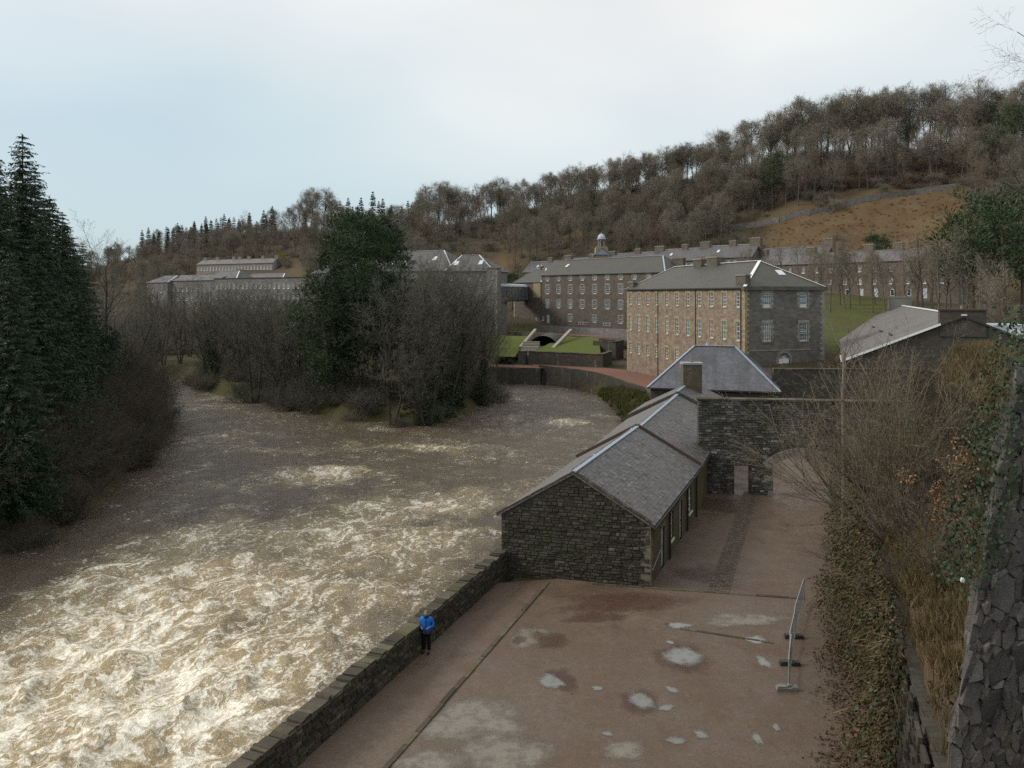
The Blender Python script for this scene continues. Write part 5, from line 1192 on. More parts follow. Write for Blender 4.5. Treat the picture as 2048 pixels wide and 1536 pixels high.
for k in range(nv):
    t0, t1 = -a_end - .12 + (2 * a_end + .24) * k / nv + .004, -a_end - .12 + (2 * a_end + .24) * (k + 1) / nv - .004
    pp = [(acx + r_ * math.sin(t), zc_ + r_ * math.cos(t)) for r_, t in ((Rr - .02, t0), (Rr - .02, t1), (Rr + RV - .04, t1), (Rr + RV - .04, t0))]
    b = MB(); y0, y1 = -.11 - .015 * (k % 2), TH * .8
    b.poly([(x, y0, z) for x, z in pp]); 
    for i in range(4): b.poly([(pp[i][0], y0, pp[i][1]), (pp[i][0], y1, pp[i][1]), (pp[(i + 1) % 4][0], y1, pp[(i + 1) % 4][1]), (pp[(i + 1) % 4][0], y0, pp[(i + 1) % 4][1])])
    b.build('voussoir', 'dressed_grey', o)
x = -.1
while x < L:
    l = rnd.uniform(.6, 1.1); b = MB(); b.box(x, min(x + l - .015, L + .1), -.16, TH + .12, TOP + .005, TOP + .13 + rnd.uniform(0, .03)); b.build('coping_stone', 'coping_stone', o); x += l
for x, s_ in ((ax0, -1), (ax1, 1)):
    z = 0; k = 0
    while z < spr - .3:
        h_ = rnd.uniform(.3, .42); w_ = .6 if k % 2 else .36; b = MB(); xa, xb = sorted((x, x + s_ * w_)); b.box(xa, xb, -.09, TH * .7, z + .006, z + h_ - .006); b.build('jamb_stone', 'dressed_grey' if k % 3 == 0 else 'rubble_cool', o); z += h_; k += 1

# --- retaining wall behind the gate
def run_wall(name, label, pts, z0, z1, th, mat, cop=None, cap='coping_stone', clen=(.8, 1.6), ch=.14, cat='wall', copname='coping_stone', dz=None, group=None):
    o = thing(name, label, cat, (pts[0][0], pts[0][1], 0), 0, group); org = Vector((pts[0][0], pts[0][1], 0)); b = MB(); acc = 0
    P = [Vector((p[0], p[1], 0)) - org for p in pts]; zt = [z1] * len(P) if not hasattr(z1, '__len__') else z1
    nr_ = []
    for i in range(len(P)):
        t = (P[min(i + 1, len(P) - 1)] - P[max(i - 1, 0)]).normalized(); nr_.append(Vector((-t.y, t.x, 0)))
    for i in range(len(P) - 1):
        p, q = P[i], P[i + 1]; l = (q - p).length; n0, n1 = nr_[i] * th, nr_[i + 1] * th; up = Vector((0, 0, 1))
        b.poly([p + up * z0, q + up * z0, q + up * zt[i + 1], p + up * zt[i]], [(acc, z0), (acc + l, z0), (acc + l, zt[i + 1]), (acc, zt[i])])
        b.poly([q + n1 + up * z0, p + n0 + up * z0, p + n0 + up * zt[i], q + n1 + up * zt[i + 1]], [(acc + l, z0), (acc, z0), (acc, zt[i]), (acc + l, zt[i + 1])])
        b.poly([p + up * zt[i], q + up * zt[i + 1], q + n1 + up * zt[i + 1], p + n0 + up * zt[i]], [(acc, 0), (acc + l, 0), (acc + l, th), (acc, th)])
        if i == 0: b.poly([p + n0 + up * z0, p + up * z0, p + up * zt[i], p + n0 + up * zt[i]])
        if i == len(P) - 2: b.poly([q + up * z0, q + n1 + up * z0, q + n1 + up * zt[i + 1], q + up * zt[i + 1]])
        acc += l
        if cop:
            t = (q - p).normalized(); n = Vector((-t.y, t.x, 0)); k = 0.0
            while k < l - .1:
                w = min(rnd.uniform(*clen), l - k); zz = zt[i] + (zt[i + 1] - zt[i]) * (k + w / 2) / l; c = MB()
                c.obox(p + t * (k + .008) - n * cop + up * (zz + .003), t * (w - .016), n * (th + 2 * cop), up * (ch + rnd.uniform(-.02, .04))); c.build(copname, cap, o); k += w
    b.build('wall_body', mat, o); return o
run_wall('boundary_wall', 'long dark wall with thin coping below the gabled building', [(28.2, 86.2), (36.6, 86.2), (52.5, 84.4)], -1, 6.35, .6, 'stone_dark', .06, ch=.1)
# river wall along the walk
run_wall('river_wall', 'curving river wall streaked with pale lime below the brown mill', [(5.4, 149.5), (12.0, 141), (15.2, 133), (17.0, 126), (19.3, 113), (18.2, 98), (15.0, 86.6)], -4, [1.25, 1.25, 1.2, 1.15, 1.1, 1.0, .9], -.5, 'stone_river', .03, clen=(1.5, 3), ch=.1)
run_wall('river_wall', 'short stub of river wall topped by red paving beside the bare trees', [(-9, 152), (-1.5, 149.2), (5.2, 147.3)], -4, .9, .7, 'stone_river')
b = MB(); b.poly([(-10, 152, .93), (-1.5, 149.2, .93), (5.6, 147.4, .93), (6.0, 152.5, .93), (-9, 157, .93)]); struct(b.build('path', 'brick_path'))
b = MB(); b.poly([(5.0, 150.3, .95), (11.6, 141.6, .95), (14.9, 133.6, .95), (16.8, 126.4, .95), (19.2, 113.4, .95), (31, 106, .95), (20.8, 143, .95), (16.8, 148.6, .95), (3.4, 156.6, .95)]); struct(b.build('path', 'brick_path'))
# --- terraced garden in front of the dark mill
run_wall('garden_wall', 'lower garden retaining wall with lime streaks facing the river path', [(3.2, 156), (16.8, 148), (19.5, 156)], -.5, 3.35, .7, 'stone_river', .08, clen=(1.2, 2.2))
run_wall('garden_pier', 'square stone pier at the foot of the garden steps', [(1.2, 157), (2.6, 156.2)], -.5, 3.3, .9, 'stone_dark', .05)
b = MB(); b.poly([(4.0, 156.6, 3.2), (16.6, 149.2, 3.2), (20.5, 190, 4.3), (12.5, 196, 4.3)]); struct(b.build('lawn', 'lawn'))
b = MB(); b.poly([(-9, 160, 2.2), (.6, 158, 2.2), (4, 198, 4.2), (-8, 205, 4.2)]); struct(b.build('lawn', 'lawn'))
st = thing('garden_steps', 'flight of stone steps rising beside the tailrace arch', 'steps', (2.0, 158.5, 0), math.radians(-4))
for k in range(9):
    b = MB(); b.box(-.6, 3.0, k * 1.7, k * 1.7 + 1.75, 0, 2.4 + k * .24); b.build('step', 'dressed_grey' if k % 2 else 'sandstone_trim', st)
ta = thing('tailrace_arch', 'dark stone tunnel mouth of the mill tailrace in the garden', 'arch', (8.4, 186, 0), math.radians(-10))
b = MB(); n = 12
for k in range(n):
    a0, a1 = math.pi * k / n, math.pi * (k + 1) / n
    q0, q1 = (3.4 * math.cos(a0), 2.2 + 3.2 * math.sin(a0)), (3.4 * math.cos(a1), 2.2 + 3.2 * math.sin(a1))
    b.poly([(q0[0], -9, q0[1]), (q1[0], -9, q1[1]), (q1[0], 6, q1[1]), (q0[0], 6, q0[1])]); b.poly([(q0[0], 5.9, q0[1]), (q1[0], 5.9, q1[1]), (0, 5.9, 2.2)])
b.build('vault', 'dark_iron', ta)
b = MB(); b.bar((3.6, -20, 3.3), (4.6, 7, 6.0), .7, .5); b.bar((-3.6, -18, 3.3), (-4.0, 7, 6.0), .6, .5); b.build('side_copings', 'dressed_grey', ta)
dvm = Vector((30.15, -36, 0)).normalized(); nvm = Vector((-dvm.y, dvm.x, 0)); org_m = Vector((8.85, 240, 0))
def mill_pt(u, off): p = org_m + dvm * u - nvm * off; return (p.x, p.y)
run_wall('terrace_wall', 'grey rendered terrace parapet along the foot of the dark mill', [mill_pt(6, 9), mill_pt(46, 9)], 1.5, 5.7, .6, 'stone_far')
b = MB(); P4 = [mill_pt(-14, 15), mill_pt(42, 15), mill_pt(42, 10), mill_pt(-14, 10)]; b.poly([(p[0], p[1], 3.9) for p in P4]); struct(b.build('path', 'brick_path'))
run_wall('terrace_wall', 'low dark terrace wall with railing posts above the bright lawn', [mill_pt(12, 22), mill_pt(36, 22)], 1, 4.3, .5, 'stone_dark')
run_wall('terrace_wall', 'rough stone buttress wall beside the brown mill at the garden edge', [(17.2, 170), (21.5, 166), (24, 172)], 0, 4.6, .8, 'stone_river', .06)

# --- dry-stone wall climbing the hillside
pts = WALLP
wo_ = thing('hillside_wall', 'grey dry-stone wall climbing across the orange hillside', 'wall', pts[0])
b = MB(); org = pts[0]; acc = 0
for p, q in zip(pts[:-1], pts[1:]):
    p, q = p - org, q - org; l = (q - p).length; t = Vector((q.x - p.x, q.y - p.y, 0)).normalized(); n = Vector((-t.y, t.x, 0)) * .7
    for k in range(6):
        a, c = p.lerp(q, k / 6), p.lerp(q, (k + 1) / 6); a.z = hz(a.x + org.x, a.y + org.y) - org.z; c.z = hz(c.x + org.x, c.y + org.y) - org.z; h0 = 1.6
        f4 = [a - n, c - n, c + n, a + n]; lo = Vector((0, 0, -.5)); hi = Vector((0, 0, h0))
        b.poly([f4[0] + lo, f4[1] + lo, f4[1] + hi, f4[0] + hi], [(acc, 0), (acc + l / 6, 0), (acc + l / 6, 2), (acc, 2)]); b.poly([f4[0] + hi, f4[1] + hi, f4[2] + hi, f4[3] + hi], [(acc, 0), (acc + l / 6, 0), (acc + l / 6, 1), (acc, 1)]); acc += l / 6
b.build('wall_body', 'stone_grey', wo_)
# ------------------------------------------------------------------ yard parapet, bank wall, stone pier
ya, yb = 10.0, 41.3
pa, pb = Vector((left_edge(ya), ya, 0)), Vector((left_edge(yb), yb, 0)); ux = (pb - pa).normalized(); nin = Vector((ux.y, -ux.x, 0)); L = (pb - pa).length
o = thing('parapet_wall', 'mossy rubble parapet wall between the red yard and the river', 'wall', (0, 0, 0))
b = MB(); b.obox(pa - nin * .5 + Vector((0, 0, -4.3)), ux * L, nin * .47, Vector((0, 0, 5.45))); b.build('core', 'stone_dark', o)
dstart = 10.0   # stones from where the view begins
stone_face(o, pa + ux * dstart, ux, (0, 0, 1), nin, L - dstart, lambda u: 1.14, rh=(.12, .2), sw=(.2, .5), mat='rubble', proud=.05, limit=270)
k = 9.0; kk = 0
while k < L:
    w = rnd.choice((.14, .2, .28, .4, .6)) * rnd.uniform(.85, 1.15); w = min(w, L - k + .1); b = MB(); zt = rnd.uniform(.1, .15) + (.06 if rnd.random() < .1 else 0); yo = rnd.uniform(-.02, .03); tl = rnd.uniform(-.02, .02)
    b.obox(pa + ux * k - nin * (.56 - yo) + Vector((0, 0, 1.1)), ux * (w - .025) + Vector((0, 0, tl)), nin * (.56 + rnd.uniform(-.04, .04)) + Vector((0, 0, rnd.uniform(-.03, .03))), Vector((0, 0, zt)) + ux * rnd.uniform(-.05, .05)); b.build('coping_stone', 'coping_stone' if rnd.random() < .7 else 'rubble', o); k += w

wl_ = lambda y: 2.6 + 0.37 * y
pa, pb = Vector((wl_(13), 13, 0)), Vector((wl_(55), 55, 0)); ux = (pb - pa).normalized(); nin = Vector((-ux.y, ux.x, 0)); L = (pb - pa).length
o = thing('bank_wall', 'overgrown stone retaining wall holding up the scrubby bank beside the yard', 'wall', (0, 0, 0))
b = MB(); b.obox(pa - nin * .75 + Vector((0, 0, -1)), ux * L, nin * .75, Vector((0, 0, 5.8))); b.build('core', 'stone_dark', o)
stone_face(o, pa, ux, (0, 0, 1), nin, 20, lambda u: 4.86 + .12 * math.sin(u * 3.1) + .08 * math.sin(u * 7.7), rh=(.18, .34), sw=(.3, .8), mat='rubble', proud=.07, limit=280)
# battered pier of rubble stones close on the right
o = thing('stone_pier', 'rough battered rubble stone pier hung with ivy, close beside the viewpoint', 'pier', (0, 0, 0))
P0 = Vector((3.42, 7.0, 8.0)); lean = Vector((.235, .10, 1)).normalized(); ux = Vector((1, .12, 0)).normalized(); ny = ux.cross(lean).normalized()
if ny.y > 0: ny = -ny
Hh = 5.9; bk_ = Vector((.95, 1.2, 0))
b = MB(); b.obox(P0 + ux * .04 + Vector((.0, 0, -.8)), ux * 3.2, bk_, lean * (Hh + .6)); b.build('core', 'mortar_core', o)
rp = random.Random(5)
def clip(poly, px_, py_, nx_, ny_):      # keep the side where (p - (px,py)).n <= 0
    out = []
    for i in range(len(poly)):
        a, c = poly[i], poly[(i + 1) % len(poly)]; da = (a[0] - px_) * nx_ + (a[1] - py_) * ny_; dc = (c[0] - px_) * nx_ + (c[1] - py_) * ny_
        if da <= 0: out.append(a)
        if da * dc < 0: t = da / (da - dc); out.append((a[0] + (c[0] - a[0]) * t, a[1] + (c[1] - a[1]) * t))
    return out
def rubble_cells(parent, o_, ux_, uz_, ny_, L_, H_, n, aspect, mat, proud, topf, r, stuff_name=None):
    P = []; tr = 0
    while len(P) < n and tr < n * 40:
        tr += 1; q = (r.uniform(0, L_), r.uniform(0, H_)); rad = r.choice((.03, .045, .06, .085, .13))
        if all(math.hypot(q[0] - p[0], (q[1] - p[1]) / aspect) > (rad + p[2]) * .55 for p in P): P.append((q[0], q[1], rad))
    bb = MB()
    for i, p in enumerate(P):
        cell = [(0, 0), (L_, 0), (L_, H_), (0, H_)]
        for j, q in enumerate(P):
            if i == j: continue
            dx_, dy_ = q[0] - p[0], (q[1] - p[1]) / aspect; dd_ = dx_ * dx_ + dy_ * dy_
            if dd_ > 1.0: continue
            f = .5 + .5 * (p[2] ** 2 - q[2] ** 2) / dd_; f = min(max(f, .15), .85)
            cell = clip(cell, p[0] + dx_ * f, p[1] + (q[1] - p[1]) * f, dx_, dy_ / aspect)
            if len(cell) < 3: break
        if len(cell) < 3: continue
        cx_ = sum(c[0] for c in cell) / len(cell); cy_ = sum(c[1] for c in cell) / len(cell)
        if cy_ > topf(cx_): continue
        pr = proud * r.uniform(.3, 1.6); tx, ty = r.uniform(-.25, .25), r.uniform(-.25, .25)
        B = []
        for k_, (sc_, dp) in enumerate(((1.0, -.3), (.965, .5), (.88, 1.0))):
            ring = []
            for c in cell:
                jx, jy = (r.uniform(-.016, .016), r.uniform(-.016, .016)) if k_ else (0, 0); x_, y_ = cx_ + (c[0] - cx_) * sc_ + jx, cy_ + (c[1] - cy_) * sc_ + jy
                z_ = pr * dp + ((x_ - cx_) * tx + (y_ - cy_) * ty) * (k_ > 0)
                ring.append(o_ + ux_ * x_ + uz_ * y_ + ny_ * z_)
            B.append(ring)
        tgt = MB() if stuff_name is None else bb; m_n = len(cell)
        for k_ in range(2):
            for i2 in range(m_n): tgt.poly([B[k_][i2], B[k_][(i2 + 1) % m_n], B[k_ + 1][(i2 + 1) % m_n], B[k_ + 1][i2]], [(0, 0)] * 4)
        tgt.poly(B[2], [(0, 0)] * m_n)
        if stuff_name is None: tgt.build('stone', mat, parent)
    if stuff_name: stuff(bb.build(stuff_name, mat, parent))
rubble_cells(o, P0 + lean * 1.9, ux, lean, ny, 1.0, Hh - 1.9, 292, 1.6, 'rubble_near', .035, lambda u: Hh - 2.0 + .12 * math.sin(u * 9), rp); rubble_cells(o, P0, ux, lean, ny, 1.0, 1.9, 60, 1.5, 'rubble_near', .035, lambda u: 1.9, rp, 'lower_stones')
rubble_cells(o, P0 + ux * 1.0, ux, lean, ny, 2.1, Hh, 230, 1.5, 'rubble_near', .03, lambda u: Hh - .1, rp, 'outer_stones')
sd2 = bk_.normalized(); rubble_cells(o, P0, sd2, lean, -sd2.cross(lean).normalized() if sd2.cross(lean).x > 0 else sd2.cross(lean).normalized(), 1.5, Hh, 150, 1.5, 'rubble_near', .03, lambda u: Hh, rp, 'side_stones')
b = MB(); tpts = [(0, 0, 0), (.05, .01, .04), (.085, .0, -.03), (.04, -.02, -.09)]
sc = thing('plastic_scrap', 'small scrap of white plastic caught at the edge of the stone pier', 'litter', W(1925, 1165, 7.0))
b = MB(); b.lathe([(.002, .0), (.012, .01), (.02, .03), (.014, .06), (.004, .075)], (0, 0), 9); b.build('sheet', 'white_paint', sc)
sc.rotation_euler = (.5, -.5, .2)

# ------------------------------------------------------------------ temporary fence by the bank
def fence_panel(pn, pf, label, hgt=1.25):
    d = (pf - pn); d.z = 0; Lf = d.length
    o = thing('mesh_barrier', label, 'fence', pn, math.atan2(d.y, d.x), 'temporary fence panels beside the bank')
    for x in (.0, Lf):
        b = MB(); b.tube([(x, 0, .1), (x, 0, hgt - .12)], .028, 7); b.build('post', 'galvanised', o)
    b = MB(); b.tube([(0, 0, hgt - .15), (.06, 0, hgt - .04), (.18, 0, hgt), (Lf - .18, 0, hgt), (Lf - .06, 0, hgt - .04), (Lf, 0, hgt - .15)], .028, 7); b.build('top_rail', 'galvanised', o)
    b = MB(); b.tube([(0, 0, .25), (Lf, 0, .25)], .024, 6); b.build('bottom_rail', 'galvanised', o)
    b = MB(); k = .1
    while k < Lf: b.tube([(k, 0, .25), (k, 0, hgt - .02)], .004, 3, cap=False); k += .1
    z = .45
    while z < hgt - .1: b.tube([(0, 0, z), (Lf, 0, z)], .004, 3, cap=False); z += .2
    stuff(b.build('wire_mesh', 'galvanised', o))
    return o
f0, f1, f2, f3 = G(1578, 1380), G(1583, 1330), G(1591, 1276), G(1608, 1211)
fence_panel(f0, f1, 'galvanised mesh fence panel with its end post in the concrete foot block')
fence_panel(f1 + Vector((-.02, .1, 0)), f2, 'galvanised mesh fence panel between the end panel and the brushy bank')
fence_panel(f2 + Vector((.02, .12, 0)), f3, 'galvanised mesh fence panel running into the overhanging twigs')
for p, lb in ((f0, 'pale concrete foot block under the open end of the mesh fence'), (f1, 'dark foot block under the first joint of the mesh fence'), (f2, 'foot block under the far joint of the mesh fence')):
    o = thing('barrier_weight', lb, 'fence block', p, math.radians(-4), 'fence foot blocks')
    b = MB(); b.box(-.45, .32, -.13, .13, 0, .11); b.box(-.42, -.1, -.11, .11, .11, .16); b.box(.06, .3, -.11, .11, .11, .15); b.build('block', 'concrete' if p is f0 else 'gutter', o)
    b = MB(); b.box(-.06, .03, -.06, .06, .11, .2); b.build('socket', 'galvanised', o)

# ------------------------------------------------------------------ person by the parapet
pp = G(853, 1306); per = thing('person', 'person in a blue jacket and black trousers, head bowed over something in their hands', 'person', pp, math.radians(-12))
m_ = plain('skin', (0.42, 0.24, 0.17), 0.6); plain('jacket_blue', (0.01, 0.15, 0.52), 0.65, 0.3, 0.35, 9); plain('jacket_dark', (0.008, 0.035, 0.13), 0.7, 0.3); plain('cloth_black', (0.012, 0.013, 0.014), 0.85, 0.15); plain('hair_grey', (0.20, 0.185, 0.17), 0.85); plain('boot', (0.02, 0.018, 0.016), 0.6)
def skin(name, verts, edges, mat, parent, root=0, sub=2):
    me = bpy.data.meshes.new(name); me.from_pydata([v[:3] for v in verts], edges, []); me.materials.append(M(mat)); o = link(name, me, parent)
    o.modifiers.new('skin', 'SKIN').use_smooth_shade = True; s_ = o.modifiers.new('sub', 'SUBSURF'); s_.levels = s_.render_levels = sub
    for i, v in enumerate(verts):
        sv_ = me.skin_vertices[0].data[i]; sv_.radius = (v[3], v[4] if len(v) > 4 else v[3]); sv_.use_root = (i == root)
    return o
# faces -y (towards the viewpoint)
V = [(0, 0, .92, .13, .10), (0, 0, 1.15, .13, .10), (0, -.01, 1.38, .15, .10), (0, -.02, 1.50, .06), (0, -.07, 1.60, .07, .085), (0, -.10, 1.69, .06, .07),
     (.10, 0, .86, .085), (.10, -.01, .48, .055), (.105, .02, .09, .04), (.115, -.13, .05, .035), (-.10, 0, .86, .085), (-.10, -.01, .48, .055), (-.11, .02, .09, .04), (-.125, -.13, .05, .035),
     (.20, 0, 1.40, .055), (.27, .03, 1.14, .04), (.12, -.23, 1.08, .03), (-.20, 0, 1.40, .055), (-.27, .03, 1.14, .04), (-.12, -.23, 1.08, .03)]
body = skin('body', V, [(0, 1), (1, 2), (2, 3), (3, 4), (4, 5), (0, 6), (6, 7), (7, 8), (8, 9), (0, 10), (10, 11), (11, 12), (12, 13), (2, 14), (14, 15), (15, 16), (2, 17), (17, 18), (18, 19)], 'skin', per)
jk = skin('jacket', [(0, .0, .80, .20, .165), (0, .0, .98, .195, .155), (0, 0, 1.18, .195, .15), (0, 0, 1.36, .18, .135), (0, -.01, 1.46, .11, .10), (.19, 0, 1.385, .095), (.285, .03, 1.13, .082), (.13, -.215, 1.075, .058), (-.19, 0, 1.385, .095), (-.285, .03, 1.13, .082), (-.13, -.215, 1.075, .058)],
          [(0, 1), (1, 2), (2, 3), (3, 4), (3, 5), (5, 6), (6, 7), (3, 8), (8, 9), (9, 10)], 'jacket_blue', per, 2)
b = MB(); b.lathe([(.105, 1.43), (.125, 1.50), (.115, 1.54), (.09, 1.52)], (0, -.02), 12); b.build('collar', 'jacket_dark', per, smooth=True)
b = MB(); b.box(-.008, .008, -.165, -.15, .85, 1.42); b.build('zip', 'jacket_dark', per)
skin('trousers', [(0, 0, .90, .155, .12), (.095, 0, .80, .105), (.10, -.01, .48, .082), (.105, .02, .10, .068), (-.095, 0, .80, .105), (-.10, -.01, .48, .082), (-.11, .02, .10, .068)], [(0, 1), (1, 2), (2, 3), (0, 4), (4, 5), (5, 6)], 'cloth_black', per)
for s_ in (1, -1):
    skin('boot', [(s_ * .107, .05, .07, .055), (s_ * .112, -.06, .055, .052), (s_ * .125, -.17, .042, .042)], [(0, 1), (1, 2)], 'boot', per)
    hd = skin('hand', [(s_ * .125, -.235, 1.075, .034, .022), (s_ * .085, -.285, 1.07, .04, .02)], [(0, 1)], 'skin', per, sub=1)
    for k in range(4):
        bx_ = s_ * (.075 - .004 * k); y_ = -.305 + k * .016; l_ = (.05, .056, .052, .042)[k]
        skin('finger', [(bx_, y_, 1.072, .009), (bx_ - s_ * l_ * .55, y_ - .012, 1.078, .0085), (bx_ - s_ * l_ * .7, y_ + .012, 1.092, .007)], [(0, 1), (1, 2)], 'skin', hd, sub=1)
    skin('thumb', [(s_ * .10, -.265, 1.085, .011), (s_ * .065, -.275, 1.112, .01), (s_ * .045, -.285, 1.116, .008)], [(0, 1), (1, 2)], 'skin', hd, sub=1)
b = MB(); 
for i in range(7):
    t0, t1 = i / 7, (i + 1) / 7
hr = skin('hair', [(0, -.045, 1.665, .088, .09), (0, -.115, 1.70, .074, .07)], [(0, 1)], 'hair_grey', per)
b = MB()
for s_ in (1, -1): b.lathe([(.004, 0), (.018, .01), (.02, .045), (.006, .06)], (s_ * .088, -.09), 7)
e_ = b.build('ears', 'skin', per); e_.location = (0, 0, 1.585)
b = MB(); b.lathe([(.004, -.02), (.016, -.01), (.012, .02), (.003, .03)], (0, -.182), 7); b.lathe([(.001, .03), (.009, .035), (.001, .045)], (.03, -.165), 6); b.lathe([(.001, .03), (.009, .035), (.001, .045)], (-.03, -.165), 6); b.box(-.022, .022, -.166, -.15, -.042, -.034); f_ = b.build('face_features', 'skin', per); f_.location = (0, 0, 1.61)
ph = thing('camera', 'small dark camera held by the person in blue', 'camera', pp + Vector((-.06, -.30, 1.10)), math.radians(-12))
b = MB(); b.box(-.055, .055, -.025, .025, -.03, .035); b.build('camera_body', 'gutter', ph); b = MB(); b.lathe([(.022, .035), (.022, .06), (.001, .06)], (0, 0), 10); b.build('lens', 'dark_iron', ph)
ph.location = per.matrix_basis @ Vector((0, -.30, 1.095))

# ------------------------------------------------------------------ trees and vegetation
rt_ = random.Random(99)
beech = [bare_tree_meshes('b', 10 + k, h, dict(BEECH, env=(h * (.27, .36, .31, .40, .29)[k], h * .60, h * (.40, .37, .42, .36, .40)[k], h * .44)), .34, tmat='bark_beech', cmat='twig_brown') for k, h in enumerate((21, 23, 19, 22, 24))]
YOUNG = dict(BEECH, start=[.25, .2, .2, .15], n=[13, 6, 6, 5], ang=[(20, 45), (20, 50), (25, 55), (25, 65)], minw=.04)
young = [bare_tree_meshes('y', 30 + k, h, dict(YOUNG, env=(h * (.25, .22, .3)[k], h * .58, h * .44, h * .55)), .16, tmat='bark_beech', cmat='twig_brown') for k, h in enumerate((12, 14, 11))]
redt = [bare_tree_meshes('r', 40 + k, h, YOUNG, .14, tmat='trunk_birch', cmat='twig_red') for k, h in enumerate((11, 13))]
hsp = [spruce_meshes(50 + k, h, 3.4, 26, 8, .95, .40, 5.0, .5) for k, h in enumerate((18, 21))]
hlar = [spruce_meshes(54 + k, h, 3.2, 24, 8, .9, .26, 4.5, .4, cmat='needle_larch') for k, h in enumerate((17, 20))]
hpine = [pine_meshes(57 + k, h, 4.2, 80, 60, 1.4, .16, .4) for k, h in enumerate((16, 19, 14))]
def uv_of(px, d): return ((px - CX) / F * d, d)
def tbl(px): u = (px - CX) / F; return [float(np.interp(u, tb[:, 0], tb[:, c])) for c in (1, 2, 3, 4)]
BLD = [((20.6, 143), (45, 104), 14), ((8, 242), (50, 200), 14)]
placed = []
def near(x, y, m_): return any((x - a) ** 2 + (y - b_) ** 2 < m_ * m_ for a, b_ in placed)
# beeches along the crest, denser on the right
n_ = 0
for row, off in enumerate((2, 10, 20, -6)):
    px = 1000 + row * 9
    while px < 2110:
        fd_, fz_, cd_, cz_ = tbl(px); d = cd_ + off + rt_.uniform(-4, 4); x, y = uv_of(px + rt_.uniform(-9, 9), d)
        s_ = (.80 + .37 * min(1, max(0, (px - 1250) / 350))) * rt_.uniform(.8, 1.02)
        if row == 3 and rt_.random() < .5: px += 30; continue
        plant('beech_tree', rt_.choice(beech), 'bare beech standing on the crest of the hill against the sky', 'tree', x, y, s=s_, group='beeches along the hill crest'); n_ += 1
        px += rt_.uniform(24, 40) * (1.15 if row else 1)
for (c0, c1, cnt) in ((575, 690, 9), (830, 955, 10), (955, 1010, 3)):
    for k in range(cnt):
        px = c0 + (c1 - c0) * (k + .5) / cnt; fd_, fz_, cd_, cz_ = tbl(px); mid = 1 - abs((px - (c0 + c1) / 2) / ((c1 - c0) / 2)) ** 2
        x, y = uv_of(px, cd_ + rt_.uniform(-3, 14)); plant('beech_tree', rt_.choice(beech), 'bare beech in a rounded clump on the far crest', 'tree', x, y, s=.8 + .35 * mid + rt_.uniform(-.05, .05), group='beech clumps on the far crest')
# far skyline: conifers and larches
for (c0, c1, cnt, kind) in ((280, 420, 12, 'sp'), (300, 530, 17, 'la'), (330, 470, 8, 'sp'), (690, 830, 14, 'sp'), (700, 840, 7, 'pi'), (460, 700, 9, 'la'), (420, 560, 6, 'sp')):
    for k in range(cnt):
        px = c0 + (c1 - c0) * (k + rt_.uniform(.2, .8)) / cnt; fd_, fz_, cd_, cz_ = tbl(px); d = cd_ + rt_.uniform(-30, 12); x, y = uv_of(px, d)
        if kind == 'sp': plant('spruce_tree', rt_.choice(hsp), 'dark spruce on the far wooded skyline', 'tree', x, y, s=rt_.uniform(.75, 1.1), group='spruces on the far skyline')
        elif kind == 'la': plant('larch_tree', rt_.choice(hlar), 'rust-brown larch on the far wooded skyline', 'tree', x, y, s=rt_.uniform(.8, 1.05), group='larches on the far skyline')
        else: plant('pine_tree', rt_.choice(hpine), 'dark pine on the middle skyline behind the island pine', 'tree', x, y, s=rt_.uniform(.6, .8), group='pines on the middle skyline')
x, y = uv_of(240, 560); plant('broad_tree', beech[2], 'wide round-headed bare tree in the gap of the valley', 'tree', x, y, s=.95, sz=.75)
# pines among the crest beeches
for (px, py, s_) in ((1545, 420, 1.25), (1460, 330, .9), (1420, 345, .9), (1350, 330, .9), (1300, 370, .8), (1585, 300, .9), (1715, 300, .9), (1810, 285, .8), (1960, 300, 1.3), (1990, 360, 1.2), (2030, 330, 1.4), (1120, 425, .8), (1160, 410, .8), (1010, 500, .75), (1090, 430, .7), (1180, 420, .7)):
    fd_, fz_, cd_, cz_ = tbl(px); g_ = ray_ground(px, min(max(py, HY - (cz_ - H) * F / cd_ + 6), 560)) if py > 0 else None
    plant('pine_tree', rt_.choice(hpine), 'dark green pine among the bare trees of the hillside', 'tree', g_.x, g_.y, s=s_ * .85, group='pines on the hillside')
# hillside wood, individual trees between the foot and the crest
cnt = 0; tries = 0
while cnt < 560 and tries < 6000:
    tries += 1; px = rt_.uniform(180, 2080); fd_, fz_, cd_, cz_ = tbl(px); t = rt_.random() ** .8; d = fd_ + (cd_ - fd_) * t; x, y = uv_of(px, d)
    if 1480 < px < 1940 and t < wall_t(px) + .06: continue
    if 850 < px < 1015 and .08 < t < .55: continue
    if 385 < px < 600 and t < .45: continue
    if px > 1000 and t < .12: continue
    if near(x, y, 2.9): continue
    placed.append((x, y)); cnt += 1
    if rt_.random() < .2: me, nm, lb, gr = rt_.choice(redt), 'birch_tree', 'slim reddish birch in the hillside wood', 'birches in the hillside wood'
    elif rt_.random() < .45 : me, nm, lb, gr = rt_.choice(young), 'bare_tree', 'slender leafless tree in the hillside wood', 'leafless trees in the hillside wood'
    else: me, nm, lb, gr = rt_.choice(beech), 'beech_tree', 'tall bare beech rising from the hillside wood', 'tall beeches in the hillside wood'
    plant(nm, me, lb, 'tree', x, y, s=rt_.uniform(.75, 1.1) * (.8 if nm == 'beech_tree' else 1.0), group=gr)
cnt = 0
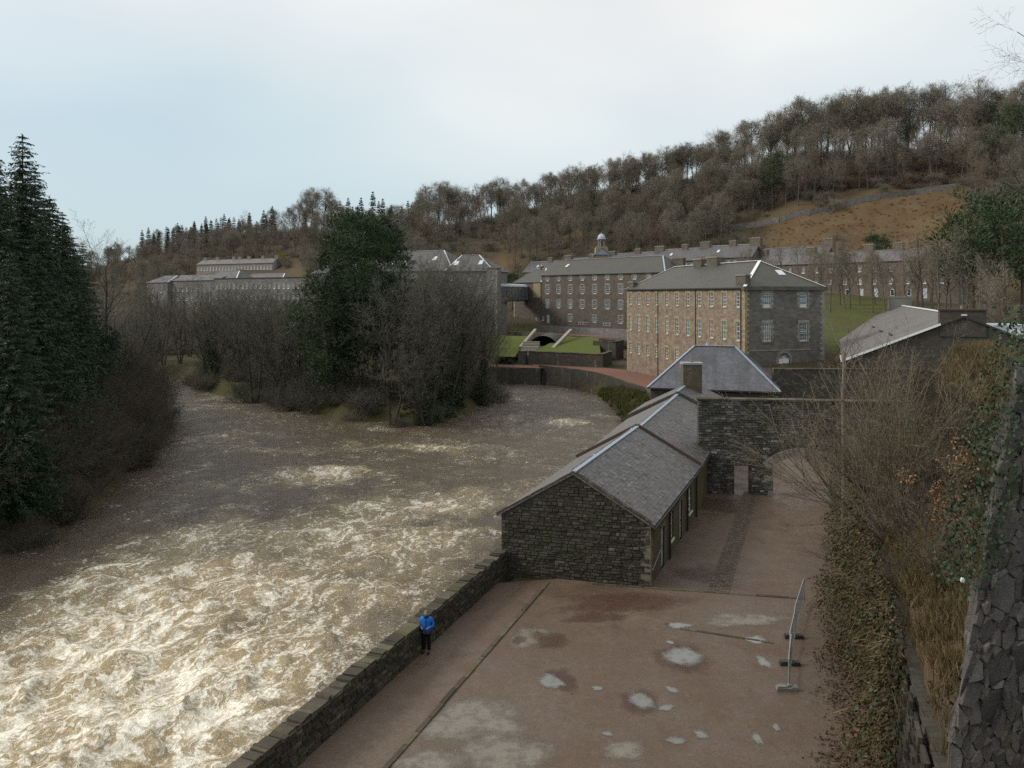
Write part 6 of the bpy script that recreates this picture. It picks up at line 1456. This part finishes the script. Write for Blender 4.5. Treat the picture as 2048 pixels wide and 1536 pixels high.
while cnt < 110:
    px = rt_.uniform(185, 840); fd_, fz_, cd_, cz_ = tbl(px); t = rt_.uniform(.0, .95); x, y = uv_of(px, fd_ + (cd_ - fd_) * t)
    if (375 < px < 610 and t < .5) or near(x, y, 2.5): continue
    cnt += 1; plant('bare_tree', rt_.choice(young), 'leafless tree on the far brown hillside below the spruces', 'tree', x, y, s=rt_.uniform(.8, 1.15), group='leafless trees on the far hillside')
# bare trees in front of the right hand terrace
for (px, d, s_) in ((1660, 170, .9), (1700, 178, 1.0), (1745, 168, .95), (1845, 160, 1.05), (1880, 150, 1.1), (1925, 140, 1.1), (1790, 185, .8), (1620, 195, .8), (1480, 215, .7), (1530, 212, .8), (1960, 120, 1.0), (2010, 110, 1.0), (1810, 172, 1.05), (1835, 182, 1.0), (1865, 176, 1.1), (1720, 185, .9), (1900, 168, 1.1), (1680, 186, .85), (1770, 160, .9), (1640, 188, .85), (1940, 160, 1.1), (1565, 218, .9), (1500, 224, .9), (1600, 212, .85)):
    x, y = uv_of(px, d); plant('bare_tree', rt_.choice(young), 'thin leafless tree in front of the brown terrace', 'tree', x, y, s=s_ * 1.15, group='leafless trees before the brown terrace')
for (px, d, s_) in ((1945, 150, 1.45), (2010, 138, 1.5), (2045, 150, 1.3)):
    x, y = uv_of(px, d); plant('evergreen_tree', hpine[0], 'dense dark evergreen behind the gabled building', 'tree', x, y, s=s_, group='evergreens behind the gabled building')
for (px, py) in ((1025, 556), (995, 560), (1755, 490)):
    g_ = W(px, 0, 262 if px < 1100 else 232); plant('evergreen_tree', hpine[2], 'small dark evergreen beside the roofs', 'tree', g_.x, g_.y, s=.85, group='small evergreens by the roofs')
for (px, d, s_) in ((1690, 176, .55), (1830, 165, .6), (1890, 158, .62), (1750, 188, .5), (1640, 200, .5), (1930, 150, .62), (1860, 186, .55)):
    x, y = uv_of(px, d); plant('beech_tree', rt_.choice(beech), 'spreading bare tree on the green bank below the brown terrace', 'tree', x, y, s=s_, group='spreading trees below the brown terrace')
# scrub masses (uncountable): hillside, far valley
SCR = dict(SHRUB, minw=.035)
scr_me = bare_tree_meshes('s', 70, 3.6, SCR, .04, stems=9, spread=.55, tmat='twig_brown', cmat='twig_brown')
def merge(a, b_, name, mat):
    n = len(a.vertices); va = np.empty(n * 3, np.float32); a.vertices.foreach_get('co', va); vb = np.empty(len(b_.vertices) * 3, np.float32); b_.vertices.foreach_get('co', vb)
    fa = [tuple(p.vertices) for p in a.polygons] + [tuple(i + n for i in p.vertices) for p in b_.polygons]
    return fast_mesh(name, np.concatenate([va, vb]).reshape(-1, 3), fa, [mat])
scrub_b = merge(*scr_me, 'scrub', 'twig_brown'); scrub_r = merge(*scr_me, 'scrub', 'twig_red'); scrub_d = merge(*scr_me, 'scrub', 'twig_dark'); scrub_a = merge(*scr_me, 'scrub', 'twig_alder')
def scat(n, fn, z_off=0.0, smin=.7, smax=1.4):
    pts, ro, sc_ = [], [], []
    q = [fn() for _ in range(n)]; q = [a for a in q if a]
    zz = height(np.array([a[0] for a in q]), np.array([a[1] for a in q]))
    for a, z in zip(q, zz):
        pts.append((a[0], a[1], z + z_off)); ro.append((rt_.uniform(-.15, .15), rt_.uniform(-.15, .15), rt_.uniform(0, 6.28))); sc_.append(rt_.uniform(smin, smax) * (a[2] if len(a) > 2 else 1))
    return pts, ro, sc_
def hillpt():
    px = rt_.uniform(170, 2090); fd_, fz_, cd_, cz_ = tbl(px); t = rt_.uniform(-.05, 1.12); d = fd_ + (cd_ - fd_) * t
    if 1480 < px < 1940 and t < wall_t(px) + .05 and rt_.random() > .10: return None
    if 850 < px < 1015 and .05 < t < .5 and rt_.random() > .15: return None
    if 375 < px < 600 and t < .38: return None
    if px > 1000 and t < .05: return None
    return uv_of(px, d)
gn_scatter('hillside_scrub', *scat(1200, hillpt, -.1, .5, 1.05), scrub_b)
gn_scatter('crest_understorey', *scat(200, lambda: (lambda px: (lambda tt: uv_of(px, tt[2] + rt_.uniform(-14, 16)))(tbl(px)))(rt_.uniform(430, 1500)), -.2, .8, 1.5), scrub_b)
gn_scatter('hillside_bracken', *scat(260, lambda: (lambda px: (lambda tt: uv_of(px, tt[0] + (tt[2] - tt[0]) * rt_.uniform(.62, .9)))(tbl(px)))(rt_.uniform(1150, 2050)), -.2, .5, 1.0), scrub_r)
gn_scatter('far_valley_scrub', *scat(520, lambda: (lambda px, d: uv_of(px, d))(*(lambda a: (a, rt_.uniform(215, 480 if a < 370 else 262)))(rt_.uniform(150, 480))), -.1, 1.0, 2.0), scrub_b)
for (px, d, s_) in ((282, 345, 1.3), (275, 352, 1.0), (566, 436, 1.3), (560, 440, 1.0)):
    x, y = uv_of(px, d)
    if 'gors' not in globals(): gors = leafy_meshes(3, 3.0, 1.9, 900, .35, .2, 'gorse')
    plant('gorse_bush', gors, 'yellow flowering gorse bush by the far buildings', 'bush', x, y, s=s_, group='gorse bushes by the far buildings', parts=('stems', 'foliage'))

# --- island trees
alder = [bare_tree_meshes('a', 80 + k, h, ALDER, .27, stems=st_, spread=.26, tmat='bark_alder', cmat='twig_alder') for k, (h, st_) in enumerate(((15, 3), (16.5, 2), (13, 4), (15, 2)))]
def ivy_column(seed, h, rad, n):
    r = random.Random(seed); t = TB()
    for _ in range(n):
        z = h * r.random() ** 1.1; a = r.uniform(0, 6.28); q = rad * (.5 + .8 * vnoise(np.array([z * .9 + seed]), np.array([a]))[0]) * r.random() ** .5 * (1.1 - .5 * z / h)
        t.leaf(Vector((math.cos(a) * q, math.sin(a) * q, z)), Vector((math.cos(a) + r.gauss(0, .5), math.sin(a) + r.gauss(0, .5), -.3 + r.gauss(0, .5))).normalized(), .3 * r.uniform(.6, 1.3), .2, r)
    return t.mesh('ivy', 'leaf_ivy')
ivyc = [ivy_column(1, 9, 1.1, 1500), ivy_column(2, 6.5, 1.5, 1500)]
cnt = 0; tries = 0; pl2 = []
while cnt < 108 and tries < 4000:
    tries += 1; x, y = rt_.uniform(-90, -1), rt_.uniform(100, 198)
    il = float(polydist(np.array([x]), np.array([y]), ISLAND)[0])
    if il < .6 or any((x - a) ** 2 + (y - c) ** 2 < 10 for a, c in pl2): continue
    front = il < 9
    if not front and rt_.random() < .6: continue
    px_ = CX + x / y * F
    if 605 < px_ < 800 and y < 122 and rt_.random() < .75: continue
    pl2.append((x, y)); cnt += 1
    hs = float(np.interp(px_, [300, 420, 560, 700, 850, 960, 1010], [.84, .86, .7, .85, .98, .92, .64]))
    iv = rt_.random() < .24; me = rt_.choice(alder)
    plant('alder_tree', (me + (rt_.choice(ivyc),)) if iv else me, 'ivy-clad leafless alder on the wooded island' if iv else 'leafless many-stemmed alder on the wooded island', 'tree', x, y, s=hs * rt_.uniform(.88, 1.2), group='ivy-clad alders on the river island' if iv else 'alders on the river island', parts=('trunk', 'crown', 'ivy'))
big_pine = pine_meshes(91, 25.2, 6.8, 480, 120, 1.2, .10, .24, tmat='bark_alder')
g_ = uv_of(728, 114); plant('scots_pine', big_pine, 'tall dense dark green pine rising from the middle of the island', 'tree', g_[0], g_[1], s=1.0, rz=.5)
med_pine = pine_meshes(92, 17.5, 6.2, 250, 90, 1.1, .10, .12, tmat='bark_alder')
g_ = uv_of(668, 113); plant('scots_pine', med_pine, 'shorter broad pine leaning out left of the tall island pine', 'tree', g_[0], g_[1], s=1.0, rz=2.0)
und = [(a[0], a[1]) for a in pl2]
def islpt():
    for _ in range(60):
        x, y = rt_.uniform(-62, -1), rt_.uniform(98, 170); il = float(polydist(np.array([x]), np.array([y]), ISLAND)[0])
        if 0.0 < il < 14: return (x, y)
gn_scatter('island_undergrowth', *scat(190, islpt, -.2, .4, .9), scrub_a)
# grass tufts: island tip and river bank
def tuft_mesh(name, mat, n=46, h=.5, w=.03, sp=.3, seed=1):
    r = random.Random(seed); t = TB()
    for k in range(n):
        a = r.uniform(0, 6.28); p = Vector((math.cos(a) * sp * r.random(), math.sin(a) * sp * r.random(), -.05)); t.spike(p, p + Vector((r.gauss(0, .35), r.gauss(0, .35), 1)).normalized() * h * r.uniform(.5, 1.2), w, r)
    return t.mesh(name, mat)
tg = tuft_mesh('tuft', 'moss', 60, .55, .05, .4); td = tuft_mesh('tuft', 'grass_dead', 60, .6, .02, .3, 2); tgo = tuft_mesh('tuft', 'grass_orange', 50, 1.1, .10, .9, 3)
gn_scatter('island_grass', *scat(150, lambda: (rt_.uniform(-14.5, -6.5), rt_.uniform(98.3, 108)), 0, .7, 1.3), tg)
gn_scatter('bank_grass', *scat(420, lambda: (lambda y: (rt_.uniform(14.2, float(np.interp(y, [86, 100, 112, 126, 133], [15, 18.2, 19, 16.8, 14.6]))), y))(rt_.uniform(88, 131)), 0, .9, 1.9), tg)
def orgpt():
    px = rt_.uniform(1500, 1930); fd_, fz_, cd_, cz_ = tbl(px); return uv_of(px, fd_ + (cd_ - fd_) * rt_.uniform(-.05, float(wall_t(px))))
gn_scatter('hillside_grass', *scat(700, orgpt, 0, .35, .7), tgo)

# --- left bank: tall spruces, bare shrubs leaning over the water
big_sp = [spruce_meshes(100 + k, h, rb, 64, 9, .5, .105, 16, .9, .04) for k, (h, rb) in enumerate(((30, 6.2), (27, 5.8)))]
for (px, d, s_, k, rz) in ((45, 66, .84, 0, .3), (100, 72, .80, 1, 1.9), (0, 60, .78, 1, 4.0), (-55, 62, .85, 0, 2.2), (-20, 72, .82, 0, 5.1), (130, 84, .72, 1, 3.3), (70, 92, .8, 0, 1.1), (-90, 70, .85, 1, 0.6), (150, 96, .55, 0, 2.8), (75, 60, .62, 1, 0.9), (20, 54, .60, 0, 2.4), (115, 66, .5, 1, 5.0), (125, 74, .68, 0, 4.2), (155, 88, .62, 1, 1.3), (40, 80, .84, 1, 2.9), (140, 78, .6, 0, 0.2), (85, 64, .66, 0, 3.6), (165, 104, .6, 0, 5.6)):
    x, y = uv_of(px, d); plant('spruce_tree', big_sp[k], 'tall dark spruce with drooping branches on the left river bank', 'tree', x, y, s=s_, rz=rz, group='tall spruces on the left bank')
hol = leafy_meshes(5, 7.5, 3.4, 9000, .34, .12, 'needle_spruce')
for (px, d, s_) in ((-10, 56, .9), (60, 62, .9), (120, 70, .85), (170, 84, .8), (30, 54, .7), (195, 100, .8), (-70, 52, .9), (150, 76, .6), (205, 112, .9), (110, 84, 1.1), (180, 94, 1.0), (225, 130, .8), (70, 76, 1.2)):
    x, y = uv_of(px, d); plant('evergreen_bush', hol, 'dark evergreen bush under the spruces on the left bank', 'bush', x, y, s=s_, group='evergreen bushes on the left bank', parts=('stems', 'foliage'))
LSH = dict(SHRUB, n=[13, 8, 6], minw=.013)
shr = [bare_tree_meshes('l', 110 + k, h, LSH, .07, stems=12, spread=.8, tmat='twig_dark', cmat='twig_dark') for k, h in enumerate((5.5, 6.5, 4.6))]
for k in range(46):
    y = 44 + 72 * ((k + rt_.random()) / 46) ** 1.1; x = float(np.interp(y, LEFTB[:, 1], LEFTB[:, 0])) - rt_.uniform(3.0, 8.0) - (1.5 if y < 60 else 0)
    plant('bare_shrub', rt_.choice(shr), 'tangled leafless shrub overhanging the water on the left bank', 'bush', x, y, z=max(hz(x, y), WATER), s=rt_.uniform(.55, .95), group='leafless shrubs on the left bank', tilt=(0, rt_.uniform(.0, .3)), rz=rt_.uniform(-.5, .5))
for (px, d, ti) in ((215, 118, .55), (250, 122, .5), (190, 128, .3), (160, 135, .25), (235, 140, .3), (205, 150, .2), (270, 165, .2), (120, 130, .2), (255, 180, .1), (225, 200, .1), (300, 195, .1)):
    x, y = uv_of(px, d); plant('bare_tree', rt_.choice(alder), 'leafless tree leaning out over the river from the left bank', 'tree', x, y, z=max(hz(x, y), WATER - .2), s=rt_.uniform(.6, .8), rz=0, tilt=(0, ti), group='leaning trees on the left bank')
x, y = uv_of(190, 95); plant('dead_tree', alder[1], 'dark forked snag standing clear of the left bank spruces', 'tree', x, y, s=.95)
gn_scatter('left_bank_scrub', *scat(240, lambda: (lambda y: (float(np.interp(y, LEFTB[:, 1], LEFTB[:, 0])) - rt_.uniform(2.0, 16), y))(rt_.uniform(38, 150)), -.2, .4, .8), scrub_d)

# --- right bank: shrubs, ivy, dead grass, copper leaves
STK = dict(SHRUB, seg=[9, 5, 4, 3], wob=.07, up=[.015, .03, .0], n=[9, 5, 5], start=[.25, .3, .2], len=[.42, .5, .5], ang=[(15, 42), (18, 45), (20, 60)], minw=.006, tube=2)
stick = [bare_tree_meshes('k', 130 + k, h, STK, .035, stems=16, spread=.75, tmat='twig_pale', cmat='twig_pale') for k, h in enumerate((6.0, 5.0, 6.8))]
stick_r = [bare_tree_meshes('k', 140 + k, h, STK, .03, stems=14, spread=.8, tmat='twig_dark', cmat='twig_red') for k, h in enumerate((4.5, 5.2))]
for (px, py, k, s_, ti, rz) in ((1775, 1075, 0, .95, -.42, 0), (1800, 1040, 2, .85, -.25, 2), (1735, 1000, 1, .6, .0, 3), (1850, 1010, 1, .6, -.1, 4.2)):
    p = ray_ground(px, py, 12); plant('bare_shrub', stick[k], 'pale leafless shrub fanning long twigs out from the steep bank', 'bush', p.x, p.y, z=p.z, s=s_, rz=rz, tilt=(0, ti), group='pale fanning shrubs on the right bank')
for (px, py, k, s_, ti) in ((1860, 1130, 1, .5, -.1), (1760, 1010, 1, .7, -.1), (1920, 1190, 0, .35, 0), (1715, 1150, 1, .45, -.35), (1745, 1210, 0, .4, -.3)):
    p = ray_ground(px, py, 10); plant('bare_shrub', stick_r[k], 'dark reddish leafless shrub rooted in the steep bank', 'bush', p.x, p.y, z=p.z, s=s_, tilt=(0, ti), group='reddish shrubs on the right bank')
sap = TB(); sap.tube([Vector((0, 0, -.6)), Vector((.02, 0, 3)), Vector((-.02, .03, 6)), Vector((.03, 0, 8.6))], [.11, .1, .085, .06], 7)
stw = TB(); rs2 = random.Random(4)
for k in range(9): grow(sap, stw, Vector((0, 0, 5.5 + k * .38)), Vector((rs2.gauss(0, .5), rs2.gauss(0, .5), 1)).normalized(), 2.6, .03, 1, dict(STK, tube=2), rs2)
p = W(1687, 1040, 41); plant('sapling', (sap.mesh('trunk', 'trunk_birch', True), stw.mesh('crown', 'twig_pale')), 'tall straight pale sapling in front of the arched wall', 'tree', p.x, p.y, z=p.z, s=1.0, rz=0)
def bankpt(s0, s1, y0, y1): 
    def f():
        y = rt_.uniform(y0, y1); return (2.6 + .37 * y + rt_.uniform(s0, s1), y)
    return f
gn_scatter('bank_dead_grass', *scat(3800, bankpt(.0, 7.5, 13, 50), 0, .5, 1.15), td)
gn_scatter('bank_brambles', *scat(34, bankpt(.2, 4, 22, 44), -.2, .2, .36), scrub_d)
def leaf_mass(name, mat, pts_fn, n, l, w, seed, parent=None):
    r = random.Random(seed); t = TB()
    for _ in range(n):
        p, d = pts_fn(r); t.leaf(p, d, l * r.uniform(.6, 1.4), w * r.uniform(.7, 1.3), r)
    return stuff(link(name, t.mesh(name, mat), parent))
def ivy_wall(r):
    y = 20 + 26 * r.random(); z = 5.6 - 5.6 * r.random() ** 1.3; lump = max(0.0, vn(y * .42, z * .45 + 3) * 1.5 - .32); bulge = .06 + (2.3 * lump) * r.random() ** .7 * (1 - .1 * z)
    return Vector((wl_(y) - bulge * .94, y + bulge * .35, max(z, .05))), Vector((-.6 + r.gauss(0, .5), r.gauss(0, .6), -.6 + r.gauss(0, .5))).normalized()
def vn(a, c): return float(vnoise(np.array([a]), np.array([c]))[0])
leaf_mass('wall_ivy', 'leaf_ivy', ivy_wall, 5200, .10, .08, 1); leaf_mass('wall_moss', 'moss_dark', ivy_wall, 13000, .16, .05, 2); leaf_mass('wall_dead_stems', 'grass_dead', ivy_wall, 4200, .6, .016, 3); leaf_mass('wall_withered_leaves', 'leaf_litter', ivy_wall, 9000, .1, .07, 33)
def litter(r):
    y = 20 + 21 * r.random(); x = .1 + .36 * y + 1.1 * vn(y * .9, 2) + (r.random() ** .6) * 2.4 - .4 * r.random() ** 6; return Vector((x, y, .02 + .04 * r.random())), Vector((r.gauss(0, 1), r.gauss(0, 1), .25 * r.random())).normalized()
leaf_mass('fallen_leaves', 'leaf_litter', litter, 7500, .10, .07, 4)
def litter2(r):
    y = 12 + 18 * r.random(); x = 2.6 + .37 * y + r.uniform(.2, 3.8); return Vector((x, y, 0)), Vector((r.gauss(0, 1), r.gauss(0, 1), .4 * r.random())).normalized()
rr = random.Random(8); t = TB(); LP = [litter2(rr) for _ in range(9000)]; zz = height(np.array([p.x for p, d in LP]), np.array([p.y for p, d in LP]))
for (p, d), z in zip(LP, zz): t.leaf(Vector((p.x, p.y, z + .05)), d, .11 * rr.uniform(.6, 1.4), .08, rr)
stuff(link('bank_leaf_litter', t.mesh('bank_leaf_litter', 'leaf_litter')))
# young beech still holding copper leaves
cb = leafy_meshes(12, 2.6, 1.0, 1500, .10, .07, 'leaf_copper', 6, 'twig_dark'); p = ray_ground(1915, 1050, 10)
plant('young_beech', cb, 'young beech still holding copper leaves beside the stone pier', 'bush', p.x, p.y, z=p.z, s=p.y / 26, parts=('stems', 'foliage'))
br_ = leafy_meshes(13, 1.8, .9, 420, .2, .13, 'leaf_bramble', 6, 'twig_dark')
for (px, py) in ((1815, 880), (1795, 930), (1840, 905), (1830, 960)):
    p = ray_ground(px, py, 12); plant('bramble', br_, 'bright green leafy bramble on the steep bank', 'bush', p.x, p.y, z=p.z, s=.8, group='green brambles on the right bank', parts=('stems', 'foliage'))
def ivy_pier(r):
    k = r.random(); z = 11.4 + 2.9 * (1 - k * .9); x0 = 3.42 + (z - 8) * .235; return Vector((x0 - .28 + .42 * r.random() ** 1.2 + .12 * (z - 12.5) * (z > 12.5), 7.0 + (z - 8) * .1 - .12 + r.uniform(-.1, .5), z)), Vector((-.5 + r.gauss(0, .5), -.6 + r.gauss(0, .4), -.5 + r.gauss(0, .5))).normalized()
leaf_mass('pier_ivy', 'leaf_ivy', ivy_pier, 2600, .042, .034, 6)
# --- overhanging trees on the right, their trunks beyond the frame
OVR = dict(BEECH, minw=.008, n=[12, 7, 7, 5], start=[.2, .2, .2, .15], ang=[(35, 75), (25, 55), (25, 60), (25, 65)], up=[.0, .03, .0, -.01])
ov = [bare_tree_meshes('o', 150 + k, 15, OVR, .3, tmat='bark_alder', cmat='twig_dark') for k in range(2)]
for (x, y, z, s_, k, rz) in ((27.6, 33, 9.5, .95, 0, 0.4), (34, 42, 8, 1.05, 1, 2.2), (39, 50, 7, 1.0, 0, 3.6)):
    plant('overhanging_tree', ov[k], 'bare tree reaching its branches in above the gabled building', 'tree', x, y, z=z, s=s_, rz=rz, group='overhanging trees on the right')
